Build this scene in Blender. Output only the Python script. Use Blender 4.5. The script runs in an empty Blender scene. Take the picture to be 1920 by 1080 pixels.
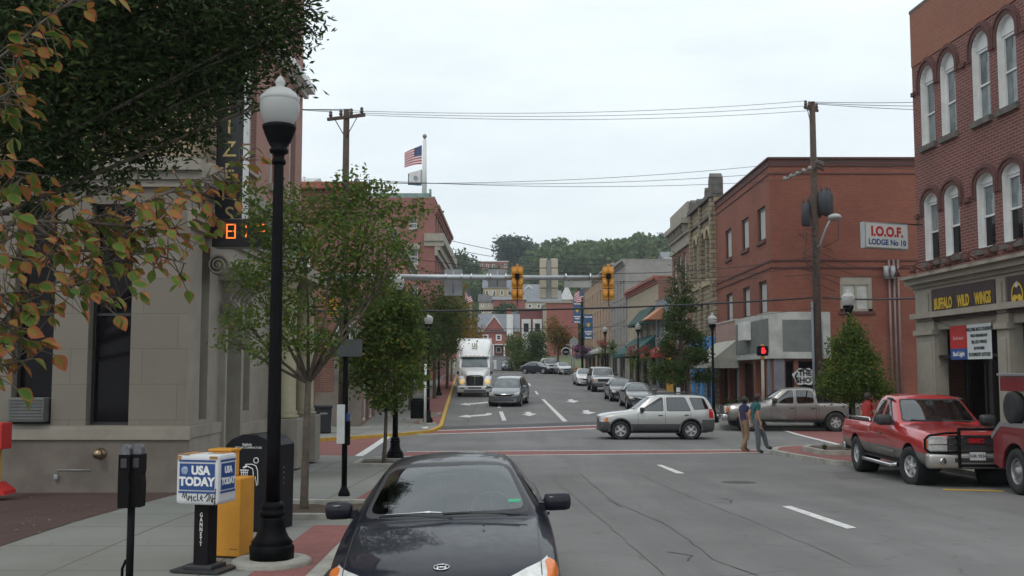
import bpy, bmesh, math, random
from mathutils import Vector, Matrix, Euler, noise
R = math.radians
PI = math.pi
SC = bpy.context.scene
COL = SC.collection
F = 1970.0                 # focal length in pixels of a 1920 px wide picture
CAMZ = 2.05
PITCH = math.atan(160 / F)

# ---------------------------------------------------------------- camera geometry
def ray(px, py):
    u = (px - 960) / F; v = (540 - py) / F
    c, s = math.cos(PITCH), math.sin(PITCH)
    return Vector((u, c - v * s, s + v * c))
def at(px, py, Y):
    d = ray(px, py); t = Y / d.y
    return Vector((d.x * t, Y, CAMZ + d.z * t))
def lerp_tab(tab, v):
    if v <= tab[0][0]: return tab[0][1]
    for (a, b), (c, d) in zip(tab, tab[1:]):
        if v <= c:
            return b + (d - b) * (v - a) / (c - a)
    return tab[-1][1]
PROF = [(-60, 0), (14, 0), (24, -.30), (32, -.40), (44, -.42), (50, -.28), (60, .07), (73, .47), (99, 1.27), (118, 1.85), (128, 2.08),
        (146, 2.2), (160, 2.9), (200, 6.4), (230, 9.5), (270, 16.0), (330, 27), (420, 47), (520, 60), (700, 62)]
PROF2 = PROF
def gz(y, x=0.0):
    # smooth profile of the street
    h = 1.2 if y < 130 else 5
    return (lerp_tab(PROF, y - h) + lerp_tab(PROF, y) * 2 + lerp_tab(PROF, y + h)) / 4
def gnd(px, py, dz=0.0):
    d = ray(px, py)
    t = 5.0; prev = t
    while t < 900:
        p = Vector((0, 0, CAMZ)) + d * t
        if p.z < gz(p.y) + dz:
            a, b = prev, t
            for _ in range(30):
                m = (a + b) / 2; q = Vector((0, 0, CAMZ)) + d * m
                if q.z < gz(q.y) + dz: b = m
                else: a = m
            q = Vector((0, 0, CAMZ)) + d * b
            q.z = gz(q.y) + dz
            return q
        prev = t; t += .5
    return Vector((0, 0, CAMZ)) + d * 200

# ---------------------------------------------------------------- materials
MATS = {}
def _new(name):
    m = bpy.data.materials.new(name); m.use_nodes = True
    nt = m.node_tree; nt.nodes.clear()
    out = nt.nodes.new('ShaderNodeOutputMaterial')
    return m, nt, out
def N(nt, t, **kw):
    n = nt.nodes.new(t)
    for k, v in kw.items(): setattr(n, k, v)
    return n
def mixc(nt, a, b, f, blend='MIX'):
    n = nt.nodes.new('ShaderNodeMix'); n.data_type = 'RGBA'; n.blend_type = blend
    L = nt.links
    for s, v in ((n.inputs['Factor'], f), (n.inputs['A'], a), (n.inputs['B'], b)):
        if hasattr(v, 'is_linked') or isinstance(v, bpy.types.NodeSocket): L.new(v, s)
        elif isinstance(v, (int, float)): s.default_value = v
        else: s.default_value = (*v[:3], 1)
    return n.outputs['Result']
def coords(nt, kind='Object', scale=(1, 1, 1)):
    tc = N(nt, 'ShaderNodeTexCoord'); mp = N(nt, 'ShaderNodeMapping')
    mp.inputs['Scale'].default_value = scale
    nt.links.new(tc.outputs[kind], mp.inputs['Vector'])
    return mp.outputs['Vector']
def noisetex(nt, vec, scale, detail=4, rough=.6):
    n = N(nt, 'ShaderNodeTexNoise'); n.inputs['Scale'].default_value = scale
    n.inputs['Detail'].default_value = detail; n.inputs['Roughness'].default_value = rough
    nt.links.new(vec, n.inputs['Vector']); return n.outputs['Fac']
def ramp(nt, fac, pts):
    r = N(nt, 'ShaderNodeValToRGB'); e = r.color_ramp.elements
    while len(e) < len(pts): e.new(.5)
    for i, (p, c) in enumerate(pts):
        e[i].position = p
        e[i].color = (c, c, c, 1) if isinstance(c, (int, float)) else (*c[:3], 1)
    nt.links.new(fac, r.inputs['Fac']); return r.outputs['Color']
def mul(c, k): return tuple(min(1, x * k) for x in c[:3])
def mat(name, col, rough=.7, metal=0.0, var=.18, scale=2.5, bump=0.0, bscale=40, spec=.5, coat=0.0, emit=None, estr=1.0, dirt=None, dscale=.6, damt=.5, kind='Object'):
    if name in MATS: return MATS[name]
    m, nt, out = _new(name); L = nt.links
    b = N(nt, 'ShaderNodeBsdfPrincipled')
    b.inputs['Roughness'].default_value = rough; b.inputs['Metallic'].default_value = metal
    b.inputs['Specular IOR Level'].default_value = spec
    if coat: b.inputs['Coat Weight'].default_value = coat; b.inputs['Coat Roughness'].default_value = .06
    vec = coords(nt, kind)
    f = noisetex(nt, vec, scale, 5)
    c = mixc(nt, mul(col, 1 - var), mul(col, 1 + var), ramp(nt, f, [(.3, 0.0), (.7, 1.0)]))
    if dirt:
        f2 = noisetex(nt, vec, dscale, 6, .65)
        c = mixc(nt, c, dirt, ramp(nt, f2, [(.45, 0.0), (.75, damt)]))
    L.new(c, b.inputs['Base Color'])
    if bump:
        bf = noisetex(nt, vec, bscale, 4)
        bn = N(nt, 'ShaderNodeBump'); bn.inputs['Strength'].default_value = bump; bn.inputs['Distance'].default_value = .02
        L.new(bf, bn.inputs['Height']); L.new(bn.outputs['Normal'], b.inputs['Normal'])
    if emit:
        b.inputs['Emission Color'].default_value = (*emit, 1); b.inputs['Emission Strength'].default_value = estr
    L.new(b.outputs[0], out.inputs[0]); MATS[name] = m; return m
def brick(name, c1, c2, mortar, bw=.21, bh=.068, ms=.011, rough=.85, bump=.35, stain=(.1, .06, .05), samt=.35, offset=.5, sq=1, cvar=.5):
    if name in MATS: return MATS[name]
    m, nt, out = _new(name); L = nt.links
    b = N(nt, 'ShaderNodeBsdfPrincipled'); b.inputs['Roughness'].default_value = rough
    b.inputs['Specular IOR Level'].default_value = .25
    vec = coords(nt, 'UV')
    br = N(nt, 'ShaderNodeTexBrick'); br.offset = offset; br.squash = sq
    br.inputs['Scale'].default_value = 1; br.inputs['Brick Width'].default_value = bw; br.inputs['Row Height'].default_value = bh
    br.inputs['Mortar Size'].default_value = ms; br.inputs['Bias'].default_value = 0
    br.inputs['Color1'].default_value = (*c1, 1); br.inputs['Color2'].default_value = (*c2, 1); br.inputs['Mortar'].default_value = (*mortar, 1)
    L.new(vec, br.inputs['Vector'])
    f = noisetex(nt, vec, .35, 6, .6)
    c = mixc(nt, br.outputs['Color'], stain, ramp(nt, f, [(.42, 0.0), (.75, samt)]))
    f3 = noisetex(nt, vec, 6, 4, .7)
    c = mixc(nt, c, (1, 1, 1), mixc(nt, (0, 0, 0), (.05, .05, .05), f3), 'OVERLAY')
    L.new(c, b.inputs['Base Color'])
    bn = N(nt, 'ShaderNodeBump'); bn.inputs['Strength'].default_value = bump; bn.inputs['Distance'].default_value = .01; bn.invert = True
    L.new(br.outputs['Fac'], bn.inputs['Height']); L.new(bn.outputs['Normal'], b.inputs['Normal'])
    L.new(b.outputs[0], out.inputs[0]); MATS[name] = m; return m
def paint(name, col, flake=.3, rough=.28, coat=1.0, metal=.35, spec=.5):
    if name in MATS: return MATS[name]
    m, nt, out = _new(name); L = nt.links
    b = N(nt, 'ShaderNodeBsdfPrincipled')
    b.inputs['Roughness'].default_value = rough; b.inputs['Metallic'].default_value = metal
    b.inputs['Coat Weight'].default_value = coat; b.inputs['Coat Roughness'].default_value = .04; b.inputs['Specular IOR Level'].default_value = spec
    vec = coords(nt, 'Object'); f = noisetex(nt, vec, 3.0, 6)
    f2 = noisetex(nt, vec, 1.1, 6, .7)
    c = mixc(nt, mul(col, .88), mul(col, 1.12), f)
    c = mixc(nt, c, (.2, .18, .16), ramp(nt, f2, [(.5, 0.0), (.8, .02 + .16 * min(1, col[0] * 4))]))
    L.new(c, b.inputs['Base Color'])
    r = ramp(nt, noisetex(nt, vec, 8, 5), [(.3, rough), (.75, min(1, rough + .14))])
    L.new(r, b.inputs['Roughness'])
    L.new(b.outputs[0], out.inputs[0]); MATS[name] = m; return m
def glass(name, tint=(.35, .4, .4), refl=.12, rough=.01, ior=1.45):
    if name in MATS: return MATS[name]
    m, nt, out = _new(name); L = nt.links
    g = N(nt, 'ShaderNodeBsdfGlossy'); g.inputs['Roughness'].default_value = rough; g.inputs['Color'].default_value = (.9, .95, .97, 1)
    t = N(nt, 'ShaderNodeBsdfTransparent'); t.inputs['Color'].default_value = (*tint, 1)
    fr = N(nt, 'ShaderNodeFresnel'); fr.inputs['IOR'].default_value = ior
    mp = N(nt, 'ShaderNodeMapRange'); mp.inputs['To Min'].default_value = refl; mp.inputs['To Max'].default_value = 1.0
    L.new(fr.outputs[0], mp.inputs['Value'])
    mx = N(nt, 'ShaderNodeMixShader'); L.new(mp.outputs[0], mx.inputs[0]); L.new(t.outputs[0], mx.inputs[1]); L.new(g.outputs[0], mx.inputs[2])
    L.new(mx.outputs[0], out.inputs[0]); MATS[name] = m; return m
def leafmat(name, c1, c2, c3=None, trans=.35, attr=False, amt3=.15):
    if name in MATS: return MATS[name]
    m, nt, out = _new(name); L = nt.links
    geo = N(nt, 'ShaderNodeNewGeometry')
    vec = coords(nt, 'Object')
    f = noisetex(nt, vec, 1.3, 3)
    f = ramp(nt, f, [(.35, 0.0), (.65, 1.0)])
    a = mixc(nt, c1, c2, f)
    a = mixc(nt, a, mul(c2, 1.35), ramp(nt, geo.outputs['Random Per Island'], [(.3, 0.0), (1.0, .6)]))
    if c3: a = mixc(nt, a, c3, ramp(nt, geo.outputs['Random Per Island'], [(1 - amt3 - .02, 0.0), (1 - amt3, 1.0)]))
    if attr:
        at_ = N(nt, 'ShaderNodeAttribute'); at_.attribute_name = 'edge'
        sh = N(nt, 'ShaderNodeMath', operation='MULTIPLY_ADD'); sh.inputs[1].default_value = .75; sh.inputs[2].default_value = -.28; L.new(geo.outputs['Random Per Island'], sh.inputs[0])
        ad = N(nt, 'ShaderNodeMath', operation='ADD'); L.new(sh.outputs[0], ad.inputs[0]); L.new(at_.outputs['Fac'], ad.inputs[1])
        e = ramp(nt, ad.outputs[0], [(.42, 0.0), (.6, .55), (.85, 1.0)])
        br = mixc(nt, (.22, .048, .024), (.33, .115, .045), geo.outputs['Random Per Island'])
        yl = mixc(nt, a, (.22, .21, .04), ramp(nt, ad.outputs[0], [(.3, 0.0), (.5, .7)]))
        a = mixc(nt, yl, br, e)
    d = N(nt, 'ShaderNodeBsdfPrincipled'); d.inputs['Roughness'].default_value = .6; d.inputs['Specular IOR Level'].default_value = .18
    L.new(a, d.inputs['Base Color'])
    tr = N(nt, 'ShaderNodeBsdfTranslucent'); L.new(a, tr.inputs['Color'])
    mx = N(nt, 'ShaderNodeMixShader'); mx.inputs[0].default_value = trans
    L.new(d.outputs[0], mx.inputs[1]); L.new(tr.outputs[0], mx.inputs[2]); L.new(mx.outputs[0], out.inputs[0])
    MATS[name] = m; return m

# ---------------------------------------------------------------- mesh builder
class MB:
    def __init__(s): s.v = []; s.f = []; s.mi = []; s.cur = 0; s.sm = []; s.smooth = False
    def vert(s, p): s.v.append(tuple(p)); return len(s.v) - 1
    def face(s, idx): s.f.append(tuple(idx)); s.mi.append(s.cur); s.sm.append(s.smooth)
    def poly(s, pts): s.face([s.vert(p) for p in pts]); return s
    def add(s, vs, fs, M=None):
        o = len(s.v)
        for p in vs: s.v.append(tuple(M @ Vector(p)) if M else tuple(p))
        for f in fs: s.face([i + o for i in f])
        return s
    def box(s, c, d, rz=0.0, M=None, bev=0.0):
        x, y, z = d[0] / 2, d[1] / 2, d[2] / 2
        T = Matrix.Translation(c) @ Matrix.Rotation(rz, 4, 'Z')
        if M: T = M @ T
        if bev <= 0:
            vs = [(-x, -y, -z), (x, -y, -z), (x, y, -z), (-x, y, -z), (-x, -y, z), (x, -y, z), (x, y, z), (-x, y, z)]
            return s.add(vs, [(0, 3, 2, 1), (4, 5, 6, 7), (0, 1, 5, 4), (1, 2, 6, 5), (2, 3, 7, 6), (3, 0, 4, 7)], T)
        b = min(bev, x * .98, y * .98, z * .98)
        bm = bmesh.new(); bmesh.ops.create_cube(bm, size=1)
        for v in bm.verts: v.co = Vector((v.co.x * 2 * x, v.co.y * 2 * y, v.co.z * 2 * z))
        bmesh.ops.bevel(bm, geom=bm.edges[:] + bm.verts[:], offset=b, segments=2, profile=.6, affect='EDGES')
        bm.verts.index_update()
        s.add([v.co[:] for v in bm.verts], [[v.index for v in f.verts] for f in bm.faces], T); bm.free(); return s
    def box2(s, a, b, bev=0.0):
        return s.box([(a[i] + b[i]) / 2 for i in range(3)], [abs(b[i] - a[i]) for i in range(3)], bev=bev)
    def tube(s, pts, r, n=8, cap=True):
        pts = [Vector(p) for p in pts]
        rs = r if isinstance(r, (list, tuple)) else [r] * len(pts)
        o = len(s.v); up = Vector((0, 0, 1)); prev = None
        for i, p in enumerate(pts):
            d = (pts[min(i + 1, len(pts) - 1)] - pts[max(i - 1, 0)])
            if d.length < 1e-9: d = Vector((0, 0, 1))
            d.normalize()
            if prev is None:
                a = d.cross(up) if abs(d.z) < .95 else d.cross(Vector((1, 0, 0)))
            else: a = prev - d * prev.dot(d)
            if a.length < 1e-6: a = d.orthogonal()
            a.normalize(); prev = a; b = d.cross(a)
            for k in range(n):
                t = 2 * PI * k / n
                s.v.append(tuple(p + (a * math.cos(t) + b * math.sin(t)) * rs[i]))
        sm = s.smooth; s.smooth = True
        for i in range(len(pts) - 1):
            for k in range(n):
                k2 = (k + 1) % n
                s.face((o + i * n + k, o + i * n + k2, o + (i + 1) * n + k2, o + (i + 1) * n + k))
        s.smooth = sm
        if cap:
            s.face([o + k for k in range(n)][::-1]); e = o + (len(pts) - 1) * n
            s.face([e + k for k in range(n)])
        return s
    def cyl(s, a, b, r, r2=None, n=12): return s.tube([a, b], [r, r if r2 is None else r2], n)
    def lathe(s, prof, n=20, M=None, smooth=True, flute=0, cap=True):
        o = len(s.v)
        for r, z in prof:
            for k in range(n):
                t = 2 * PI * k / n; rr = r * (1 - flute * (k % 2))
                p = Vector((rr * math.cos(t), rr * math.sin(t), z))
                s.v.append(tuple(M @ p if M else p))
        sm = s.smooth; s.smooth = smooth
        for i in range(len(prof) - 1):
            for k in range(n):
                k2 = (k + 1) % n
                s.face((o + i * n + k, o + i * n + k2, o + (i + 1) * n + k2, o + (i + 1) * n + k))
        s.smooth = sm
        if cap and prof[0][0] > 1e-4: s.face([o + k for k in range(n)][::-1])
        if cap and prof[-1][0] > 1e-4: s.face([o + (len(prof) - 1) * n + k for k in range(n)])
        return s
    def prism(s, poly, a, b, axis='y', M=None):
        """poly in the other two axes, extruded from a to b along axis"""
        def P(p, t): return {'x': (t, p[0], p[1]), 'y': (p[0], t, p[1]), 'z': (p[0], p[1], t)}[axis]
        n = len(poly); vs = [P(p, a) for p in poly] + [P(p, b) for p in poly]
        fs = [tuple(range(n))[::-1], tuple(range(n, 2 * n))] + [(i, (i + 1) % n, n + (i + 1) % n, n + i) for i in range(n)]
        return s.add(vs, fs, M)
    def grid(s, rows, closed=False):
        o = len(s.v); n = len(rows[0])
        for r in rows:
            for p in r: s.v.append(tuple(p))
        for i in range(len(rows) - 1):
            for k in range(n - (0 if closed else 1)):
                k2 = (k + 1) % n
                s.face((o + i * n + k, o + i * n + k2, o + (i + 1) * n + k2, o + (i + 1) * n + k))
        return s
    def ball(s, c, r, n=12, m=8, sx=1, sy=1, sz=1):
        prof = [(max(1e-5, math.sin(PI * i / m)) * r, -math.cos(PI * i / m) * r) for i in range(m + 1)]
        return s.lathe(prof, n, Matrix.Translation(c) @ Matrix.Diagonal((sx, sy, sz, 1)))
    def build(s, name, mats, parent=None, loc=None, uv=True, M=None, fix=True):
        me = bpy.data.meshes.new(name)
        me.from_pydata([tuple(M @ Vector(p)) for p in s.v] if M else s.v, [], s.f)
        if not isinstance(mats, (list, tuple)): mats = [mats]
        for m_ in mats: me.materials.append(m_)
        me.polygons.foreach_set('material_index', s.mi)
        me.polygons.foreach_set('use_smooth', s.sm)
        if fix:
            bm = bmesh.new(); bm.from_mesh(me); bmesh.ops.recalc_face_normals(bm, faces=bm.faces); bm.to_mesh(me); bm.free()
        if uv: box_uv(me)
        me.update()
        o = bpy.data.objects.new(name, me); COL.objects.link(o)
        if parent: o.parent = parent
        if loc: o.location = loc
        return o
def box_uv(me):
    uvl = me.uv_layers.new(name='UVMap').data
    for p in me.polygons:
        n = p.normal
        if abs(n.z) > .75:
            for li in p.loop_indices:
                c = me.vertices[me.loops[li].vertex_index].co; uvl[li].uv = (c.x, c.y)
        else:
            t = Vector((-n.y, n.x)); t = t.normalized() if t.length > 1e-6 else Vector((1, 0))
            for li in p.loop_indices:
                c = me.vertices[me.loops[li].vertex_index].co; uvl[li].uv = (c.x * t.x + c.y * t.y, c.z)
def tag(o, label, cat, group=None, kind=None):
    o['label'] = label
    if cat: o['category'] = cat
    if group: o['group'] = group
    if kind: o['kind'] = kind
    return o
def thing(name, label, cat, loc=(0, 0, 0), rz=0.0, group=None):
    o = bpy.data.objects.new(name, None); COL.objects.link(o); o.location = loc; o.rotation_euler = (0, 0, rz); o.empty_display_size = .2
    return tag(o, label, cat, group)
def structure(name, mb, mats, label=None):
    o = mb.build(name, mats); o['kind'] = 'structure'; o['label'] = label or name.replace('_', ' ')
    return o
def dup(root, loc, rz, label, group=None, scale=None):
    r = root.copy(); COL.objects.link(r); r.location = loc; r.rotation_euler = (0, 0, rz); r['label'] = label
    if group: r['group'] = group
    if scale: r.scale = scale
    for ch in list(root.children):
        c = ch.copy(); COL.objects.link(c); c.parent = r
        for g in list(ch.children):
            d = g.copy(); COL.objects.link(d); d.parent = c
    return r
def text_mesh(txt, size, depth=.01, align='CENTER', bold=0.0, sx=1.0, space=1.0):
    cu = bpy.data.curves.new('lettering', 'FONT'); cu.body = txt; cu.size = size; cu.extrude = depth; cu.align_x = align; cu.align_y = 'CENTER'
    cu.offset = bold; cu.space_character = space; cu.resolution_u = 3
    o = bpy.data.objects.new('lettering', cu); COL.objects.link(o)
    dg = bpy.context.evaluated_depsgraph_get(); dg.update()
    me = bpy.data.meshes.new_from_object(o.evaluated_get(dg))
    vs = [(v.co.x * sx, v.co.y, v.co.z) for v in me.vertices]; fs = [tuple(p.vertices) for p in me.polygons]
    bpy.data.objects.remove(o); bpy.data.meshes.remove(me); bpy.data.curves.remove(cu)
    return vs, fs
def frameM(origin, u, n=None):
    """local x along u, local y up, local z along outward normal"""
    u = Vector((u[0], u[1], 0)).normalized(); up = Vector((0, 0, 1)); nn = u.cross(up).normalized()
    M = Matrix(((u.x, up.x, nn.x, origin[0]), (u.y, up.y, nn.y, origin[1]), (u.z, up.z, nn.z, origin[2]), (0, 0, 0, 1)))
    return M
def text(parent, name, txt, size, origin, u, m, depth=.008, **kw):
    vs, fs = text_mesh(txt, size, depth, **kw)
    mb = MB(); mb.add(vs, fs, frameM(origin, u))
    return mb.build(name, m, parent, fix=False)
# ---------------------------------------------------------------- shared materials
M_asph = None
def asphalt(name, base, stains=.5):
    m, nt, out = _new(name); L = nt.links
    b = N(nt, 'ShaderNodeBsdfPrincipled'); b.inputs['Roughness'].default_value = .85; b.inputs['Specular IOR Level'].default_value = .3
    vec = coords(nt, 'Object'); vs = coords(nt, 'Object', (1, .12, 1))
    big = noisetex(nt, vec, .25, 6, .6); fine = noisetex(nt, vec, 90, 3, .7); streak = noisetex(nt, vs, 1.1, 5, .6)
    c = mixc(nt, mul(base, .78), mul(base, 1.2), ramp(nt, big, [(.3, 0.0), (.7, 1.0)]))
    c = mixc(nt, c, mul(base, .68), ramp(nt, streak, [(.46, 0.0), (.66, stains)]))
    c = mixc(nt, c, mul(base, 1.7), ramp(nt, fine, [(.55, 0.0), (.75, .5)]))
    c = mixc(nt, c, mul(base, .45), ramp(nt, fine, [(.28, .6), (.42, 0.0)]))
    sp = noisetex(nt, vec, 2.3, 6, .7)
    c = mixc(nt, c, mul(base, .5), ramp(nt, sp, [(.60, 0.0), (.70, .6)]))
    oil = noisetex(nt, vec, .8, 5, .75); c = mixc(nt, c, mul(base, .55), ramp(nt, oil, [(.60, 0.0), (.75, .7)]))
    vor = N(nt, 'ShaderNodeTexVoronoi'); vor.feature = 'DISTANCE_TO_EDGE'; vor.inputs['Scale'].default_value = .42; L.new(vec, vor.inputs['Vector']); wn = noisetex(nt, vec, 1.6, 2)
    c = mixc(nt, c, mul(base, .6), mixc(nt, (0, 0, 0), ramp(nt, vor.outputs['Distance'], [(0.0, .75), (.006, 0.0)]), ramp(nt, wn, [(.5, 0.0), (.56, 1.0)])))
    L.new(c, b.inputs['Base Color'])
    bn = N(nt, 'ShaderNodeBump'); bn.inputs['Strength'].default_value = .5; bn.inputs['Distance'].default_value = .01
    L.new(fine, bn.inputs['Height']); L.new(bn.outputs[0], b.inputs['Normal']); L.new(b.outputs[0], out.inputs[0])
    MATS[name] = m; return m
ASPH = asphalt('asphalt', (.172, .168, .165)); ASPH2 = asphalt('fresh_asphalt', (.10, .10, .105), .3)
CONC = mat('concrete_pavement', (.34, .335, .30), .9, var=.16, scale=1.2, bump=.25, bscale=60, dirt=(.14, .13, .11), dscale=.9, damt=.7)
CURB = mat('kerb_concrete', (.36, .35, .31), .9, var=.2, scale=3, bump=.3, dirt=(.13, .12, .1), dscale=2, damt=.7)
YEL = mat('yellow_kerb_paint', (.55, .34, .035), .7, var=.15, scale=6, dirt=(.25, .2, .12), dscale=5, damt=.6)
REDP = brick('red_pavers', (.27, .105, .095), (.22, .085, .08), (.15, .09, .08), .2, .1, .006, bump=.2, stain=(.12, .08, .07), samt=.4)
DARKP = brick('dark_brick_paving', (.105, .062, .055), (.085, .05, .045), (.06, .045, .04), .2, .1, .006, bump=.2, stain=(.04, .03, .03), samt=.5)
LINE = mat('road_paint_white', (.68, .68, .66), .7, var=.1, scale=8, dirt=(.2, .2, .2), dscale=7, damt=.75)
CRACK = mat('tar_crack', (.055, .054, .053), .8)
SOIL = mat('mulch_soil', (.07, .045, .032), .95, var=.4, scale=14, bump=1, bscale=30)
BLACKM = mat('black_cast_iron', (.006, .006, .007), .5, spec=.07, var=.3, scale=5, bump=.12, bscale=25)
STEEL = mat('galvanised_steel', (.42, .45, .47), .42, .6, var=.12, scale=3, bump=.05)
GREYP = mat('grey_sheet_back', (.30, .31, .32), .5, .2, var=.1)
SIGY = mat('signal_yellow', (.62, .27, .03), .45, var=.12, scale=4, dirt=(.25, .12, .03), dscale=4, damt=.5)
WOOD = mat('creosoted_pole', (.075, .05, .038), .9, var=.35, scale=8, bump=.5, bscale=30, dirt=(.03, .02, .018), dscale=1.5)
WIRE = mat('cable_black', (.02, .02, .022), .6)
WHITEP = mat('white_trim_paint', (.66, .67, .66), .55, var=.08, dirt=(.35, .33, .3), dscale=2, damt=.4)
FROST = None
def frosted():
    m, nt, out = _new('lamp_globe_acrylic'); L = nt.links
    d = N(nt, 'ShaderNodeBsdfPrincipled'); d.inputs['Base Color'].default_value = (.62, .63, .62, 1); d.inputs['Roughness'].default_value = .25
    t = N(nt, 'ShaderNodeBsdfTranslucent'); t.inputs['Color'].default_value = (.75, .76, .75, 1)
    tr = N(nt, 'ShaderNodeBsdfTransparent'); tr.inputs['Color'].default_value = (.85, .87, .87, 1)
    m1 = N(nt, 'ShaderNodeMixShader'); m1.inputs[0].default_value = .45; L.new(d.outputs[0], m1.inputs[1]); L.new(t.outputs[0], m1.inputs[2])
    m2 = N(nt, 'ShaderNodeMixShader'); m2.inputs[0].default_value = .22; L.new(m1.outputs[0], m2.inputs[1]); L.new(tr.outputs[0], m2.inputs[2])
    L.new(m2.outputs[0], out.inputs[0]); MATS['globe'] = m; return m
FROST = frosted()
WINGL = mat('dark_window_glass', (.008, .007, .009), .06, var=.2, spec=.12)
WINSKY = mat('sky_reflection_glass', (.13, .155, .165), .04, var=.55, scale=1.6, spec=.8)  # pale patchy sky reflection painted into the glass colour
SHOPGL = glass('shop_glass', (.28, .28, .30), .10)
CARGL = glass('car_glass', (.62, .68, .66), .12)
CARGLD = glass('car_glass_dark', (.10, .11, .12), .09)
TYRE = mat('tyre_rubber', (.022, .022, .023), .85, var=.25, scale=9, bump=.2)
ALLOY = mat('alloy_wheel', (.5, .51, .52), .35, .3, var=.1)
DARKIN = mat('dark_interior', (.012, .012, .013), .9)
SEATM = mat('seat_cloth', (.12, .12, .125), .9)
CHROME = mat('chrome', (.62, .63, .64), .16, 1.0, var=.08)
PLAST = mat('black_plastic', (.03, .031, .033), .5, var=.15)
CLAD = mat('grey_cladding', (.075, .078, .085), .5, var=.12)
HLAMP = mat('headlamp_lens', (.62, .63, .61), .14, .2, var=.25, scale=14)
AMBER = mat('amber_lens', (.65, .17, .03), .2, var=.15, scale=20)
REDL = mat('red_lens', (.42, .02, .02), .2, var=.15, scale=20)
SKIN = mat('skin', (.42, .23, .16), .55, var=.06)
IRON = BLACKM
# ---------------------------------------------------------------- vehicles (local: +x forward, +y left, z up)
AX = {'x': (1, 2), 'y': (0, 2), 'z': (0, 1)}
def pip(p, poly):
    s = 0
    n = len(poly)
    for i in range(n):
        a, b = poly[i], poly[(i + 1) % n]
        c = (b[0] - a[0]) * (p[1] - a[1]) - (b[1] - a[1]) * (p[0] - a[0])
        if abs(c) < 1e-12: continue
        if s == 0: s = 1 if c > 0 else -1
        elif (c > 0) != (s > 0): return False
    return True
def carve(bm, axis, poly, test):
    i0, i1 = AX[axis]
    lo = (min(p[0] for p in poly) - .002, min(p[1] for p in poly) - .002); hi = (max(p[0] for p in poly) + .002, max(p[1] for p in poly) + .002)
    def near(f):
        a = [v.co[i0] for v in f.verts]; b = [v.co[i1] for v in f.verts]
        return not (max(a) < lo[0] or min(a) > hi[0] or max(b) < lo[1] or min(b) > hi[1])
    av = Vector([1.0 if k == 'xyz'.index(axis) else 0.0 for k in range(3)])
    n = len(poly)
    cur = [f for f in bm.faces if near(f) and test(f)]
    for i in range(n):
        p, q = poly[i], poly[(i + 1) % n]
        co = Vector((0, 0, 0)); co[i0], co[i1] = p
        d = Vector((0, 0, 0)); d[i0], d[i1] = q[0] - p[0], q[1] - p[1]
        no = d.cross(av)
        if no.length < 1e-9 or not cur: continue
        es = {e for f in cur for e in f.edges}; vs = {v for f in cur for v in f.verts}
        r = bmesh.ops.bisect_plane(bm, geom=cur + list(es) + list(vs), plane_co=co, plane_no=no.normalized(), dist=1e-5)
        cur = []
        for f in {g for g in r['geom'] if isinstance(g, bmesh.types.BMFace)}:
            f.normal_update()
            if near(f): cur.append(f)
    out = []
    for f in cur:
        c = f.calc_center_median()
        if test(f) and pip((c[i0], c[i1]), poly): out.append(f)
    out.sort(key=lambda f: tuple(f.calc_center_median()))
    return out
def shrink(poly, d):
    cx = sum(p[0] for p in poly) / len(poly); cy = sum(p[1] for p in poly) / len(poly); n = len(poly)
    area = sum(poly[i][0] * poly[(i + 1) % n][1] - poly[(i + 1) % n][0] * poly[i][1] for i in range(n))
    sg = 1 if area > 0 else -1; out = []
    for i in range(n):
        a, b, c = Vector(poly[i - 1]), Vector(poly[i]), Vector(poly[(i + 1) % n])
        e1 = (b - a).normalized(); e2 = (c - b).normalized()
        n1 = Vector((-e1.y, e1.x)) * sg; n2 = Vector((-e2.y, e2.x)) * sg
        k = max(.35, 1 + n1.dot(n2)); q = b + (n1 + n2) * (d / k); out.append((q.x, q.y))
    return out
def roundp(poly, r=.06, seg=3):
    out = []; n = len(poly)
    for i in range(n):
        a, b, c = Vector(poly[i - 1]), Vector(poly[i]), Vector(poly[(i + 1) % n])
        r1 = min(r, (a - b).length * .45, (c - b).length * .45)
        p = b + (a - b).normalized() * r1; q = b + (c - b).normalized() * r1
        for k in range(seg + 1):
            t = k / seg; m = p * (1 - t) ** 2 + b * (2 * t * (1 - t)) + q * t * t; out.append((m.x, m.y))
    return out
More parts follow.
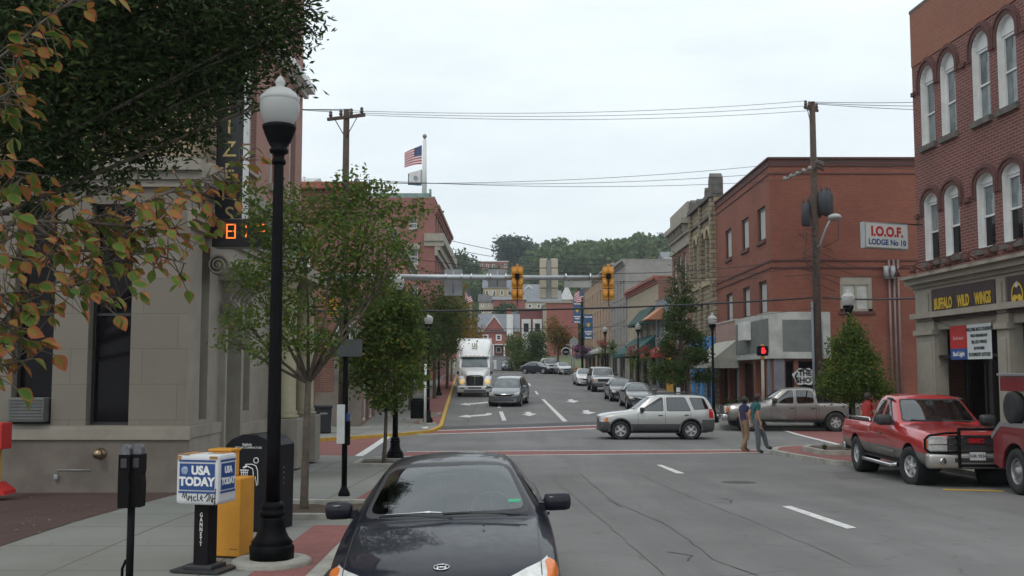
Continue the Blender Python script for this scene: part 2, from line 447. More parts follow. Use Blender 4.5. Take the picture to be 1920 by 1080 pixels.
def loft(stn, cr_sh=.35, cr_rf=.25, hard=(), lev=2):
    V = []; nh = 10
    for s in stn:
        x, zb, w, zs, wt, zt, zc = s[:7]; bow = s[7] if len(s) > 7 else 0
        h = zs - zb
        pts = [(0, zb), (w * .8, zb), (w * .955, zb + .09 * h / .6), (w, zb + .5 * h), (w * .99, zs - .12 * h), (w * .955, zs)]
        pts += [((w * .955 + wt) / 2 + (.018 if zt - zs > .2 else 0), (zs + zt) / 2), (wt, zt), (wt * .6, zt + (zc - zt) * .72), (0, zc)]
        ring = [(x - bow * (min(1, p[0] / w)) ** 2.2, p[0], p[1]) for p in pts] + [(x - bow * (min(1, pts[i][0] / w)) ** 2.2, -pts[i][0], pts[i][1]) for i in range(8, 0, -1)]
        V.append(ring)
    n = 18; bm = bmesh.new(); rows = [[bm.verts.new(p) for p in r] for r in V]
    cl = bm.edges.layers.float.new('crease_edge')
    for i in range(len(rows) - 1):
        for k in range(n): bm.faces.new((rows[i][k], rows[i][(k + 1) % n], rows[i + 1][(k + 1) % n], rows[i + 1][k]))
    for r in (rows[0], rows[-1]):
        for i in range(9):
            a = [r[i], r[i + 1]] + ([r[n - i - 1]] if i + 1 < 9 else []) + ([r[n - i]] if i > 0 else [])
            bm.faces.new(a)
    bmesh.ops.recalc_face_normals(bm, faces=bm.faces)
    for i in range(len(rows) - 1):
        for k, c in ((5, cr_sh), (13, cr_sh), (7, cr_rf), (11, cr_rf), (1, .5), (17, .5)):
            e = bm.edges.get((rows[i][k], rows[i + 1][k]))
            if e: e[cl] = c
    for i, c in hard:
        for k in range(n):
            e = bm.edges.get((rows[i][k], rows[i][(k + 1) % n]))
            if e: e[cl] = c
    me = bpy.data.meshes.new('loft'); bm.to_mesh(me); bm.free()
    o = bpy.data.objects.new('loft', me); COL.objects.link(o)
    md = o.modifiers.new('s', 'SUBSURF'); md.levels = lev; md.render_levels = lev
    dg = bpy.context.evaluated_depsgraph_get(); dg.update()
    me2 = bpy.data.meshes.new_from_object(o.evaluated_get(dg))
    bm = bmesh.new(); bm.from_mesh(me2)
    bpy.data.objects.remove(o); bpy.data.meshes.remove(me); bpy.data.meshes.remove(me2)
    for f in bm.faces: f.smooth = True
    return bm
def circ(cx, cy, r, n=18, ph=0.0): return [(cx + r * math.cos(2 * PI * k / n + ph), cy + r * math.sin(2 * PI * k / n + ph)) for k in range(n)]
def split_parts(bm, parent, tags, lay, side_split=()):
    """tags: {int: (name, material)}; every tag becomes its own mesh, those in side_split one per side"""
    made = {}
    for t, (name, m) in tags.items():
        sides = (1, -1) if t in side_split else (0,)
        for sd in sides:
            fs = [f for f in bm.faces if f[lay] == t and (sd == 0 or f.calc_center_median().y * sd > 0)]
            if not fs: continue
            vm = {}; vs = []; faces = []
            for f in fs:
                idx = []
                for v in f.verts:
                    if v not in vm: vm[v] = len(vs); vs.append(v.co[:])
                    idx.append(vm[v])
                faces.append(idx)
            me = bpy.data.meshes.new(name); me.from_pydata(vs, [], faces); me.materials.append(m)
            me.polygons.foreach_set('use_smooth', [True] * len(faces)); box_uv(me); me.update()
            o = bpy.data.objects.new(name, me); COL.objects.link(o); o.parent = parent; made[(t, sd)] = o
    return made
def make_wheel(parent, x, y, r, w, rr, spokes=5, steer=0.0, rimm=None, style='spoke', lod=0):
    sg = 1 if y > 0 else -1
    M = Matrix.Translation((x, y, r)) @ Matrix.Rotation(steer, 4, 'Z') @ Matrix.Rotation(-sg * PI / 2, 4, 'X')
    n = 40 if not lod else 20
    t = MB(); hw = w / 2
    t.lathe([(rr * .98, -hw * .75), (rr * 1.05, -hw * .95), (r * .90, -hw), (r * .97, -hw * .86), (r, -hw * .6), (r, hw * .6), (r * .97, hw * .86), (r * .90, hw), (rr * 1.05, hw * .95), (rr * .98, hw * .75)], n, M, cap=False)
    to = t.build('wheel', TYRE, parent)
    m = MB(); d = hw
    m.lathe([(rr * 1.0, -d * .8), (rr * 1.0, d * .8), (rr * .93, d * .82), (rr * .9, d * .55), (rr * .88, -d * .2), (.001, -d * .25)], n, M, cap=False)
    ro = m.build('rim', rimm or ALLOY, to)
    s = MB()
    if style == 'spoke':
        for k in range(spokes):
            a = 2 * PI * k / spokes + .3
            ca, sa = math.cos(a), math.sin(a); pw0, pw1 = rr * .20, rr * .13
            A = [(ca * rr * .12 - sa * pw0, sa * rr * .12 + ca * pw0), (ca * rr * .12 + sa * pw0, sa * rr * .12 - ca * pw0),
                 (ca * rr * .93 + sa * pw1, sa * rr * .93 - ca * pw1), (ca * rr * .93 - sa * pw1, sa * rr * .93 + ca * pw1)]
            s.prism(A, d * .35, d * .68, 'z', M)
        s.lathe([(rr * .28, d * .0), (rr * .26, d * .78), (rr * .14, d * .82), (.001, d * .84)], 16, M)
    else:
        s.lathe([(rr * .9, d * .3), (rr * .8, d * .5), (rr * .5, d * .35), (rr * .34, d * .4), (rr * .3, d * .9), (.001, d * .95)], n, M)
        for k in range(8):
            a = 2 * PI * k / 8; c = M @ Vector((math.cos(a) * rr * .66, math.sin(a) * rr * .66, d * .40)); e = M @ Vector((math.cos(a) * rr * .66, math.sin(a) * rr * .66, d * .52))
            s.cyl(c, e, rr * .09, n=8)
    s.build('spokes', rimm or ALLOY, to)
    return to
def mirror_part(parent, x, y, z, m, sc=1.0, gm=None):
    sg = 1 if y > 0 else -1
    b = MB(); b.smooth = True
    b.box((x, y + sg * .13 * sc, z + .02), (.13 * sc, .23 * sc, .155 * sc), bev=.05 * sc)
    b.smooth = False
    b.prism([(y - sg * .03, z - .07 * sc), (y + sg * .10 * sc, z - .035), (y + sg * .10 * sc, z + .02), (y - sg * .03, z + .02)], x - .03, x + .03, 'x')
    o = b.build('wing_mirror', m, parent)
    g = MB(); g.box((x - .067 * sc, y + sg * .13 * sc, z + .02), (.004, .18 * sc, .115 * sc)); g.build('mirror_glass', gm or WINSKY, o)
    return o
def build_car(name, label, cat, S, loc, rz, group=None):
    root = thing(name, label, cat, loc, rz, group)
    bm = loft(S['stn'], S.get('csh', .35), S.get('crf', .25), S.get('hard', ()), S.get('lev', 2))
    lay = bm.faces.layers.int.new('tag')
    W = S['w']; r = S['wr']; xf, xr = S['axf'], S['axr']; ra = S.get('arch', r * 1.17)
    T = {0: ('body', S['paint'])}; SS = set()
    # wheel openings
    for cx in (xf, xr):
        P = circ(cx, r + .02, ra, 20)
        fs = carve(bm, 'y', P, lambda f: abs(f.calc_center_median().y) > W * .62 and f.calc_center_median().z < r + ra + .1)
        bmesh.ops.delete(bm, geom=fs, context='FACES')
    def setf(fs, t):
        for f in fs: f[lay] = t
    # lower cladding / two-tone
    if 'clad' in S:
        T[1] = ('lower_cladding', S['cladm'])
        for (poly) in S['clad']:
            setf(carve(bm, 'y', poly, lambda f: f[lay] == 0 and f.calc_center_median().z < S.get('cladtop', .75) + .2), 1)
    T[2] = ('window_trim', PLAST); k = 10
    for (poly, gl, nm) in S.get('side', ()):
        P = roundp(poly, S.get('wrnd', .06)); tst = lambda f: abs(f.calc_center_median().y) > .35 and abs(f.normal.y) > .45 and f.calc_center_median().z > poly[0][1] - .3
        setf(carve(bm, 'y', P, tst), 2)
        setf(carve(bm, 'y', roundp(shrink(poly, .022), S.get('wrnd', .06)), tst), k)
        T[k] = (nm, gl); SS.add(k); k += 1
    for (poly, xlo, xhi, gl, nm, sgn) in S.get('ends', ()):
        P = roundp(poly, .07); tst = lambda f: xlo < f.calc_center_median().x < xhi and f.normal.x * sgn > .12
        setf(carve(bm, 'x', P, tst), 2)
        setf(carve(bm, 'x', roundp(shrink(poly, .03), .07), tst), k); T[k] = (nm, gl); k += 1
    for (axis, poly, tst, nm, m_, both) in S.get('marks', ()):
        polys = [poly]
        if both and axis == 'x': polys.append([(-a, b) for a, b in poly][::-1])
        if both and axis == 'z': polys.append([(a, -b) for a, b in poly][::-1])
        for P in polys: setf(carve(bm, axis, P, lambda f, t_=tst: t_(f.calc_center_median(), f.normal)), k)
        T[k] = (nm, m_)
        if both or axis == 'y': SS.add(k)
        k += 1
    # door seams
    T[3] = ('door_seam', PLAST)
    for x, z0, z1, sl in S.get('seams', ()):
        P = [(x - .006, z0), (x + .006, z0), (x + .006 + sl, z1), (x - .006 + sl, z1)]
        setf(carve(bm, 'y', P, lambda f: f[lay] in (0, 1) and abs(f.normal.y) > .5), 3)
    # push glass in a touch
    SS.add(3); split_parts(bm, root, T, lay, SS)
    bm.free()
    # underbody with wheel wells
    u = MB(); L0, L1 = S['stn'][-1][0] + .25, S['stn'][0][0] - .25
    zb = S.get('zfloor', .24)
    u.box2((L0, -W * .60, zb), (L1, W * .60, zb + .07))
    for cx in (xf, xr):
        for sg in (1, -1):
            M = Matrix.Translation((cx, sg * W * .96, r + .02)) @ Matrix.Rotation(-sg * PI / 2, 4, 'X')
            u.lathe([(ra * 1.0, 0), (ra * 1.0, -W * .42), (.001, -W * .42)], 20, M, cap=False)
    u.box2((xr + ra, -W * .93, zb), (xf - ra, W * .93, zb + .04))
    u.build('underbody', DARKIN, root)
    # cabin
    if 'cab' in S:
        c0, c1, zf = S['cab']
        c = MB(); c.box2((c0, -W * .85, zf), (c1, W * .85, zf + .04)); c.box((c1 - .18, 0, zf + .30), (.36, W * 1.62, .5), bev=.08)
        cb = c.build('cabin', DARKIN, root)
        for sx in S.get('seats', ()):
            for sg in (1, -1):
                b = MB(); b.smooth = True
                b.box((sx, sg * W * .42, zf + .22), (.48, .46, .16), bev=.06)
                b.box((sx - .27, sg * W * .42, zf + .52), (.15, .46, .56), bev=.07)
                b.box((sx - .31, sg * W * .42, zf + .90), (.09, .25, .17), bev=.045)
                b.build('seat', S.get('seatm', SEATM), root)
        if 'steer' in S:
            sx, sz = S['steer']; st = MB()
            M = Matrix.Translation((sx, W * .42, sz)) @ Matrix.Rotation(R(62), 4, 'Y')
            pts = [M @ Vector((math.cos(a) * .18, math.sin(a) * .18, 0)) for a in [2 * PI * i / 20 for i in range(21)]]
            st.tube(pts, .014, 6, False); st.cyl(M @ Vector((-.17, 0, 0)), M @ Vector((.17, 0, 0)), .016, n=6)
            st.build('steering_wheel', PLAST, root)
    tk = S.get('track', W - .10)
    for cx, stt in ((xf, S.get('turn', 0.0)), (xr, 0.0)):
        for sg in (1, -1): make_wheel(root, cx, sg * tk, r, S.get('tw', .20), S['rr'], S.get('spokes', 5), stt, S.get('rimm'), S.get('wstyle', 'spoke'), S.get('lod', 0))
    if 'mir' in S:
        mx, mz, msc = S['mir']
        for sg in (1, -1): mirror_part(root, mx, sg * (S.get('mirw', W * .96)), mz, S.get('mirm', S['paint']), msc)
    for hx, hz in S.get('handles', ()):
        for sg in (1, -1):
            h = MB(); h.smooth = True; h.box((hx, sg * (W * .99 + .012), hz), (.17, .035, .035), bev=.012); h.build('door_handle', S.get('handm', PLAST), root)
    if 'lip' in S:
        lr, lw = S['lip']
        for cx in (xf, xr):
            for sg in (1, -1):
                pts0 = []; lp = MB(); rows = []
                for i in range(17):
                    a = PI * (1.04 - 1.08 * i / 16); ca, sa = math.cos(a), math.sin(a)
                    rows.append([(cx + ca * ra * .98, sg * (W * .93), r + .02 + sa * ra * .98), (cx + ca * ra * .98, sg * (W + .025), r + .02 + sa * ra * .98), (cx + ca * (ra + lr * .7), sg * (W + .03), r + .02 + sa * (ra + lr * .7)), (cx + ca * (ra + lr), sg * (W - .02), r + .02 + sa * (ra + lr))])
                lp.smooth = True; lp.grid(rows); lp.build('wheel_arch', lw, root)
    return root
def stitch_box(root, nm, m, c, d, bev=.01, rz=0.0, smooth=False):
    b = MB(); b.smooth = smooth; b.box(c, d, rz, bev=bev); return b.build(nm, m, root)
XZ = lambda lo, hi: (lambda c, n: lo < c.x < hi)

# ---- specifications
def spec_accord(pm):
    W = .88
    return dict(w=W, wr=.305, rr=.19, axf=1.36, axr=-1.355, track=.77, paint=pm, lev=3,
        stn=[(2.345, .28, .66, .56, .52, .585, .60, .20), (2.27, .20, .80, .63, .66, .665, .685, .22), (2.02, .18, .855, .70, .70, .76, .785, .16), (1.55, .18, .875, .775, .72, .845, .87, .10),
             (1.02, .18, .885, .84, .735, .905, .935, .12), (.90, .18, .885, .855, .735, .915, .945, .14), (.60, .18, .885, .88, .67, 1.07, 1.125, .10), (.16, .18, .885, .90, .57, 1.275, 1.34, .08), (.02, .18, .885, .90, .555, 1.305, 1.365, .05), (-.45, .18, .885, .91, .55, 1.335, 1.395, 0),
             (-1.0, .18, .88, .915, .54, 1.32, 1.375, -.03), (-1.15, .18, .88, .92, .54, 1.29, 1.345, -.05), (-1.72, .2, .87, .93, .63, 1.0, 1.035, -.08), (-1.86, .2, .865, .93, .66, .97, .995, -.08), (-2.2, .22, .83, .88, .66, .92, .94, -.10), (-2.31, .3, .74, .78, .58, .80, .81, -.12)],
        hard=((5, .6),), csh=.45, crf=.35,
        side=[([(.50, .945), (.0, 1.255), (-.42, 1.275), (-.42, .95)], CARGLD, 'door_window'), ([(-.50, .95), (-.50, 1.275), (-.98, 1.255), (-1.38, .985), (-1.33, .955)], CARGLD, 'door_window')],
        ends=[([(-.70, .955), (.70, .955), (.535, 1.325), (.3, 1.35), (-.3, 1.35), (-.535, 1.325)], -.05, 1.0, CARGL, 'windscreen', 1), ([(-.6, 1.03), (.6, 1.03), (.48, 1.30), (-.48, 1.30)], -1.9, -1.0, CARGL, 'rear_window', -1)],
        marks=[('x', [(.40, .575), (.80, .60), (.80, .765), (.60, .725), (.40, .665)], lambda c, n: c.x > 1.75 and n.x > .12, 'headlight', HLAMP, True),
               ('y', [(2.10, .60), (1.78, .64), (1.76, .745), (2.08, .735)], lambda c, n: abs(c.y) > .74, 'indicator_lamp', AMBER, False),
               ('x', [(-.34, .555), (.34, .555), (.34, .61), (-.34, .61)], lambda c, n: c.x > 2 and n.x > .2, 'grille', PLAST, False),
               ('x', [(-.55, .27), (.55, .27), (.55, .37), (-.55, .37)], lambda c, n: c.x > 2 and n.x > .3, 'bumper_intake', PLAST, False),
               ('z', [(2.05, .700), (.90, .725), (.90, .733), (2.05, .708)], lambda c, n: n.z > .3, 'bonnet_seam', PLAST, True),
               ],
        seams=[(.55, .3, .93, 0), (-.46, .3, .94, 0), (-1.38, .55, .95, -.1)], cab=(-1.6, .95, .30), seats=(-.15, -1.05), steer=(.42, .93), mir=(.50, .98, 1.0), mirw=.80, handles=((-.28, .80), (-1.15, .81)), handm=pm)
def spec_sedan(pm, lod=1):
    s = spec_accord(pm); s['lev'] = 2; s['lod'] = lod
    s['stn'] = [(a[0], a[1], a[2], a[3] * 1.05, a[4], a[5] * 1.04, a[6] * 1.045) + tuple(a[7:]) for a in s['stn']]
    s['ends'] = [([(x, z * 1.04) for x, z in p], a, b, (WINSKY if sg > 0 else CARGLD), nm, sg) for p, a, b, g, nm, sg in s['ends']]
    s['side'] = [([(x, z * 1.04) for x, z in p], g, nm) for p, g, nm in s['side']]
    s['wr'] = .33; s['rr'] = .225; s['steer'] = (.42, .95); s['mirm'] = pm
    del s['steer']
    s['marks'] = [('x', [(.50, .56), (.80, .60), (.80, .74), (.58, .70)], lambda c, n: c.x > 1.9 and n.x > .2, 'headlight', HLAMP, True),
                  ('x', [(-.34, .50), (.34, .50), (.38, .66), (-.38, .66)], lambda c, n: c.x > 2 and n.x > .2, 'grille', CHROME, False),
                  ('x', [(-.30, .53), (.30, .53), (.33, .63), (-.33, .63)], lambda c, n: c.x > 2 and n.x > .2, 'grille_mesh', PLAST, False),
                  ('x', [(-.55, .27), (.55, .27), (.55, .37), (-.55, .37)], lambda c, n: c.x > 2 and n.x > .3, 'bumper_intake', PLAST, False)]
    return s
def spec_escape(pm):
    W = .89
    return dict(w=W, wr=.345, rr=.215, axf=1.31, axr=-1.31, arch=.40, track=.78, paint=pm, tw=.225,
        stn=[(2.20, .38, .70, .72, .58, .78, .80, .10), (2.14, .30, .82, .80, .68, .88, .91, .14), (1.9, .27, .87, .88, .74, .95, .985, .12), (1.4, .27, .885, .95, .76, 1.01, 1.05, .08),
             (.98, .27, .89, .99, .77, 1.05, 1.09, .10), (.88, .27, .89, 1.0, .76, 1.07, 1.11, .12), (.28, .27, .89, 1.02, .63, 1.53, 1.585, .08), (.12, .27, .89, 1.02, .62, 1.59, 1.64, .05), (-.8, .27, .89, 1.03, .62, 1.64, 1.69, 0),
             (-1.75, .27, .885, 1.03, .61, 1.62, 1.66, 0), (-1.95, .27, .88, 1.04, .60, 1.57, 1.60, 0), (-2.12, .27, .86, 1.04, .66, 1.22, 1.24, 0), (-2.19, .30, .84, 1.0, .68, 1.08, 1.09, 0), (-2.23, .40, .78, .85, .62, .88, .89, 0)],
        hard=((5, .5),), csh=.5, crf=.5, wrnd=.05,
        side=[([(.62, 1.055), (.50, 1.13), (.10, 1.54), (-.30, 1.565), (-.30, 1.05)], CARGLD, 'front_door_window'), ([(-.42, 1.05), (-.42, 1.57), (-1.12, 1.57), (-1.32, 1.08), (-1.28, 1.05)], CARGLD, 'rear_door_window'),
              ([(-1.44, 1.10), (-1.28, 1.56), (-1.83, 1.54), (-2.0, 1.16), (-1.95, 1.12)], CARGLD, 'quarter_window')],
        ends=[([(-.72, 1.11), (.72, 1.11), (.59, 1.56), (-.59, 1.56)], .1, 1.05, CARGL, 'windscreen', 1), ([(-.6, 1.15), (.6, 1.15), (.5, 1.52), (-.5, 1.52)], -2.3, -1.8, CARGLD, 'rear_window', -1)],
        clad=[[(-2.4, .1), (2.4, .1), (2.4, .58), (-2.4, .58)], [(1.72, .5), (2.4, .5), (2.4, .66), (1.72, .66)], [(-2.4, .5), (-1.72, .5), (-1.72, .74), (-2.4, .74)]], cladm=CLAD, cladtop=.7,
        marks=[('y', [(2.17, .66), (1.86, .66), (1.84, .82), (2.15, .80)], lambda c, n: abs(c.y) > .45 and c.x > 1.75, 'headlight', HLAMP, False),
               ('y', [(1.90, .66), (1.78, .66), (1.76, .815), (1.86, .82)], lambda c, n: abs(c.y) > .5 and c.x > 1.7, 'indicator_lamp', AMBER, False),
               ('x', [(-.5, .64), (.5, .64), (.5, .77), (-.5, .77)], lambda c, n: c.x > 1.9 and n.x > .2, 'grille', PLAST, False),
               ('y', [(-1.99, .80), (-1.99, 1.14), (-2.13, 1.14), (-2.17, .80)], lambda c, n: abs(c.y) > .5 and c.x < -1.9, 'tail_lamp', REDL, False)],
        seams=[(.66, .35, 1.0, 0), (-.36, .35, 1.56, 0), (-1.30, .75, 1.05, -.02)], cab=(-1.9, 1.0, .42), seats=(-.15, -1.0), mir=(.52, 1.10, 1.1), mirm=PLAST, mirw=.80,
        handles=((-.18, .90), (-1.15, .91)), lip=(.055, CLAD), spokes=5)
def spec_fj(pm):
    W = .95
    return dict(w=W, wr=.40, rr=.23, axf=1.35, axr=-1.34, arch=.46, track=.80, paint=pm, tw=.27, zfloor=.38,
        stn=[(2.30, .45, .80, .92, .66, .98, 1.0, .06), (2.2, .38, .90, .98, .76, 1.06, 1.09, .08), (1.7, .38, .94, 1.06, .80, 1.14, 1.17, .05), (1.05, .38, .945, 1.1, .82, 1.18, 1.21, .05), (.95, .38, .945, 1.11, .82, 1.2, 1.24, .06),
             (.62, .38, .945, 1.13, .70, 1.72, 1.77, .05), (.5, .38, .945, 1.13, .69, 1.78, 1.82, .03), (-.8, .38, .945, 1.15, .69, 1.82, 1.86, 0), (-2.0, .38, .94, 1.15, .68, 1.80, 1.84, 0), (-2.15, .38, .93, 1.15, .70, 1.5, 1.52, 0), (-2.3, .4, .9, 1.1, .74, 1.14, 1.15, 0), (-2.34, .5, .85, .95, .7, .98, .99, 0)],
        hard=((4, .6), (6, .3)), csh=.55, crf=.6,
        side=[([(.78, 1.2), (.52, 1.70), (-.40, 1.72), (-.40, 1.2)], CARGLD, 'door_window'), ([(-.55, 1.2), (-.55, 1.72), (-1.2, 1.7), (-1.2, 1.2)], CARGLD, 'quarter_window')],
        ends=[([(-.76, 1.24), (.76, 1.24), (.66, 1.74), (-.66, 1.74)], .45, 1.1, WINSKY, 'windscreen', 1)],
        clad=[[(-2.5, .1), (2.5, .1), (2.5, .68), (-2.5, .68)]], cladm=CLAD, cladtop=.8,
        marks=[('x', [(.52, .80), (.86, .82), (.84, .99), (.56, .99)], lambda c, n: c.x > 1.9 and n.x > .1, 'headlight', HLAMP, True),
               ('y', [(2.26, .80), (1.98, .82), (1.98, .97), (2.24, .97)], lambda c, n: abs(c.y) > .80, 'indicator_lamp', AMBER, False),
               ('x', [(-.54, .78), (.54, .78), (.54, .98), (-.54, .98)], lambda c, n: c.x > 1.9 and n.x > .2, 'grille', PLAST, False)],
        seams=[(.8, .5, 1.15, 0), (-.48, .5, 1.15, 0)], cab=(-1.9, 1.0, .5), seats=(), mir=(.72, 1.28, 1.2), mirm=PLAST, mirw=.88, lip=(.06, PLAST), lod=1)
def spec_van(pm):
    W = .98
    return dict(w=W, wr=.34, rr=.215, axf=1.62, axr=-1.38, track=.85, paint=pm, lod=1,
        stn=[(2.55, .32, .76, .66, .60, .70, .72, .16), (2.46, .24, .90, .76, .74, .82, .85, .20), (2.15, .22, .96, .86, .80, .94, .98, .14), (1.72, .22, .975, .93, .80, 1.04, 1.08, .12), (1.60, .22, .98, .95, .80, 1.08, 1.12, .14),
             (1.0, .22, .98, 1.0, .70, 1.50, 1.56, .10), (.78, .22, .98, 1.0, .68, 1.60, 1.66, .06), (0, .22, .98, 1.02, .68, 1.69, 1.74, 0), (-1.6, .22, .97, 1.03, .66, 1.68, 1.72, 0), (-2.1, .22, .96, 1.03, .64, 1.60, 1.63, 0), (-2.42, .24, .93, 1.0, .74, 1.1, 1.12, 0), (-2.54, .35, .84, .8, .7, .84, .85, 0)],
        hard=((4, .5),), csh=.4, crf=.4,
        side=[([(1.25, 1.05), (.78, 1.50), (.22, 1.55), (.22, 1.03)], CARGLD, 'door_window'), ([(.10, 1.03), (.10, 1.56), (-1.02, 1.56), (-1.02, 1.05)], CARGLD, 'door_window'), ([(-1.15, 1.06), (-1.15, 1.56), (-1.95, 1.52), (-2.15, 1.12)], CARGLD, 'quarter_window')],
        ends=[([(-.84, 1.09), (.84, 1.09), (.66, 1.60), (-.66, 1.60)], .75, 1.8, WINSKY, 'windscreen', 1)],
        marks=[('x', [(.54, .63), (.92, .68), (.88, .88), (.62, .80)], lambda c, n: c.x > 2.0 and n.x > .1, 'headlight', HLAMP, True),
               ('x', [(-.52, .60), (.52, .60), (.58, .76), (-.58, .76)], lambda c, n: c.x > 2.2 and n.x > .2, 'grille', CHROME, False),
               ('x', [(-.46, .63), (.46, .63), (.50, .735), (-.50, .735)], lambda c, n: c.x > 2.2 and n.x > .2, 'grille_mesh', PLAST, False),
               ('x', [(-.6, .32), (.6, .32), (.6, .44), (-.6, .44)], lambda c, n: c.x > 2.2 and n.x > .2, 'bumper_intake', PLAST, False)],
        seams=[(.16, .35, 1.03, 0), (-1.08, .4, 1.03, 0)], cab=(-2.0, 1.7, .34), seats=(.5,), mir=(1.18, 1.10, 1.15), mirw=.92, mirm=pm)
def spec_pickup(pm, crew=True, low=None):
    """long bonnet, cab and open bed; L 5.85"""
    W = 1.0; cb = -.95 if crew else -.62   # rear of the cab
    s = dict(w=W, wr=.41, rr=.225, axf=1.95, axr=-1.70 if crew else -1.72, arch=.47, track=.86, paint=pm, tw=.26, zfloor=.42,
        stn=[(2.90, .50, .88, .86, .76, .98, 1.0, .06), (2.84, .45, .95, .94, .84, 1.08, 1.10, .10), (2.5, .44, .985, 1.02, .86, 1.15, 1.185, .07), (1.7, .42, 1.0, 1.08, .86, 1.20, 1.245, .05),
             (1.28, .42, 1.0, 1.11, .87, 1.225, 1.27, .07), (1.17, .42, 1.0, 1.12, .86, 1.24, 1.29, .09), (.52, .42, 1.0, 1.15, .70, 1.76, 1.82, .06), (.34, .42, 1.0, 1.15, .69, 1.81, 1.865, .03), (-.3, .42, 1.0, 1.16, .69, 1.84, 1.89, 0),
             (cb + .16, .42, .995, 1.16, .68, 1.82, 1.87, 0), (cb + .02, .42, .995, 1.16, .70, 1.76, 1.80, 0), (cb - .04, .42, .995, 1.16, .74, 1.22, 1.24, 0), (cb - .08, .42, .995, 1.12, .90, 1.20, 1.20, 0), (-2.2, .44, 1.0, 1.12, .92, 1.20, 1.20, 0), (-2.86, .5, .99, 1.10, .92, 1.19, 1.19, 0), (-2.90, .56, .96, 1.05, .88, 1.12, 1.12, 0)],
        hard=((5, .5), (10, .6), (11, .7), (12, .8), (14, .7)), csh=.5, crf=.5, wrnd=.08,
        ends=[([(-.80, 1.29), (.80, 1.29), (.66, 1.77), (-.66, 1.77)], .35, 1.3, CARGL, 'windscreen', 1), ([(-.62, 1.30), (.62, 1.30), (.58, 1.72), (-.58, 1.72)], cb - .2, cb + .2, CARGLD, 'rear_window', -1)],
        cab=(cb, 1.2, .55), mir=(.86, 1.30, 1.45), mirm=PLAST, mirw=.93, wstyle='spoke', spokes=6)
    if crew:
        s['side'] = [([(.90, 1.20), (.80, 1.28), (.36, 1.72), (.02, 1.76), (.02, 1.18)], CARGLD, 'front_door_window'), ([(-.10, 1.18), (-.10, 1.76), (-.66, 1.74), (-.80, 1.68), (-.84, 1.20)], CARGLD, 'rear_door_window')]
        s['seams'] = [(.98, .5, 1.12, 0), (-.04, .5, 1.76, 0), (-.90, .5, 1.18, 0), (cb - .06, .45, 1.2, 0)]
        s['handles'] = ((.10, 1.0), (-.78, 1.0)); s['seats'] = (.15, -.6)
    else:
        s['side'] = [([(.90, 1.20), (.80, 1.28), (.36, 1.72), (.10, 1.74), (.10, 1.18)], CARGLD, 'front_door_window'), ([(-.0, 1.18), (-.0, 1.74), (-.38, 1.72), (-.50, 1.66), (-.52, 1.20)], CARGLD, 'rear_door_window')]
        s['seams'] = [(.98, .5, 1.12, 0), (.04, .5, 1.76, 0), (cb - .06, .45, 1.2, 0)]
        s['handles'] = ((.18, 1.0),); s['seats'] = (.15,)
    if low:
        s['clad'] = [[(-3.1, .2), (3.1, .2), (3.1, .74), (-3.1, .74)]]; s['cladm'] = low; s['cladtop'] = .8
    return s
def bed_parts(root, cb, W=1.0, rail=None):
    b = MB(); b.box2((-2.82, -.80, 1.205), (cb - .14, .80, 1.215)); b.build('bed_liner', DARKIN, root)
    if rail:
        for sg in (1, -1):
            r_ = MB(); y = sg * .90
            r_.tube([(cb - .18, y, 1.20), (cb - .22, y, 1.285), (-2.70, y, 1.285), (-2.76, y, 1.20)], .024, 8); r_.build('bed_rail', rail, root)
    t = MB(); t.box((-2.93, 0, .52), (.14, 1.9, .2), bev=.05); t.build('rear_bumper', CHROME, root)
# ---------------------------------------------------------------- sky, sun, camera
def world():
    W = bpy.data.worlds.new('World'); SC.world = W; W.use_nodes = True
    nt = W.node_tree; nt.nodes.clear(); L = nt.links
    out = N(nt, 'ShaderNodeOutputWorld'); bg = N(nt, 'ShaderNodeBackground')
    sky = N(nt, 'ShaderNodeTexSky'); sky.sky_type = 'NISHITA'; sky.sun_disc = False
    sky.sun_elevation = SUN_EL; sky.sun_rotation = SUN_ROT; sky.dust_density = 4; sky.air_density = 1.5
    tc = N(nt, 'ShaderNodeTexCoord'); sp = N(nt, 'ShaderNodeSeparateXYZ'); L.new(tc.outputs['Generated'], sp.inputs[0])
    mp = N(nt, 'ShaderNodeMapping'); mp.inputs['Scale'].default_value = (1, 1, 4); L.new(tc.outputs['Generated'], mp.inputs['Vector'])
    f = noisetex(nt, mp.outputs['Vector'], 2.2, 7, .55)
    # a closed cloud deck: brighter overhead than at the horizon, thin patches let the blue through
    deck = ramp(nt, sp.outputs['Z'], [(0.0, (9.0, 9.6, 9.8)), (.12, (9.3, 10.0, 10.3)), (.35, (9.7, 10.4, 10.7)), (1.0, (11.0, 11.4, 11.6))])
    c = mixc(nt, deck, sky.outputs[0], ramp(nt, f, [(.40, .02), (.68, .16)]))
    cl = mixc(nt, c, mixc(nt, c, (.90, .925, .95), 1.0, 'MULTIPLY'), ramp(nt, f, [(.35, 0.0), (.65, 1.0)]))
    L.new(cl, bg.inputs['Color']); bg.inputs['Strength'].default_value = .1
    L.new(bg.outputs[0], out.inputs[0])
SUN_EL, SUN_ROT = R(52), R(200)
world()
